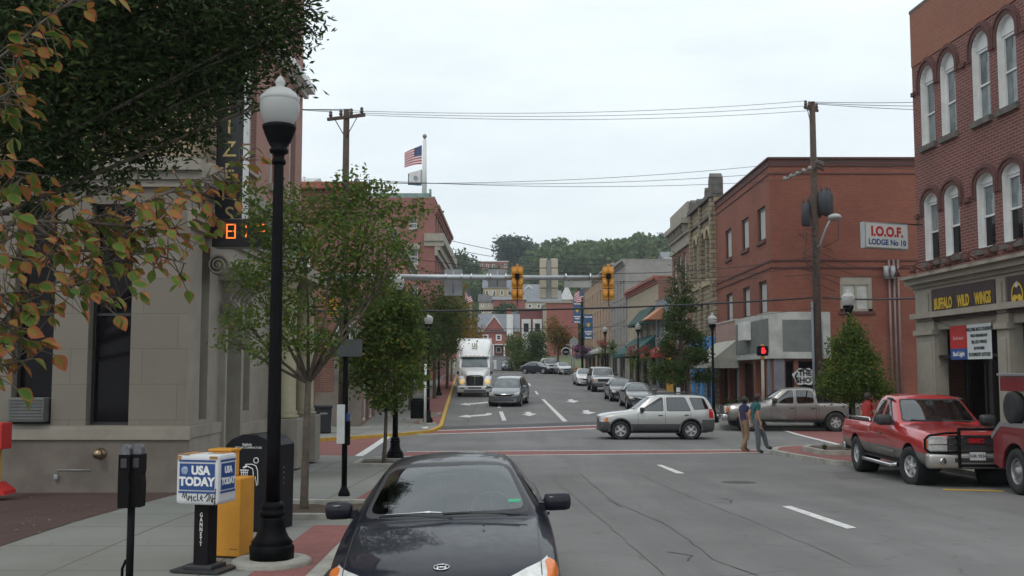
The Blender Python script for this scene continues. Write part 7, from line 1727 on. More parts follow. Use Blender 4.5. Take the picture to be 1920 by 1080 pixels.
for sg in (1, -1):
    b = MB(); b.smooth = True
    rows = []
    for x, w, z0, z1 in ((-.12, .95, .62, .95), (-.30, 1.08, .55, 1.22), (-.75, 1.20, .55, 1.36), (-1.3, 1.22, .6, 1.36), (-1.75, 1.2, .7, 1.2)):
        rows.append([(x, sg * .58, z0), (x, sg * .58, z1 + .05), (x, sg * (.58 + w) / 2, z1 + .05), (x, sg * (w - .06), z1), (x, sg * w, z1 - .15), (x, sg * w, z0)])
    b.grid(rows); b.poly(rows[0]); b.build('wing', TW_, ly)
    h = MB(); h.smooth = True; h.ball((-.20, sg * .86, 1.0), .2, 14, 8, sx=.6, sy=1.05, sz=.95); h.build('headlight', mat('lit_headlamp', (.8, .6, .3), .2, emit=(1.0, .62, .22), estr=.4), ly)
    m_o = MB(); m_o.box((-1.9, sg * 1.45, 2.15), (.16, .20, .62), bev=.05); m_o.tube([(-1.9, sg * 1.1, 2.4), (-1.9, sg * 1.45, 2.4)], .025, 6); m_o.build('wing_mirror', TW_ if sg > 0 else WHITEP, ly)
    m_o = MB(); m_o.box((-.9, sg * 1.16, 1.62), (.08, .16, .2), bev=.03); m_o.tube([(-.9, sg * 1.0, 1.3), (-.9, sg * 1.14, 1.55)], .018, 5); m_o.build('fender_mirror', PLAST, ly)
b = MB(); b.smooth = True; b.box((.02, 0, .52), (.5, 2.42, .46), bev=.12); bo = b.build('front_bumper', TW_, ly)
b = MB(); b.box((.275, 0, .62), (.02, .9, .10), bev=.02); b.box((.275, 0, .42), (.02, 1.5, .09), bev=.02); b.box((.262, .85, .60), (.03, .30, .08), bev=.02); b.box((.262, -.85, .60), (.03, .30, .08), bev=.02); b.build('bumper_vent', PLAST, bo)
b = MB(); b.prism([(-1.75, .7), (-1.62, 1.95), (-2.15, 2.72), (-4.1, 2.72), (-4.1, .7)], -1.06, 1.06, 'y'); b.build('cab', TW_, ly)
wm = MB(); wm.add([(-1.60, -.93, 2.02), (-1.60, .93, 2.02), (-2.07, .86, 2.66), (-2.07, -.86, 2.66)], [(0, 1, 2, 3)]); wm.build('windscreen', mat('lorry_glass', (.10, .13, .14), .06, var=.4, scale=1.5, spec=.8), ly)
wm = MB(); wm.box((-2.02, 0, 2.73), (.30, 2.05, .10), bev=.04); wm.build('sun_visor', TW_, ly)
for sg in (1, -1): q = MB(); q.add([(-2.2, sg * 1.065, 2.0), (-3.0, sg * 1.065, 2.0), (-3.0, sg * 1.065, 2.6), (-2.45, sg * 1.065, 2.6)], [(0, 1, 2, 3)]); q.build('door_window', WINGL, ly)
b = MB(); b.smooth = True; rows = []
for t, w, zz, x in ((0, .98, 2.78, -2.05), (.2, 1.0, 2.95, -2.25), (.5, 1.10, 3.3, -2.75), (.8, 1.18, 3.7, -3.4), (1, 1.19, 3.88, -3.9), (1.02, 1.17, 3.94, -4.2)):
    rows.append([(x - .55, -w, zz - .25), (x - .28, -w, zz - .05), (x - .06, -w * .82, zz), (x, -w * .4, zz + .0), (x, 0, zz + .01), (x, w * .4, zz), (x - .06, w * .82, zz), (x - .28, w, zz - .05), (x - .55, w, zz - .25)])
b.grid(rows); b.build('roof_fairing', TW_, ly); b = MB(); b.prism([(-2.5, 2.7), (-4.3, 2.7), (-4.3, 3.6), (-3.8, 3.4)], -1.1, 1.1, 'y'); b.build('sleeper', TW_, ly)
text(ly, 'lettering', 'US', .34, (-2.90, 0, 3.50), (0, 1), mat('lorry_letter', (.20, .17, .06), .5), .02, bold=.01) .rotation_euler = (0, 0, 0)
for o_ in [o_ for o_ in ly.children if o_.name.startswith('lettering')]: o_.location = (.12, 0, 0)
tx2 = text(ly, 'small_lettering', 'XPRESS', .13, (-2.86, 0, 3.28), (0, 1), mat('lorry_letter', (.2, .17, .06), .5), .02); tx2.location = (.2, 0, 0)
for k in range(5): q = MB(); q.box((-1.93, -.6 + .3 * k, 2.80), (.05, .09, .03), bev=.01); q.build('marker_lamp', AMBER, ly)
b = MB(); b.box2((-18, -1.28, 1.1), (-5.0, 1.28, 4.0), .03); b.build('trailer', TW_, ly); b = MB(); b.box2((-17, -.5, .75), (-1.6, .5, 1.1)); b.build('chassis', DARKIN, ly)
for cx in (-1.0, -5.6, -6.8, -15.5, -16.7):
    for sg in (1, -1): make_wheel(ly, cx, sg * 1.03, .50, .32, .29, 5, 0, None, 'dish', 1)
# ---------------------------------------------------------------- tow truck at the right edge
MRN = mat('maroon_truck_paint', (.20, .012, .02), .35, var=.12, dirt=(.12, .05, .04), coat=.5); DIA = mat('chequer_plate', (.30, .29, .30), .45, .5, var=.2, scale=30, bump=.3)
tw = thing('tow_truck', 'maroon tow truck tail with grey deck, cut by the right edge', 'tow truck', (10.36, 19.42, gz(19.4)), R(-90))
b = MB(); M0 = None
arch = [(-.84, .62), (-.84, .98), (-.50, 1.22), (3.6, 1.22), (3.6, .5), (.75, .5)] + [(.50 * math.cos(t), .44 + .50 * math.sin(t)) for t in [PI * i / 12 for i in range(13)]] + [(-.75, .5)]
arch = arch[:5] + arch[6:19] + [(-.56, .44), (-.84, .50)]
for sg in (1, -1):
    b = MB(); b.prism(arch, sg * 1.14 - .02, sg * 1.14 + .02, 'y'); 
    bm_t = None; b.build('side_panel', MRN, tw)
    b = MB(); rows = [];
    for i in range(13): t = PI * i / 12; rows.append([(.50 * math.cos(t), sg * 1.11, .44 + .50 * math.sin(t)), (.50 * math.cos(t), sg * .6, .44 + .50 * math.sin(t))])
    b.grid(rows); b.build('wheel_well', DARKIN, tw)
b = MB(); b.prism([(-.88, .96), (-.50, 1.22), (3.6, 1.22), (3.6, 1.30), (-.54, 1.30), (-.90, 1.04)], -1.17, 1.17, 'y'); b.build('deck', DIA, tw)
b = MB(); b.prism([(-.84, .55), (-.84, .97), (-.80, .97), (-.80, .55)], -1.12, 1.12, 'y'); b.box((-.88, 0, .5), (.12, 2.0, .16), bev=.02); b.build('tailboard', MRN, tw)
for sg in (1, -1): make_wheel(tw, 0, sg * 1.02, .42, .26, .24, 5, 0, mat('steel_rim', (.32, .32, .33), .4, .4, var=.15), 'dish')
for sg in (1, -1): make_wheel(tw, 4.6, sg * 1.0, .45, .26, .24, 5, 0, MATS['steel_rim'], 'dish', 1)
b = MB(); b.box((1.6, 0, 2.02), (4.3, 2.26, .28), bev=.02); b.build('boom_box', MRN, tw); b = MB(); b.box((1.6, 0, 2.19), (4.36, 2.34, .05), bev=.01); b.build('top_plate', DIA, tw)
b = MB(); b.box((2.6, 0, 1.6), (.3, 1.6, .8)); b.build('boom_post', DARKIN, tw)
t_ = MB(); t_.lathe([(.12, -.09), (.24, -.10), (.29, -.08), (.31, 0), (.29, .08), (.24, .10), (.12, .09)], 24, Matrix.Translation((-.05, -1.10, 1.58)) @ Matrix.Rotation(PI / 2, 4, 'X')); t_.cyl((-.10, -1.15, 1.60), (-.10, -.8, 1.60), .10); to_ = t_.build('dolly_tyre', TYRE, tw)
t_ = MB(); t_.tube([(-.1, -1.0, 1.6), (.6, -.7, 1.3)], .04, 6); t_.build('dolly_arm', DARKIN, tw)
b = MB(); b.box((6.1, 0, 1.5), (1.9, 2.2, 1.9), bev=.25); b.box((7.6, 0, 1.15), (1.4, 1.9, 1.0), bev=.2); b.build('cab', MRN, tw); b = MB(); b.box2((-1, -.45, .55), (7.9, .45, .85)); b.build('chassis', DARKIN, tw)
# ---------------------------------------------------------------- wooden poles, wires
def crossarm(par, c, w, ang, nins=3, brace=True):
    u = Vector((math.cos(ang), math.sin(ang), 0)); c = Vector(c); a_ = MB()
    Mx = Matrix.Translation(c) @ Matrix.Rotation(ang, 4, 'Z'); a_.box((0, 0, 0), (w, .11, .12), M=Mx)
    if brace: 
        for sg in (1, -1): a_.tube([c + u * sg * w * .3 + Vector((0, 0, -.05)), c + Vector((0, 0, -.85))], .02, 4)
    ao = a_.build('crossarm', WOOD, par)
    pts = []
    for k in range(nins):
        x = (-.42 + .84 * k / max(1, nins - 1)) * w; p = c + u * x; i_ = MB(); i_.lathe([(.03, .05), (.06, .1), (.09, .16), (.05, .2), (.08, .26), (.04, .32), (.001, .34)], 10, Matrix.Translation(p)); i_.build('insulator', mat('insulator_brown', (.06, .04, .035), .3), ao); pts.append(p + Vector((0, 0, .3)))
    return pts
lpo = at(645, 205, 41.2); LP = Vector((-6.6, 41.2, gz(41.2))); pl_ = thing('utility_pole', 'dark wooden utility pole with crossarm rising behind the left street tree', 'utility pole', LP)
b = MB(); b.cyl((0, 0, -.4), (0, 0, 12.95), .19, .12, n=12); b.build('pole', WOOD, pl_); ip = crossarm(pl_, (0, -.1, 12.62), 1.75, R(-25), 4)
ip2 = crossarm(pl_, (0, -.1, 9.75), 1.5, R(-40), 3, False)
for k in range(4):
    q = MB(); p = Vector((.7 + k * .35, .1 + k * .05, 9.95 - k * .12)); q.lathe([(.05, 0), (.06, .2), (.03, .3)], 8, Matrix.Translation(p) @ Matrix.Rotation(PI / 2, 4, 'Y')); q.build('strain_insulator', mat('insulator_brown', (.06, .04, .035), .3), pl_)
RPp = Vector((13.55, 46.6, gz(46.6))); pr2 = thing('utility_pole', 'tall wooden pole with transformers and street light before the brick corner building', 'utility pole', RPp)
b = MB(); b.cyl((0, 0, -.4), (0, 0, 14.62), .20, .13, n=14); b.build('pole', WOOD, pr2); b = MB(); b.cyl((-.24, -.1, 0), (-.24, -.1, 5.6), .055, n=8); b.cyl((.16, -.2, 3.0), (.16, -.2, 4.8), .02, n=6); b.build('riser_conduit', mat('riser_grey', (.16, .18, .21), .6), pr2)
iq = crossarm(pr2, (-.05, 0, 14.3), 1.0, R(40), 4, True); iq2 = crossarm(pr2, (.25, -.1, 11.6), .9, R(55), 3, False)
TRF = mat('transformer_grey', (.035, .037, .045), .45, .2, var=.2)
for x, y, r_, z in ((-.42, -.1, .20, 8.95), (.36, -.3, .27, 9.45), (.15, .4, .26, 9.4), (.62, .1, .24, 9.45)):
    q = MB(); q.lathe([(r_ * .8, 0), (r_, .05), (r_, .95), (r_ * .9, 1.02), (.001, 1.08)], 16, Matrix.Translation((x, y, z)))
    for k in (-1, 1): q.cyl((x + k * r_ * .5, y, z + 1.0), (x + k * r_ * .5, y, z + 1.25), .04, n=6)
    q.build('transformer', TRF, pr2)
q = MB(); random.seed(5)
for k in range(9): 
    z = 6.7 + k * .3; q.tube([(0, -.15, z), (random.uniform(-1.0, -.4), -.3, z + random.uniform(-.5, .1)), (random.uniform(-.6, 1.1), -.3, z - .7)], .012, 4)
q.tube([(.3, -.1, 8.0), (.95, -.2, 8.3), (1.05, -.1, 9.4)], .02, 5); q.tube([(-.4, -.1, 8.7), (-.6, -.2, 7.4), (-.1, -.2, 7.0)], .015, 5); q.build('hanging_cables', WIRE, pr2)
q = MB(); q.tube([(-1.4, -.4, 11.0), (-.9, -.3, 11.25), (-.2, -.2, 11.5)], .05, 5); 
for k in range(5): q.ball((-1.4 + k * .28, -.38, 11.05 + k * .12), .10, 8, 6)
q.build('switch_gear', mat('gear_grey', (.22, .23, .22), .6, var=.4), pr2)
q = MB(); q.tube([(.02, -.2, 8.0), (.10, -.4, 8.1), (.22, -.8, 8.7), (.36, -1.1, 9.12)], .045, 8); q.build('light_arm', STEEL, pr2); q = MB(); q.smooth = True; q.ball((.48, -1.3, 9.18), .28, 14, 8, sx=1.0, sy=1.3, sz=.55); q.build('street_light_head', mat('light_head', (.36, .37, .35), .5), pr2)
WG = 'overhead lines across the street'
def wire(label, a_, b_, sag=.5, r_=.014, grp=WG):
    a_, b_ = Vector(a_), Vector(b_); m = MB(); pts = [a_.lerp(b_, i / 18) - Vector((0, 0, sag * 4 * (i / 18) * (1 - i / 18))) for i in range(19)]
    o_ = thing('overhead_wire', label, 'wire', a_, 0, grp); m.tube([p - a_ for p in pts], r_, 4); m.build('cable', WIRE, o_); return o_
Lt = [LP + p for p in ip]; Rt = [RPp + p for p in iq]; L2_ = [LP + p for p in ip2]; R2_ = [RPp + p for p in iq2]
for k in range(3):
    wire(f'{["highest", "second highest", "third"][k]} thin wire between the tops of the two wooden poles', Lt[k + 1] - Vector((0, 0, .14 * k)), Rt[k] - Vector((0, 0, .17 * k)), .3, .010)
    wire(f'{["upper", "middle", "lower"][k]} wire of the second bundle between the wooden poles', L2_[k], R2_[k] - Vector((0, 0, .35 * k)), .35, .010)
    wire(f'{["upper", "middle", "lower"][k]} thin wire from the left pole top behind the bank', Lt[k], Vector((-14, 34.0, 11.8 - k * .25)), .2, .013)
    wire(f'{["upper", "middle", "lower"][k]} thin wire from the right pole top to the restaurant roof', Rt[k + 1], Vector((24, 42.0, 13.5 - k * .35)), .2, .013)
    wire(f'{["upper", "middle", "lower"][k]} wire from the right pole shoulder to the restaurant wall', R2_[k], Vector((22, 41.0, 10.9 - k * .4)), .2, .013)
wire('thick black cable sagging across the whole junction below the mast arm', (-14, 36, 4.35), RPp + Vector((-.2, -.2, 5.75)), .35, .038); wire('thick black cable from the right pole to the restaurant front', RPp + Vector((.2, -.2, 5.75)), (13.1, 31.0, 4.35), .1, .034)
wire('thin wire just above the signal mast arm', LP + Vector((0, -.2, 7.4)), RPp + Vector((0, -.2, 7.6)), .9, .014); wire('lower thin wire just above the mast arm', LP + Vector((0, -.2, 6.9)), RPp + Vector((0, -.2, 7.2)), .8, .012)
wire('thin service wire above the rooftops of the right shops', RPp + Vector((-.2, 0, 6.8)), (-7, 100, 12.0), .8, .014); wire('thin service wire below the thick black cable', LP + Vector((0, -.2, 4.4)), RPp + Vector((-.1, -.2, 5.3)), .5, .01)
wire('slack service wire running down the brick end wall', RPp + Vector((.1, .1, 7.9)), (17.6, 48.3, 6.8), .3, .014); wire('second slack service wire to the wall conduits', RPp + Vector((.1, .1, 7.5)), (17.9, 48.3, 6.6), .4, .014)
for k in range(3): wire(f'{["highest", "middle", "lowest"][k]} far wire crossing the skyline beside the hotel', (-7.5, 112, 16.5 - k * .9), (12, 118, 14.8 - k * .4), .7, .03)
# ---------------------------------------------------------------- signal mast arm
ma = thing('signal_mast', 'grey steel signal pole and long mast arm reaching over the junction', 'signal mast', (-6.15, 31.2, gz(31.2) + .1))
az = at(900, 520.5, 31.2).z - gz(31.2) - .1
b = MB(); b.cyl((0, 0, 0), (0, 0, 6.1), .15, .11, n=14); b.lathe([(.3, 0), (.3, .05), (.18, .1)], 12); b.build('pole', STEEL, ma); b = MB(); b.tube([(0, -.1, az - .0), (4.5, -.1, az + .0), (9.15, -.1, az - .02)], [.105, .085, .062], 12)
b.build('arm', STEEL, ma)
for px in (836, 866, 884, 914, 920, 949, 1061, 1107): q = MB(); X = at(px, 520, 31.1).x + 6.15; q.cyl((X - .02, -.1, az), (X + .02, -.1, az), .115, n=12); q.build('clamp', CHROME, ma)
def sighead(px, lab, m=SIGY, top=500, bot=563, cols=1):
    p0 = at(px, top, 30.9); p1 = at(px, bot, 30.9); H_ = p0.z - p1.z; r_ = thing('traffic_signal', lab, 'traffic signal', (p0.x, 30.9, p1.z), 0, 'signal heads on the mast arm')
    q = MB()
    for k in range(3): q.box((0, 0, H_ * (k + .5) / 3), (.34, .2, H_ / 3 - .015), bev=.03)
    ho_ = q.build('housing', m, r_)
    q = MB(); q.smooth = True
    for k in range(3):
        for sg in (-1, 1): q.ball((sg * .085, -.10, H_ * (k + .5) / 3), .085, 10, 6, sy=.6, sz=1.25)
    q.build('back_bulge', m, r_)
    for k in range(3): q = MB(); q.cyl((0, .1, H_ * (k + .5) / 3), (0, .32, H_ * (k + .5) / 3 - .02), .13, .13, n=14); q.build('visor', m, r_)
    q = MB(); q.box((0, -.16, az + ma.location.z - p1.z), (.13, .12, .16), bev=.02); q.tube([(0, -.16, -.18), (0, -.165, H_ * .62)], .012, 5); q.build('bracket', BLACKM, r_); q = MB(); q.ball((0, 0, H_ + .03), .045, 8, 6); q.build('finial', m, r_)
    return r_
sighead(970, 'yellow signal head seen from behind near the middle of the mast arm'); sighead(1140, 'yellow signal head seen from behind at the tip of the mast arm')
PALE = mat('pale_signal_housing', (.52, .50, .40), .6, var=.1, dirt=(.36, .2, .12), dscale=2.5, damt=.4)
r_ = thing('traffic_signal', 'pale cream double signal head standing above and below the mast arm', 'traffic signal', (at(1029, 560, 31.5).x, 31.5, at(1029, 560, 31.5).z)); H_ = at(1029, 485, 31.5).z - at(1029, 560, 31.5).z
for sg in (-1, 1):
    for k in range(4): q = MB(); q.box((sg * .165, 0, H_ * (k + .5) / 4), (.22, .22, H_ / 4 - .01), bev=.03); q.build('housing', PALE, r_)
q = MB(); q.box((0, -.06, H_ * .48), (.11, .2, H_ * .96)); q.build('centre_bracket', mat('bracket_grey', (.26, .27, .28), .5), r_)
for a_, b_, c_, d_, lab in ((833, 867, 505, 554, 'plain grey sign back at the left of the mast arm'), (915, 950, 505, 539, 'smaller grey sign back left of the middle signal head')):
    p0, p1 = at(a_, d_, 31.35), at(b_, c_, 31.35); q = thing('road_sign', lab, 'road sign', (p0.x, 31.35, p0.z), 0, 'sign backs on the mast arm'); m = MB(); m.box2((0, 0, 0), (p1.x - p0.x, .012, p1.z - p0.z)); m.build('plate', GREYP, q); m = MB(); m.tube([((p1.x - p0.x) / 2, -.01, .05), ((p1.x - p0.x) / 2, -.01, p1.z - p0.z - .05)], .02, 5); m.build('backing_strap', STEEL, q)
p0, p1 = at(1058, 539, 31.4), at(1109, 527, 31.4); q = thing('road_sign', 'long pale street sign back hanging under the mast arm', 'road sign', (p0.x, 31.4, p0.z)); m = MB(); m.box2((0, 0, 0), (p1.x - p0.x, .02, p1.z - p0.z)); m.build('plate', mat('sign_back_pale', (.42, .43, .42), .5), q); m = MB(); m.box2((.2, -.0, .18), (.24, .03, .3)); m.build('hanger', STEEL, q)
# pedestrian signals
def pedsig(X, Y, H_, lab, lit, poleh=None, facing=0, body=BLACKM, polem=None):
    r_ = thing('pedestrian_signal', lab, 'pedestrian signal', (X, Y, gz(Y) + .1), facing); m = MB()
    if poleh: m.cyl((0, 0, 0), (0, 0, poleh), .07, n=12); m.lathe([(.14, 0), (.12, .12), (.07, .2)], 12); m.build('pole', polem or STEEL, r_)
    m = MB(); m.box((0, -.03, H_), (.46, .26, .42), bev=.03); m.build('housing', body, r_); m = MB(); m.cyl((0, -.02, H_ - .35), (0, -.02, H_ - .21), .09, n=10); m.cyl((0, -.02, H_ + .21), (0, -.02, H_ + .28), .08, n=10); m.build('mount', SIGY, r_)
    if lit:
        m = MB(); m.box((0, -.165, H_ - .04), (.15, .01, .15), bev=.03)
        for k, (x, h_) in enumerate(((-.06, .10), (-.02, .14), (.02, .14), (.06, .11))): m.box((x, -.165, H_ + .04 + h_ * .3), (.028, .01, h_))
        m.box((.10, -.165, H_ - .02), (.028, .01, .10)); m.build('hand_symbol', mat('hand_lit', (.6, .02, .02), .4, emit=(1, .02, .03), estr=1.3), r_)
    return r_
pedsig(10.92, 45.9, at(1437, 658, 45.9).z - gz(45.9) - .1, 'black pedestrian signal with lit red hand on a cream post before the panelled shopfront', True, at(1437, 672, 45.9).z - gz(45.9) - .1, 0, BLACKM, CREAM)
r_ = thing('traffic_signal', 'small yellow signal on the wooden pole seen through the slender tree', 'traffic signal', (at(620, 575, 40.8).x, 40.8, at(620, 592, 40.8).z)); m = MB(); m.box((0, 0, .35), (.5, .4, .7), bev=.08); m.build('housing', SIGY, r_); m = MB(); m.cyl((.2, 0, .35), (.45, .2, .35), .04); m.build('bracket', SIGY, r_)
# ---------------------------------------------------------------- banners, flags, baskets and small things up the right pavement
YB = 103.0; xb = at(1091.5, 600, YB).x
bp = thing('banner_pole', 'dark pole carrying two blue banners and a flag on the far right pavement', 'banner pole', (xb, YB, gz(YB) + .1)); b = MB(); b.cyl((0, 0, 0), (0, 0, at(1091, 560, YB).z - gz(YB)), .13, .09, n=10); b.lathe([(.3, 0), (.25, .5), (.13, .7)], 12); b.build('shaft', BLACKM, bp)
b = MB(); zt1, zt2 = at(1080, 566, YB).z - bp.location.z, at(1103, 590, YB).z - bp.location.z; 
for sg, z in ((-1, zt1), (-1, zt1 - 2.0), (1, zt2), (1, zt2 - 2.4)): b.tube([(0, 0, z), (sg * 1.0, 0, z)], .03, 5)
b.build('banner_arms', BLACKM, bp)
BNB = mat('banner_blue', (.035, .10, .22), .7, var=.1); BNY = mat('banner_gold', (.55, .38, .06), .6)
for (pa, pb, ya, yb_, lab) in ((1075, 1089, 566, 606, 'blue street banner with gold emblem on the left of its pole'), (1095, 1111, 590, 636, 'blue street banner with gold emblem on the right of its pole')):
    p0, p1 = at(pa, yb_, YB), at(pb, ya, YB); w_, h_ = p1.x - p0.x, p1.z - p0.z; q = thing('street_banner', lab, 'banner', (p0.x, YB - .1, p0.z), 0, 'blue banners on the banner pole'); m = MB(); n_ = 8
    m.grid([[(w_ * i / n_, .03 * math.sin(j * .9 + i * .5), h_ * j / n_) for i in range(n_ + 1)] for j in range(n_ + 1)]); m.build('cloth', BNB, q)
    m = MB(); zc = h_ * .62; s_ = w_ * .36
    m.prism([(w_ / 2 - s_, zc + s_ * .7), (w_ / 2 - s_ * .5, zc - s_ * .1), (w_ / 2 - s_ * .2, zc + s_ * .4), (w_ / 2, zc + s_ * .1), (w_ / 2 + s_ * .2, zc + s_ * .4), (w_ / 2 + s_ * .5, zc - s_ * .1), (w_ / 2 + s_, zc + s_ * .7), (w_ / 2 + s_ * .45, zc - s_ * .5), (w_ / 2, zc - s_ * 1.1), (w_ / 2 - s_ * .45, zc - s_ * .5)], -.06, -.04, 'y'); m.build('emblem', BNY, q)
    for k, (tx, zz) in enumerate((('WELCOME', .9), ('SHOPPING', .30), ('DINING', .21), ('&', .13), ('SERVICES', .05))): text(q, 'lettering', tx, h_ * .075, (w_ / 2, -.06, h_ * zz), (1, 0), WHT, .004, bold=.01, sx=.85)
usflag('small_flag', 'small striped flag on the banner pole above the blue banners', (at(1083, 541, YB).x + .55, YB - .1, at(1083, 541, YB).z), .9, 1.35, .5)
FLW = leafmat('basket_green', (.07, .13, .03), (.13, .20, .04)); FLR = leafmat('basket_red', (.35, .04, .04), (.45, .06, .09), (.10, .15, .04), amt3=.35); FLP = leafmat('basket_purple', (.12, .02, .14), (.20, .03, .18), (.08, .12, .04), amt3=.3)
def basket(px, py, Y, r_, h, m1, m2, lab):
    p = at(px, py, Y); q = thing('hanging_basket', lab, 'flower basket', p, 0, 'hanging flower baskets on the right lamps')
    crown([((0, 0, h * .3), r_, r_, h * .35)], 260, .07, int(px), hollow=.3, asp=.8).build('flowers', m1, q, uv=False, fix=False); crown([((0, 0, -h * .25), r_ * .8, r_ * .8, h * .6)], 340, .07, int(px) + 1, hollow=.2, asp=.5).build('trailing_leaves', m2, q, uv=False, fix=False)
    b = MB(); b.lathe([(.05, -.18), (.2, -.02), (.22, .05)], 10); b.tube([(.2, 0, .05), (0, 0, .6), (-.2, 0, .05)], .012, 4); b.build('basket', BLACKM, q)
basket(1187, 668, 74, .55, 1.2, FLR, FLW, 'trailing flower basket left of the lamp before the green awning'); basket(1213, 664, 74, .45, .9, FLR, FLW, 'flower basket right of the lamp before the green awning'); basket(1131, 650, 92, .55, .9, FLR, FLW, 'red flower basket on the distant lamp above the off-roader'); basket(1148, 652, 92, .5, .9, FLW, FLW, 'green flower basket right of the distant lamp'); basket(1082, 658, 103, .6, 1.0, FLP, FLP, 'purple flower basket on the banner pole')
basket(1098, 660, 103, .6, 1.0, FLP, FLP, 'purple flower basket right of the banner pole')
hy_ = thing('fire_hydrant', 'yellow fire hydrant with red top on the far right kerb', 'fire hydrant', (at(1080, 700, 111).x, 111, gz(111) + .12)); b = MB(); b.lathe([(.2, 0), (.2, .06), (.13, .08), (.13, .62), (.17, .64), (.17, .7)], 14); b.cyl((-.26, 0, .45), (.26, 0, .45), .07, n=10); b.build('barrel', mat('hydrant_yellow', (.6, .38, .04), .5), hy_); b = MB(); b.lathe([(.17, .70), (.15, .82), (.06, .92), (.05, .98), (.001, .98)], 14); b.build('bonnet', mat('hydrant_red', (.45, .05, .04), .5), hy_)
rs2 = thing('round_shop_sign', 'round white shop sign on a post near the crest', 'sign', (at(1061, 660, 118).x, 118, gz(118) + .1)); zc = at(1061, 660, 118).z - rs2.location.z
b = MB(); b.cyl((.6, 0, 0), (.6, 0, zc + .9), .06, n=8); b.tube([(.6, 0, zc + .8), (0, 0, zc + .8)], .04, 5); b.build('post', STEEL, rs2); Md = Matrix.Translation((0, 0, zc)) @ Matrix.Rotation(PI / 2, 4, 'X'); b = MB(); b.lathe([(.001, -.05), (.52, -.05), (.52, .05), (.001, .05)], 24, Md); b.build('disc', WHITEP, rs2); b = MB(); b.lathe([(.40, .051), (.40, .06), (.47, .06), (.47, .051)], 24, Md); b.box((0, -.06, zc), (.5, .01, .14)); b.build('ring', GREYP, rs2)
oc = thing('octagonal_sign', 'grey back of an octagonal sign on a slim post near the banner pole', 'road sign', (at(1076, 640, 108).x, 108, gz(108) + .1)); b = MB(); zc = at(1076, 641, 108).z - oc.location.z; b.cyl((0, 0, 0), (0, 0, zc + .5), .05, n=8); b.build('post', STEEL, oc); b = MB(); b.prism(circ(0, zc, .45, 8, PI / 8), -.08, -.06, 'y'); b.build('plate', GREYP, oc)
pp = thing('paper_post', 'black post with a white notice on the pavement by the tall evergreen', 'post', (at(1266, 745, 50.5).x, 50.5, gz(50.5) + .1)); b = MB(); b.cyl((0, 0, 0), (0, 0, 1.6), .06, n=10); b.build('post', BLACKM, pp); b = MB(); b.box((.12, 0, 1.35), (.24, .06, .36)); b.build('notice', WHITEP, pp)
kc = thing('parasol', 'pink parasol over a stall among the left pavement trees', 'parasol', (at(846, 690, 104).x, 104, gz(104) + .1)); b = MB(); b.cyl((0, 0, 0), (0, 0, 2.5), .04, n=8); b.build('pole', WOOD, kc); b = MB(); b.lathe([(1.0, 1.95), (1.02, 2.15), (.5, 2.5), (.001, 2.65)], 10); b.build('canopy', mat('parasol_pink', (.50, .22, .20), .8), kc)
up = thing('telegraph_pole', 'pale far utility pole with small flag beyond the left trees', 'utility pole', (at(882, 640, 139).x, 139, gz(139))); b = MB(); b.cyl((0, 0, 0), (0, 0, at(882, 560, 139).z - gz(139)), .2, .15, n=8); b.build('pole', mat('pale_wood', (.30, .29, .26), .8), up); b = MB(); b.box((0, -.1, at(882, 590, 139).z - gz(139)), (1.8, .1, .12)); b.build('crossarm', WOOD, up)
usflag('small_flag', 'small striped flag on the far left pole behind the yellow signal', (at(879, 542, 138).x, 138, at(879, 542, 138).z), .9, 1.8, .5).rotation_euler = (0, R(-18), 0)
dl = thing('barrier_drum', 'small orange construction panel high on the uphill road', 'road barrier', (at(950, 655, 196).x, 196, gz(196))); b = MB(); b.box((0, 0, .9), (1.2, .3, 1.6), bev=.05); b.build('panel', mat('barrier_orange', (.6, .24, .04), .6), dl); b = MB(); b.box((0, 0, .05), (1.6, .8, .15)); b.build('base', BLACKM, dl)
# potted topiary
tp = thing('potted_shrub', 'clipped dark shrub in a pot at the foot of the corner shopfront', 'potted shrub', (at(1374, 760, 46.9).x, 47.1, gz(47) + .12), 0, 'potted shrubs before the corner shopfront'); b = MB(); b.lathe([(.15, 0), (.22, .3), (.25, .32), (.23, .36), (.001, .34)], 14); b.cyl((0, 0, .3), (0, 0, .6), .03); b.build('pot', mat('pot_clay', (.13, .09, .08), .8), tp); crown([((0, 0, .8), .33, .33, .33)], 500, .045, 4, hollow=.5, asp=.7).build('foliage', G3, tp, uv=False, fix=False)
dup(tp, (at(1392, 760, 47.3).x, 47.4, gz(47) + .12), 1.0, 'second clipped shrub nearer the cream signal post', 'potted shrubs before the corner shopfront')
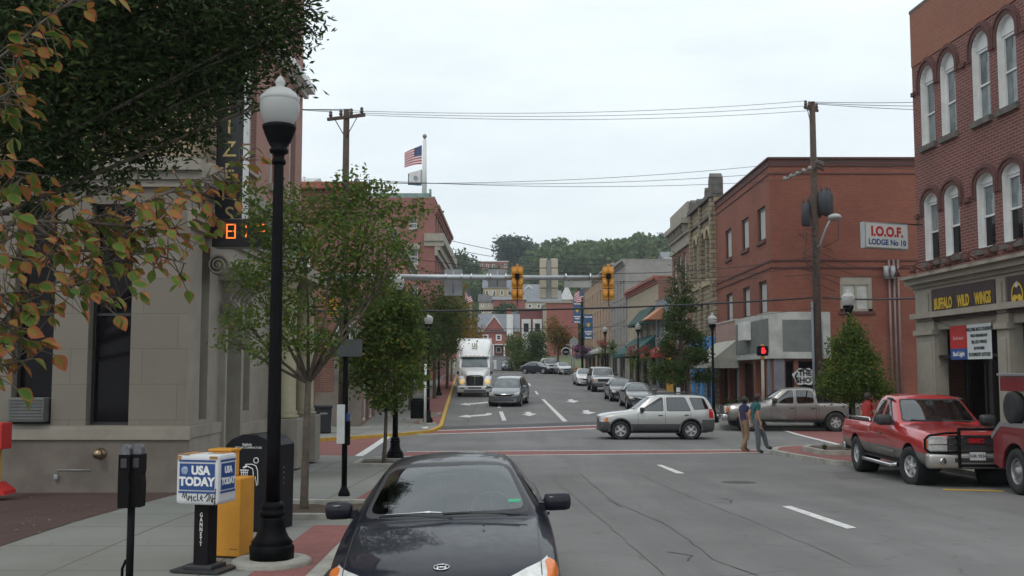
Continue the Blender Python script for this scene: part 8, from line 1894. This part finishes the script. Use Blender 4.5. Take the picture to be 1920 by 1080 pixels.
# planter bed and conical tree at the right corner
pbd = thing('planter_bed', 'raised kerbed bed with low plants at the right street corner', 'planter', (9.9, 31.0, gz(31) + .12)); b = MB()
out_ = [(-1.15, -1.1), (1.1, -1.3), (1.2, 1.2), (-.9, 1.25), (-1.25, .6)]; inn_ = shrink(out_, .16)
for i in range(5): a_, b2_, c_, d_ = out_[i], out_[(i + 1) % 5], inn_[(i + 1) % 5], inn_[i]; b.add([(p[0], p[1], z) for z in (0, .15) for p in (a_, b2_, c_, d_)], [(0, 3, 2, 1), (4, 5, 6, 7), (0, 1, 5, 4), (1, 2, 6, 5), (2, 3, 7, 6), (3, 0, 4, 7)])
b.build('kerb_frame', CURB, pbd); b = MB(); b.poly([(p[0], p[1], .10) for p in inn_]); b.build('soil', SOIL, pbd)
for k, (x, y, s_, lab) in enumerate(((-.82, -.2, .17, 'small dark tuft at the left end of the corner bed'), (-.25, -.5, .30, 'pale spiky plant in the middle of the corner bed'), (.02, -.3, .22, 'low spiky plant beside the pale one in the corner bed'))):
    q = thing('bed_plant', lab, 'plant', (9.9 + x, 31 + y, gz(31) + .2)); m = MB(); rr = random.Random(k)
    for _ in range(60): an = rr.uniform(0, 6.28); tl = rr.uniform(.1, .9); d = Vector((math.cos(an) * tl, math.sin(an) * tl, 1)).normalized() * s_ * rr.uniform(.7, 1.4); w_ = Vector((-math.sin(an), math.cos(an), 0)) * .015; m.poly([-w_, w_, d + w_ * .2, d - w_ * .2])
    m.build('blades', leafmat('spiky_leaf', (.05, .07, .025), (.13, .13, .05)), q, uv=False)
TX, TY = 10.15, 31.4
tree('conical_tree', 'dense conical tree in the corner bed beside the red pickup', (TX, TY, gz(TY) + .1), (TX, TY, gz(TY) + 3.3), [((TX, TY, gz(TY) + z), r1, r1, .34) for z, r1 in ((1.9, .80), (2.1, .98), (2.35, .90), (2.65, .78), (2.95, .64), (3.25, .50), (3.55, .38), (3.82, .22))] + [((TX - .75, TY, gz(TY) + 1.95), .3, .3, .22), ((TX + .75, TY - .2, gz(TY) + 1.9), .35, .3, .22), ((TX + .5, TY, gz(TY) + 2.9), .3, .3, .2), ((TX - .4, TY, gz(TY) + 3.3), .25, .3, .2)], 21000, .050, G1, .06, 41, hollow=.45, sub=2)
EX, EY = at(1280, 740, 53).x, 53.0; ez = gz(53) + .12; rr = random.Random(12); cl = []
for k in range(15):
    t = k / 14; z = ez + 1.9 + t * 6.0; w_ = (1.15 * (1 - t) ** .8 + .12) * (1.15 if t < .25 else 1)
    for _ in range(3 if t < .75 else 2): an = rr.uniform(0, 6.28); cl.append(((EX + math.cos(an) * w_ * .75 - .1 * t, EY + math.sin(an) * w_ * .75, z + rr.uniform(-.1, .25)), w_ * .48, w_ * .48, .20 + .1 * (1 - t)))
tree('tall_street_tree', 'tall open layered street tree in front of the coloured shops', (EX, EY, ez), (EX - .05, EY, ez + 7.2), cl, 14000, .075, G5, .10, 43, hollow=.1, sub=1)
# ---------------------------------------------------------------- people
def person(label, loc, rz, J, mats_, hair, hairm, group=None, scale=1.0, holding=None, sleeve=.5):
    """J: joint -> (x, y, z, radius); x is forward, y is to the left"""
    E = [('pelvis', 'waist'), ('waist', 'chest'), ('chest', 'neck'), ('neck', 'head'), ('head', 'crown'), ('chest', 'shL'), ('shL', 'elL'), ('elL', 'wrL'), ('wrL', 'haL'), ('chest', 'shR'), ('shR', 'elR'), ('elR', 'wrR'), ('wrR', 'haR'),
         ('pelvis', 'hipL'), ('hipL', 'knL'), ('knL', 'anL'), ('anL', 'toL'), ('pelvis', 'hipR'), ('hipR', 'knR'), ('knR', 'anR'), ('anR', 'toR')]
    E = [e for e in E if e[0] in J and e[1] in J]
    names = list(J); me = bpy.data.meshes.new('body'); me.from_pydata([J[n][:3] for n in names], [(names.index(a_), names.index(b_)) for a_, b_ in E], [])
    o = bpy.data.objects.new('body', me); COL.objects.link(o); md = o.modifiers.new('skin', 'SKIN'); md.use_smooth_shade = True; ss = o.modifiers.new('s', 'SUBSURF'); ss.levels = 2; ss.render_levels = 2
    for i, n in enumerate(names): sv2 = me.skin_vertices[0].data[i]; sv2.radius = (J[n][3], J[n][3]); sv2.use_root = (n == 'pelvis')
    dg = bpy.context.evaluated_depsgraph_get(); dg.update(); m2 = bpy.data.meshes.new_from_object(o.evaluated_get(dg)); bpy.data.objects.remove(o)
    mb = MB(); mb.smooth = True; reg = {'shirt': 0, 'trousers': 1, 'skin': 2, 'shoe': 3}
    def region(p):
        best = None
        for a_, b_ in E:
            A, B_ = Vector(J[a_][:3]), Vector(J[b_][:3]); ab = B_ - A; t = max(0, min(1, (p - A).dot(ab) / max(1e-9, ab.length_squared))); d = (p - A - ab * t).length - J[a_][3] * .5
            if best is None or d < best[0]: best = (d, a_, b_, t)
        _, a_, b_, t = best; k = a_[:2] + b_[:2]
        if b_ in ('head', 'crown'): return 2
        if a_[:2] == 'sh' : return 0 if t < sleeve else 2
        if a_[:2] in ('el', 'wr'): return 2 if sleeve < 1.5 else 0
        if a_[:2] == 'an': return 3
        if a_[:2] in ('hi', 'kn'): return 1
        if a_ == 'pelvis': return 1 if (b_ != 'waist' or t < .15) else 0
        return 0
    vs = [v.co.copy() for v in m2.vertices]; base = len(mb.v)
    for v in vs: mb.v.append(tuple(v))
    for p in m2.polygons: c = p.center.copy(); mb.cur = region(c); mb.face(list(p.vertices))
    bpy.data.meshes.remove(m2); mb.cur = 2
    hd = Vector(J['head'][:3]); f_dir = Vector((1, 0, 0)) if 'face' not in J else Vector(J['face'][:3]).normalized(); sd = Vector((0, 0, 1)).cross(f_dir)
    mb.ball(hd + f_dir * .105 + Vector((0, 0, .01)), .018, 8, 6, sz=1.6)
    for sg in (1, -1): mb.ball(hd + sd * sg * .083, .028, 8, 6, sy=.5, sz=1.2)
    for h_ in ('L', 'R'):
        if 'ha' + h_ not in J: continue
        ha = Vector(J['ha' + h_][:3]); wr = Vector(J['wr' + h_][:3]); d = (ha - wr).normalized(); sdv = d.cross(Vector((0, 1, 0)));
        if sdv.length < .2: sdv = Vector((1, 0, 0))
        sdv.normalize(); nrm = d.cross(sdv)
        for k, ln_ in enumerate((.065, .075, .070, .055)):
            q = ha + sdv * (-.027 + k * .018) + d * .01; mb.tube([q, q + d * ln_ * .55 + nrm * .004, q + d * ln_ + nrm * .018], [.0095, .0085, .006], 6)
        q = ha + sdv * -.034 - d * .02; mb.tube([q, q - sdv * .02 + d * .03, q - sdv * .022 + d * .055], [.011, .009, .007], 6)
    root = thing('person', label, 'person', loc, rz, group); bo = mb.build('body', [mats_['shirt'], mats_['trousers'], SKIN, mats_['shoe']], root, uv=False, fix=False)
    root.scale = (scale,) * 3
    hm = MB(); hm.smooth = True; hc_ = hd + Vector((0, 0, .035)) - f_dir * .022; hm.ball(hc_, .108, 16, 10, sz=1.05); hm.v = [tuple(Vector(v)) for v in hm.v]
    keep = []; 
    for f in hm.f:
        c = sum((Vector(hm.v[i]) for i in f), Vector()) / len(f); r_2 = c - hd
        if r_2.dot(f_dir) < .045 + max(0, r_2.z) * .5 or r_2.z > .085: keep.append(f)
    hm.f = keep; hm.mi = [0] * len(keep); hm.sm = [True] * len(keep); hm.build('hair', hairm, root, uv=False)
    em_ = MB()
    for sg in (1, -1): em_.ball(hd + f_dir * .088 + sd * sg * .032 + Vector((0, 0, .02)), .009, 6, 4)
    em_.tube([hd + f_dir * .094 + sd * -.022 + Vector((0, 0, -.048)), hd + f_dir * .098 + Vector((0, 0, -.05)), hd + f_dir * .094 + sd * .022 + Vector((0, 0, -.048))], .004, 4); em_.build('face_features', mat('eye_dark', (.05, .02, .02), .4), root, uv=False)
    return root
def stand(**kw):
    J = dict(pelvis=(0, 0, .95, .135), waist=(.0, 0, 1.10, .125), chest=(.01, 0, 1.33, .145), neck=(.02, 0, 1.50, .055), head=(.045, 0, 1.62, .088), crown=(.035, 0, 1.71, .07), hipL=(0, .09, .90, .098), knL=(.02, .10, .50, .068), anL=(-.03, .10, .09, .05), toL=(.13, .11, .04, .036),
             hipR=(0, -.09, .90, .098), knR=(.02, -.10, .50, .068), anR=(-.03, -.10, .09, .05), toR=(.13, -.11, .04, .036), shL=(0, .19, 1.42, .07), elL=(-.03, .235, 1.13, .043), wrL=(.05, .24, .88, .028), haL=(.07, .24, .81, .034), shR=(0, -.19, 1.42, .07), elR=(-.03, -.235, 1.13, .043), wrR=(.05, -.24, .88, .028), haR=(.07, -.24, .81, .034))
    J.update(kw); return J
cl_t = lambda n, c: mat(n, c, .9, var=.15, scale=6)
JEAN = cl_t('dull_jeans', (.10, .115, .13)); SHOE = cl_t('dark_shoe', (.025, .022, .022)); HB = mat('hair_dark_brown', (.03, .018, .014), .7, var=.3, scale=30)
person('person in a teal T-shirt and grey jeans striding onto the right kerb', (7.50, 32.55, gz(32.5)), R(12), stand(knR=(.02, -.10, .50, .085), knL=(.30, .10, .54, .085), anL=(.40, .10, .17, .062), toL=(.56, .11, .14, .04), anR=(.02, -.10, .09, .065), toR=(.18, -.11, .04, .04), hipL=(.03, .09, .91, .105), hipR=(0, -.09, .90, .105),
       shR=(-.02, -.19, 1.42, .085), elR=(-.03, -.22, 1.13, .046), wrR=(.05, -.22, .88, .03), haR=(.06, -.22, .80, .036), elL=(-.12, .22, 1.15, .046), wrL=(-.05, .22, .92, .03), haL=(-.02, .22, .85, .035), head=(.08, 0, 1.62, .088), neck=(.03, 0, 1.50, .055), crown=(.07, 0, 1.71, .07)),
       dict(shirt=cl_t('teal_shirt', (.012, .10, .095)), trousers=JEAN, shoe=SHOE), 'short', HB, scale=1.03)
p2_ = person('person in a navy top and khaki trousers just behind the teal shirt', (7.27, 33.1, gz(33)), R(20), stand(knL=(.06, .09, .50, .08), anL=(.08, .09, .09, .06), toL=(.24, .1, .04, .04), knR=(.04, -.09, .50, .08), anR=(-.18, -.09, .13, .06), toR=(-.05, -.1, .05, .04), elR=(.06, -.22, 1.14, .045), wrR=(.18, -.20, .95, .03), haR=(.24, -.2, .92, .035)),
       dict(shirt=cl_t('navy_shirt', (.025, .03, .08)), trousers=cl_t('khaki_trousers', (.24, .16, .10)), shoe=cl_t('tan_shoe', (.2, .13, .07))), 'short', mat('hair_black', (.012, .01, .012), .6), scale=.98)
person('person in a red top raising a pale cup behind the red pickup', (9.75, 29.0, gz(29) + .12), R(10), stand(elR=(.12, -.24, 1.16, .045), wrR=(.32, -.22, 1.33, .03), haR=(.38, -.21, 1.37, .035), elL=(-.05, .24, 1.14, .045)),
       dict(shirt=cl_t('red_shirt', (.35, .03, .03)), trousers=cl_t('dark_trousers', (.03, .03, .04)), shoe=SHOE), 'short', HB)
sit = dict(pelvis=(-.28, 0, .70, .13), waist=(-.33, 0, .86, .12), chest=(-.36, 0, 1.08, .14), neck=(-.34, 0, 1.24, .055), head=(-.30, 0, 1.35, .088), crown=(-.31, 0, 1.44, .07), hipL=(-.25, .09, .68, .1), knL=(.15, .12, .72, .07), anL=(.35, .12, .45, .05), toL=(.48, .12, .42, .036), hipR=(-.25, -.09, .68, .1), knR=(.15, -.12, .72, .07), anR=(.35, -.12, .45, .05), toR=(.48, -.12, .42, .036))
sitE = dict(sit, shL=(-.34, .19, 1.17, .08), elL=(-.14, .27, 1.05, .055), wrL=(.10, .20, 1.10, .036), haL=(.17, .17, 1.13, .036), shR=(-.34, -.19, 1.17, .08), elR=(-.12, -.22, 1.04, .05), wrR=(.10, -.15, 1.14, .032), haR=(.17, -.13, 1.17, .036))
person('person with bare forearms driving the silver off-road estate', (5.36 - .0, 40.3 - .40, gz(40) + .02), R(180), sitE, dict(shirt=cl_t('driver_shirt', (.05, .03, .03)), trousers=JEAN, shoe=SHOE), 'short', mat('hair_reddish', (.08, .025, .015), .7), sleeve=.35)
person('person in a pale blue shirt driving the grey pickup', (12.0 + .03, 45.6 - .42, gz(44) + .12), R(176), {k: (v[0] + .45, v[1], v[2], v[3]) for k, v in sitE.items()}, dict(shirt=cl_t('pale_blue_shirt', (.22, .36, .40)), trousers=JEAN, shoe=SHOE), 'short', HB, sleeve=1.0)

# ---------------------------------------------------------------- the air
hz = bpy.data.materials.new('haze_air'); hz.use_nodes = True; nt = hz.node_tree; nt.nodes.clear(); ou = nt.nodes.new('ShaderNodeOutputMaterial'); pv = nt.nodes.new('ShaderNodeVolumePrincipled')
pv.inputs['Color'].default_value = (.86, .92, .97, 1); pv.inputs['Density'].default_value = .00032; pv.inputs['Anisotropy'].default_value = .2; nt.links.new(pv.outputs[0], ou.inputs['Volume'])
m = MB(); m.box2((-425, -22, -2.5), (465, 905, 92)); o = m.build('haze', hz); tag(o, 'thin pale haze in the distance', None, kind='stuff')
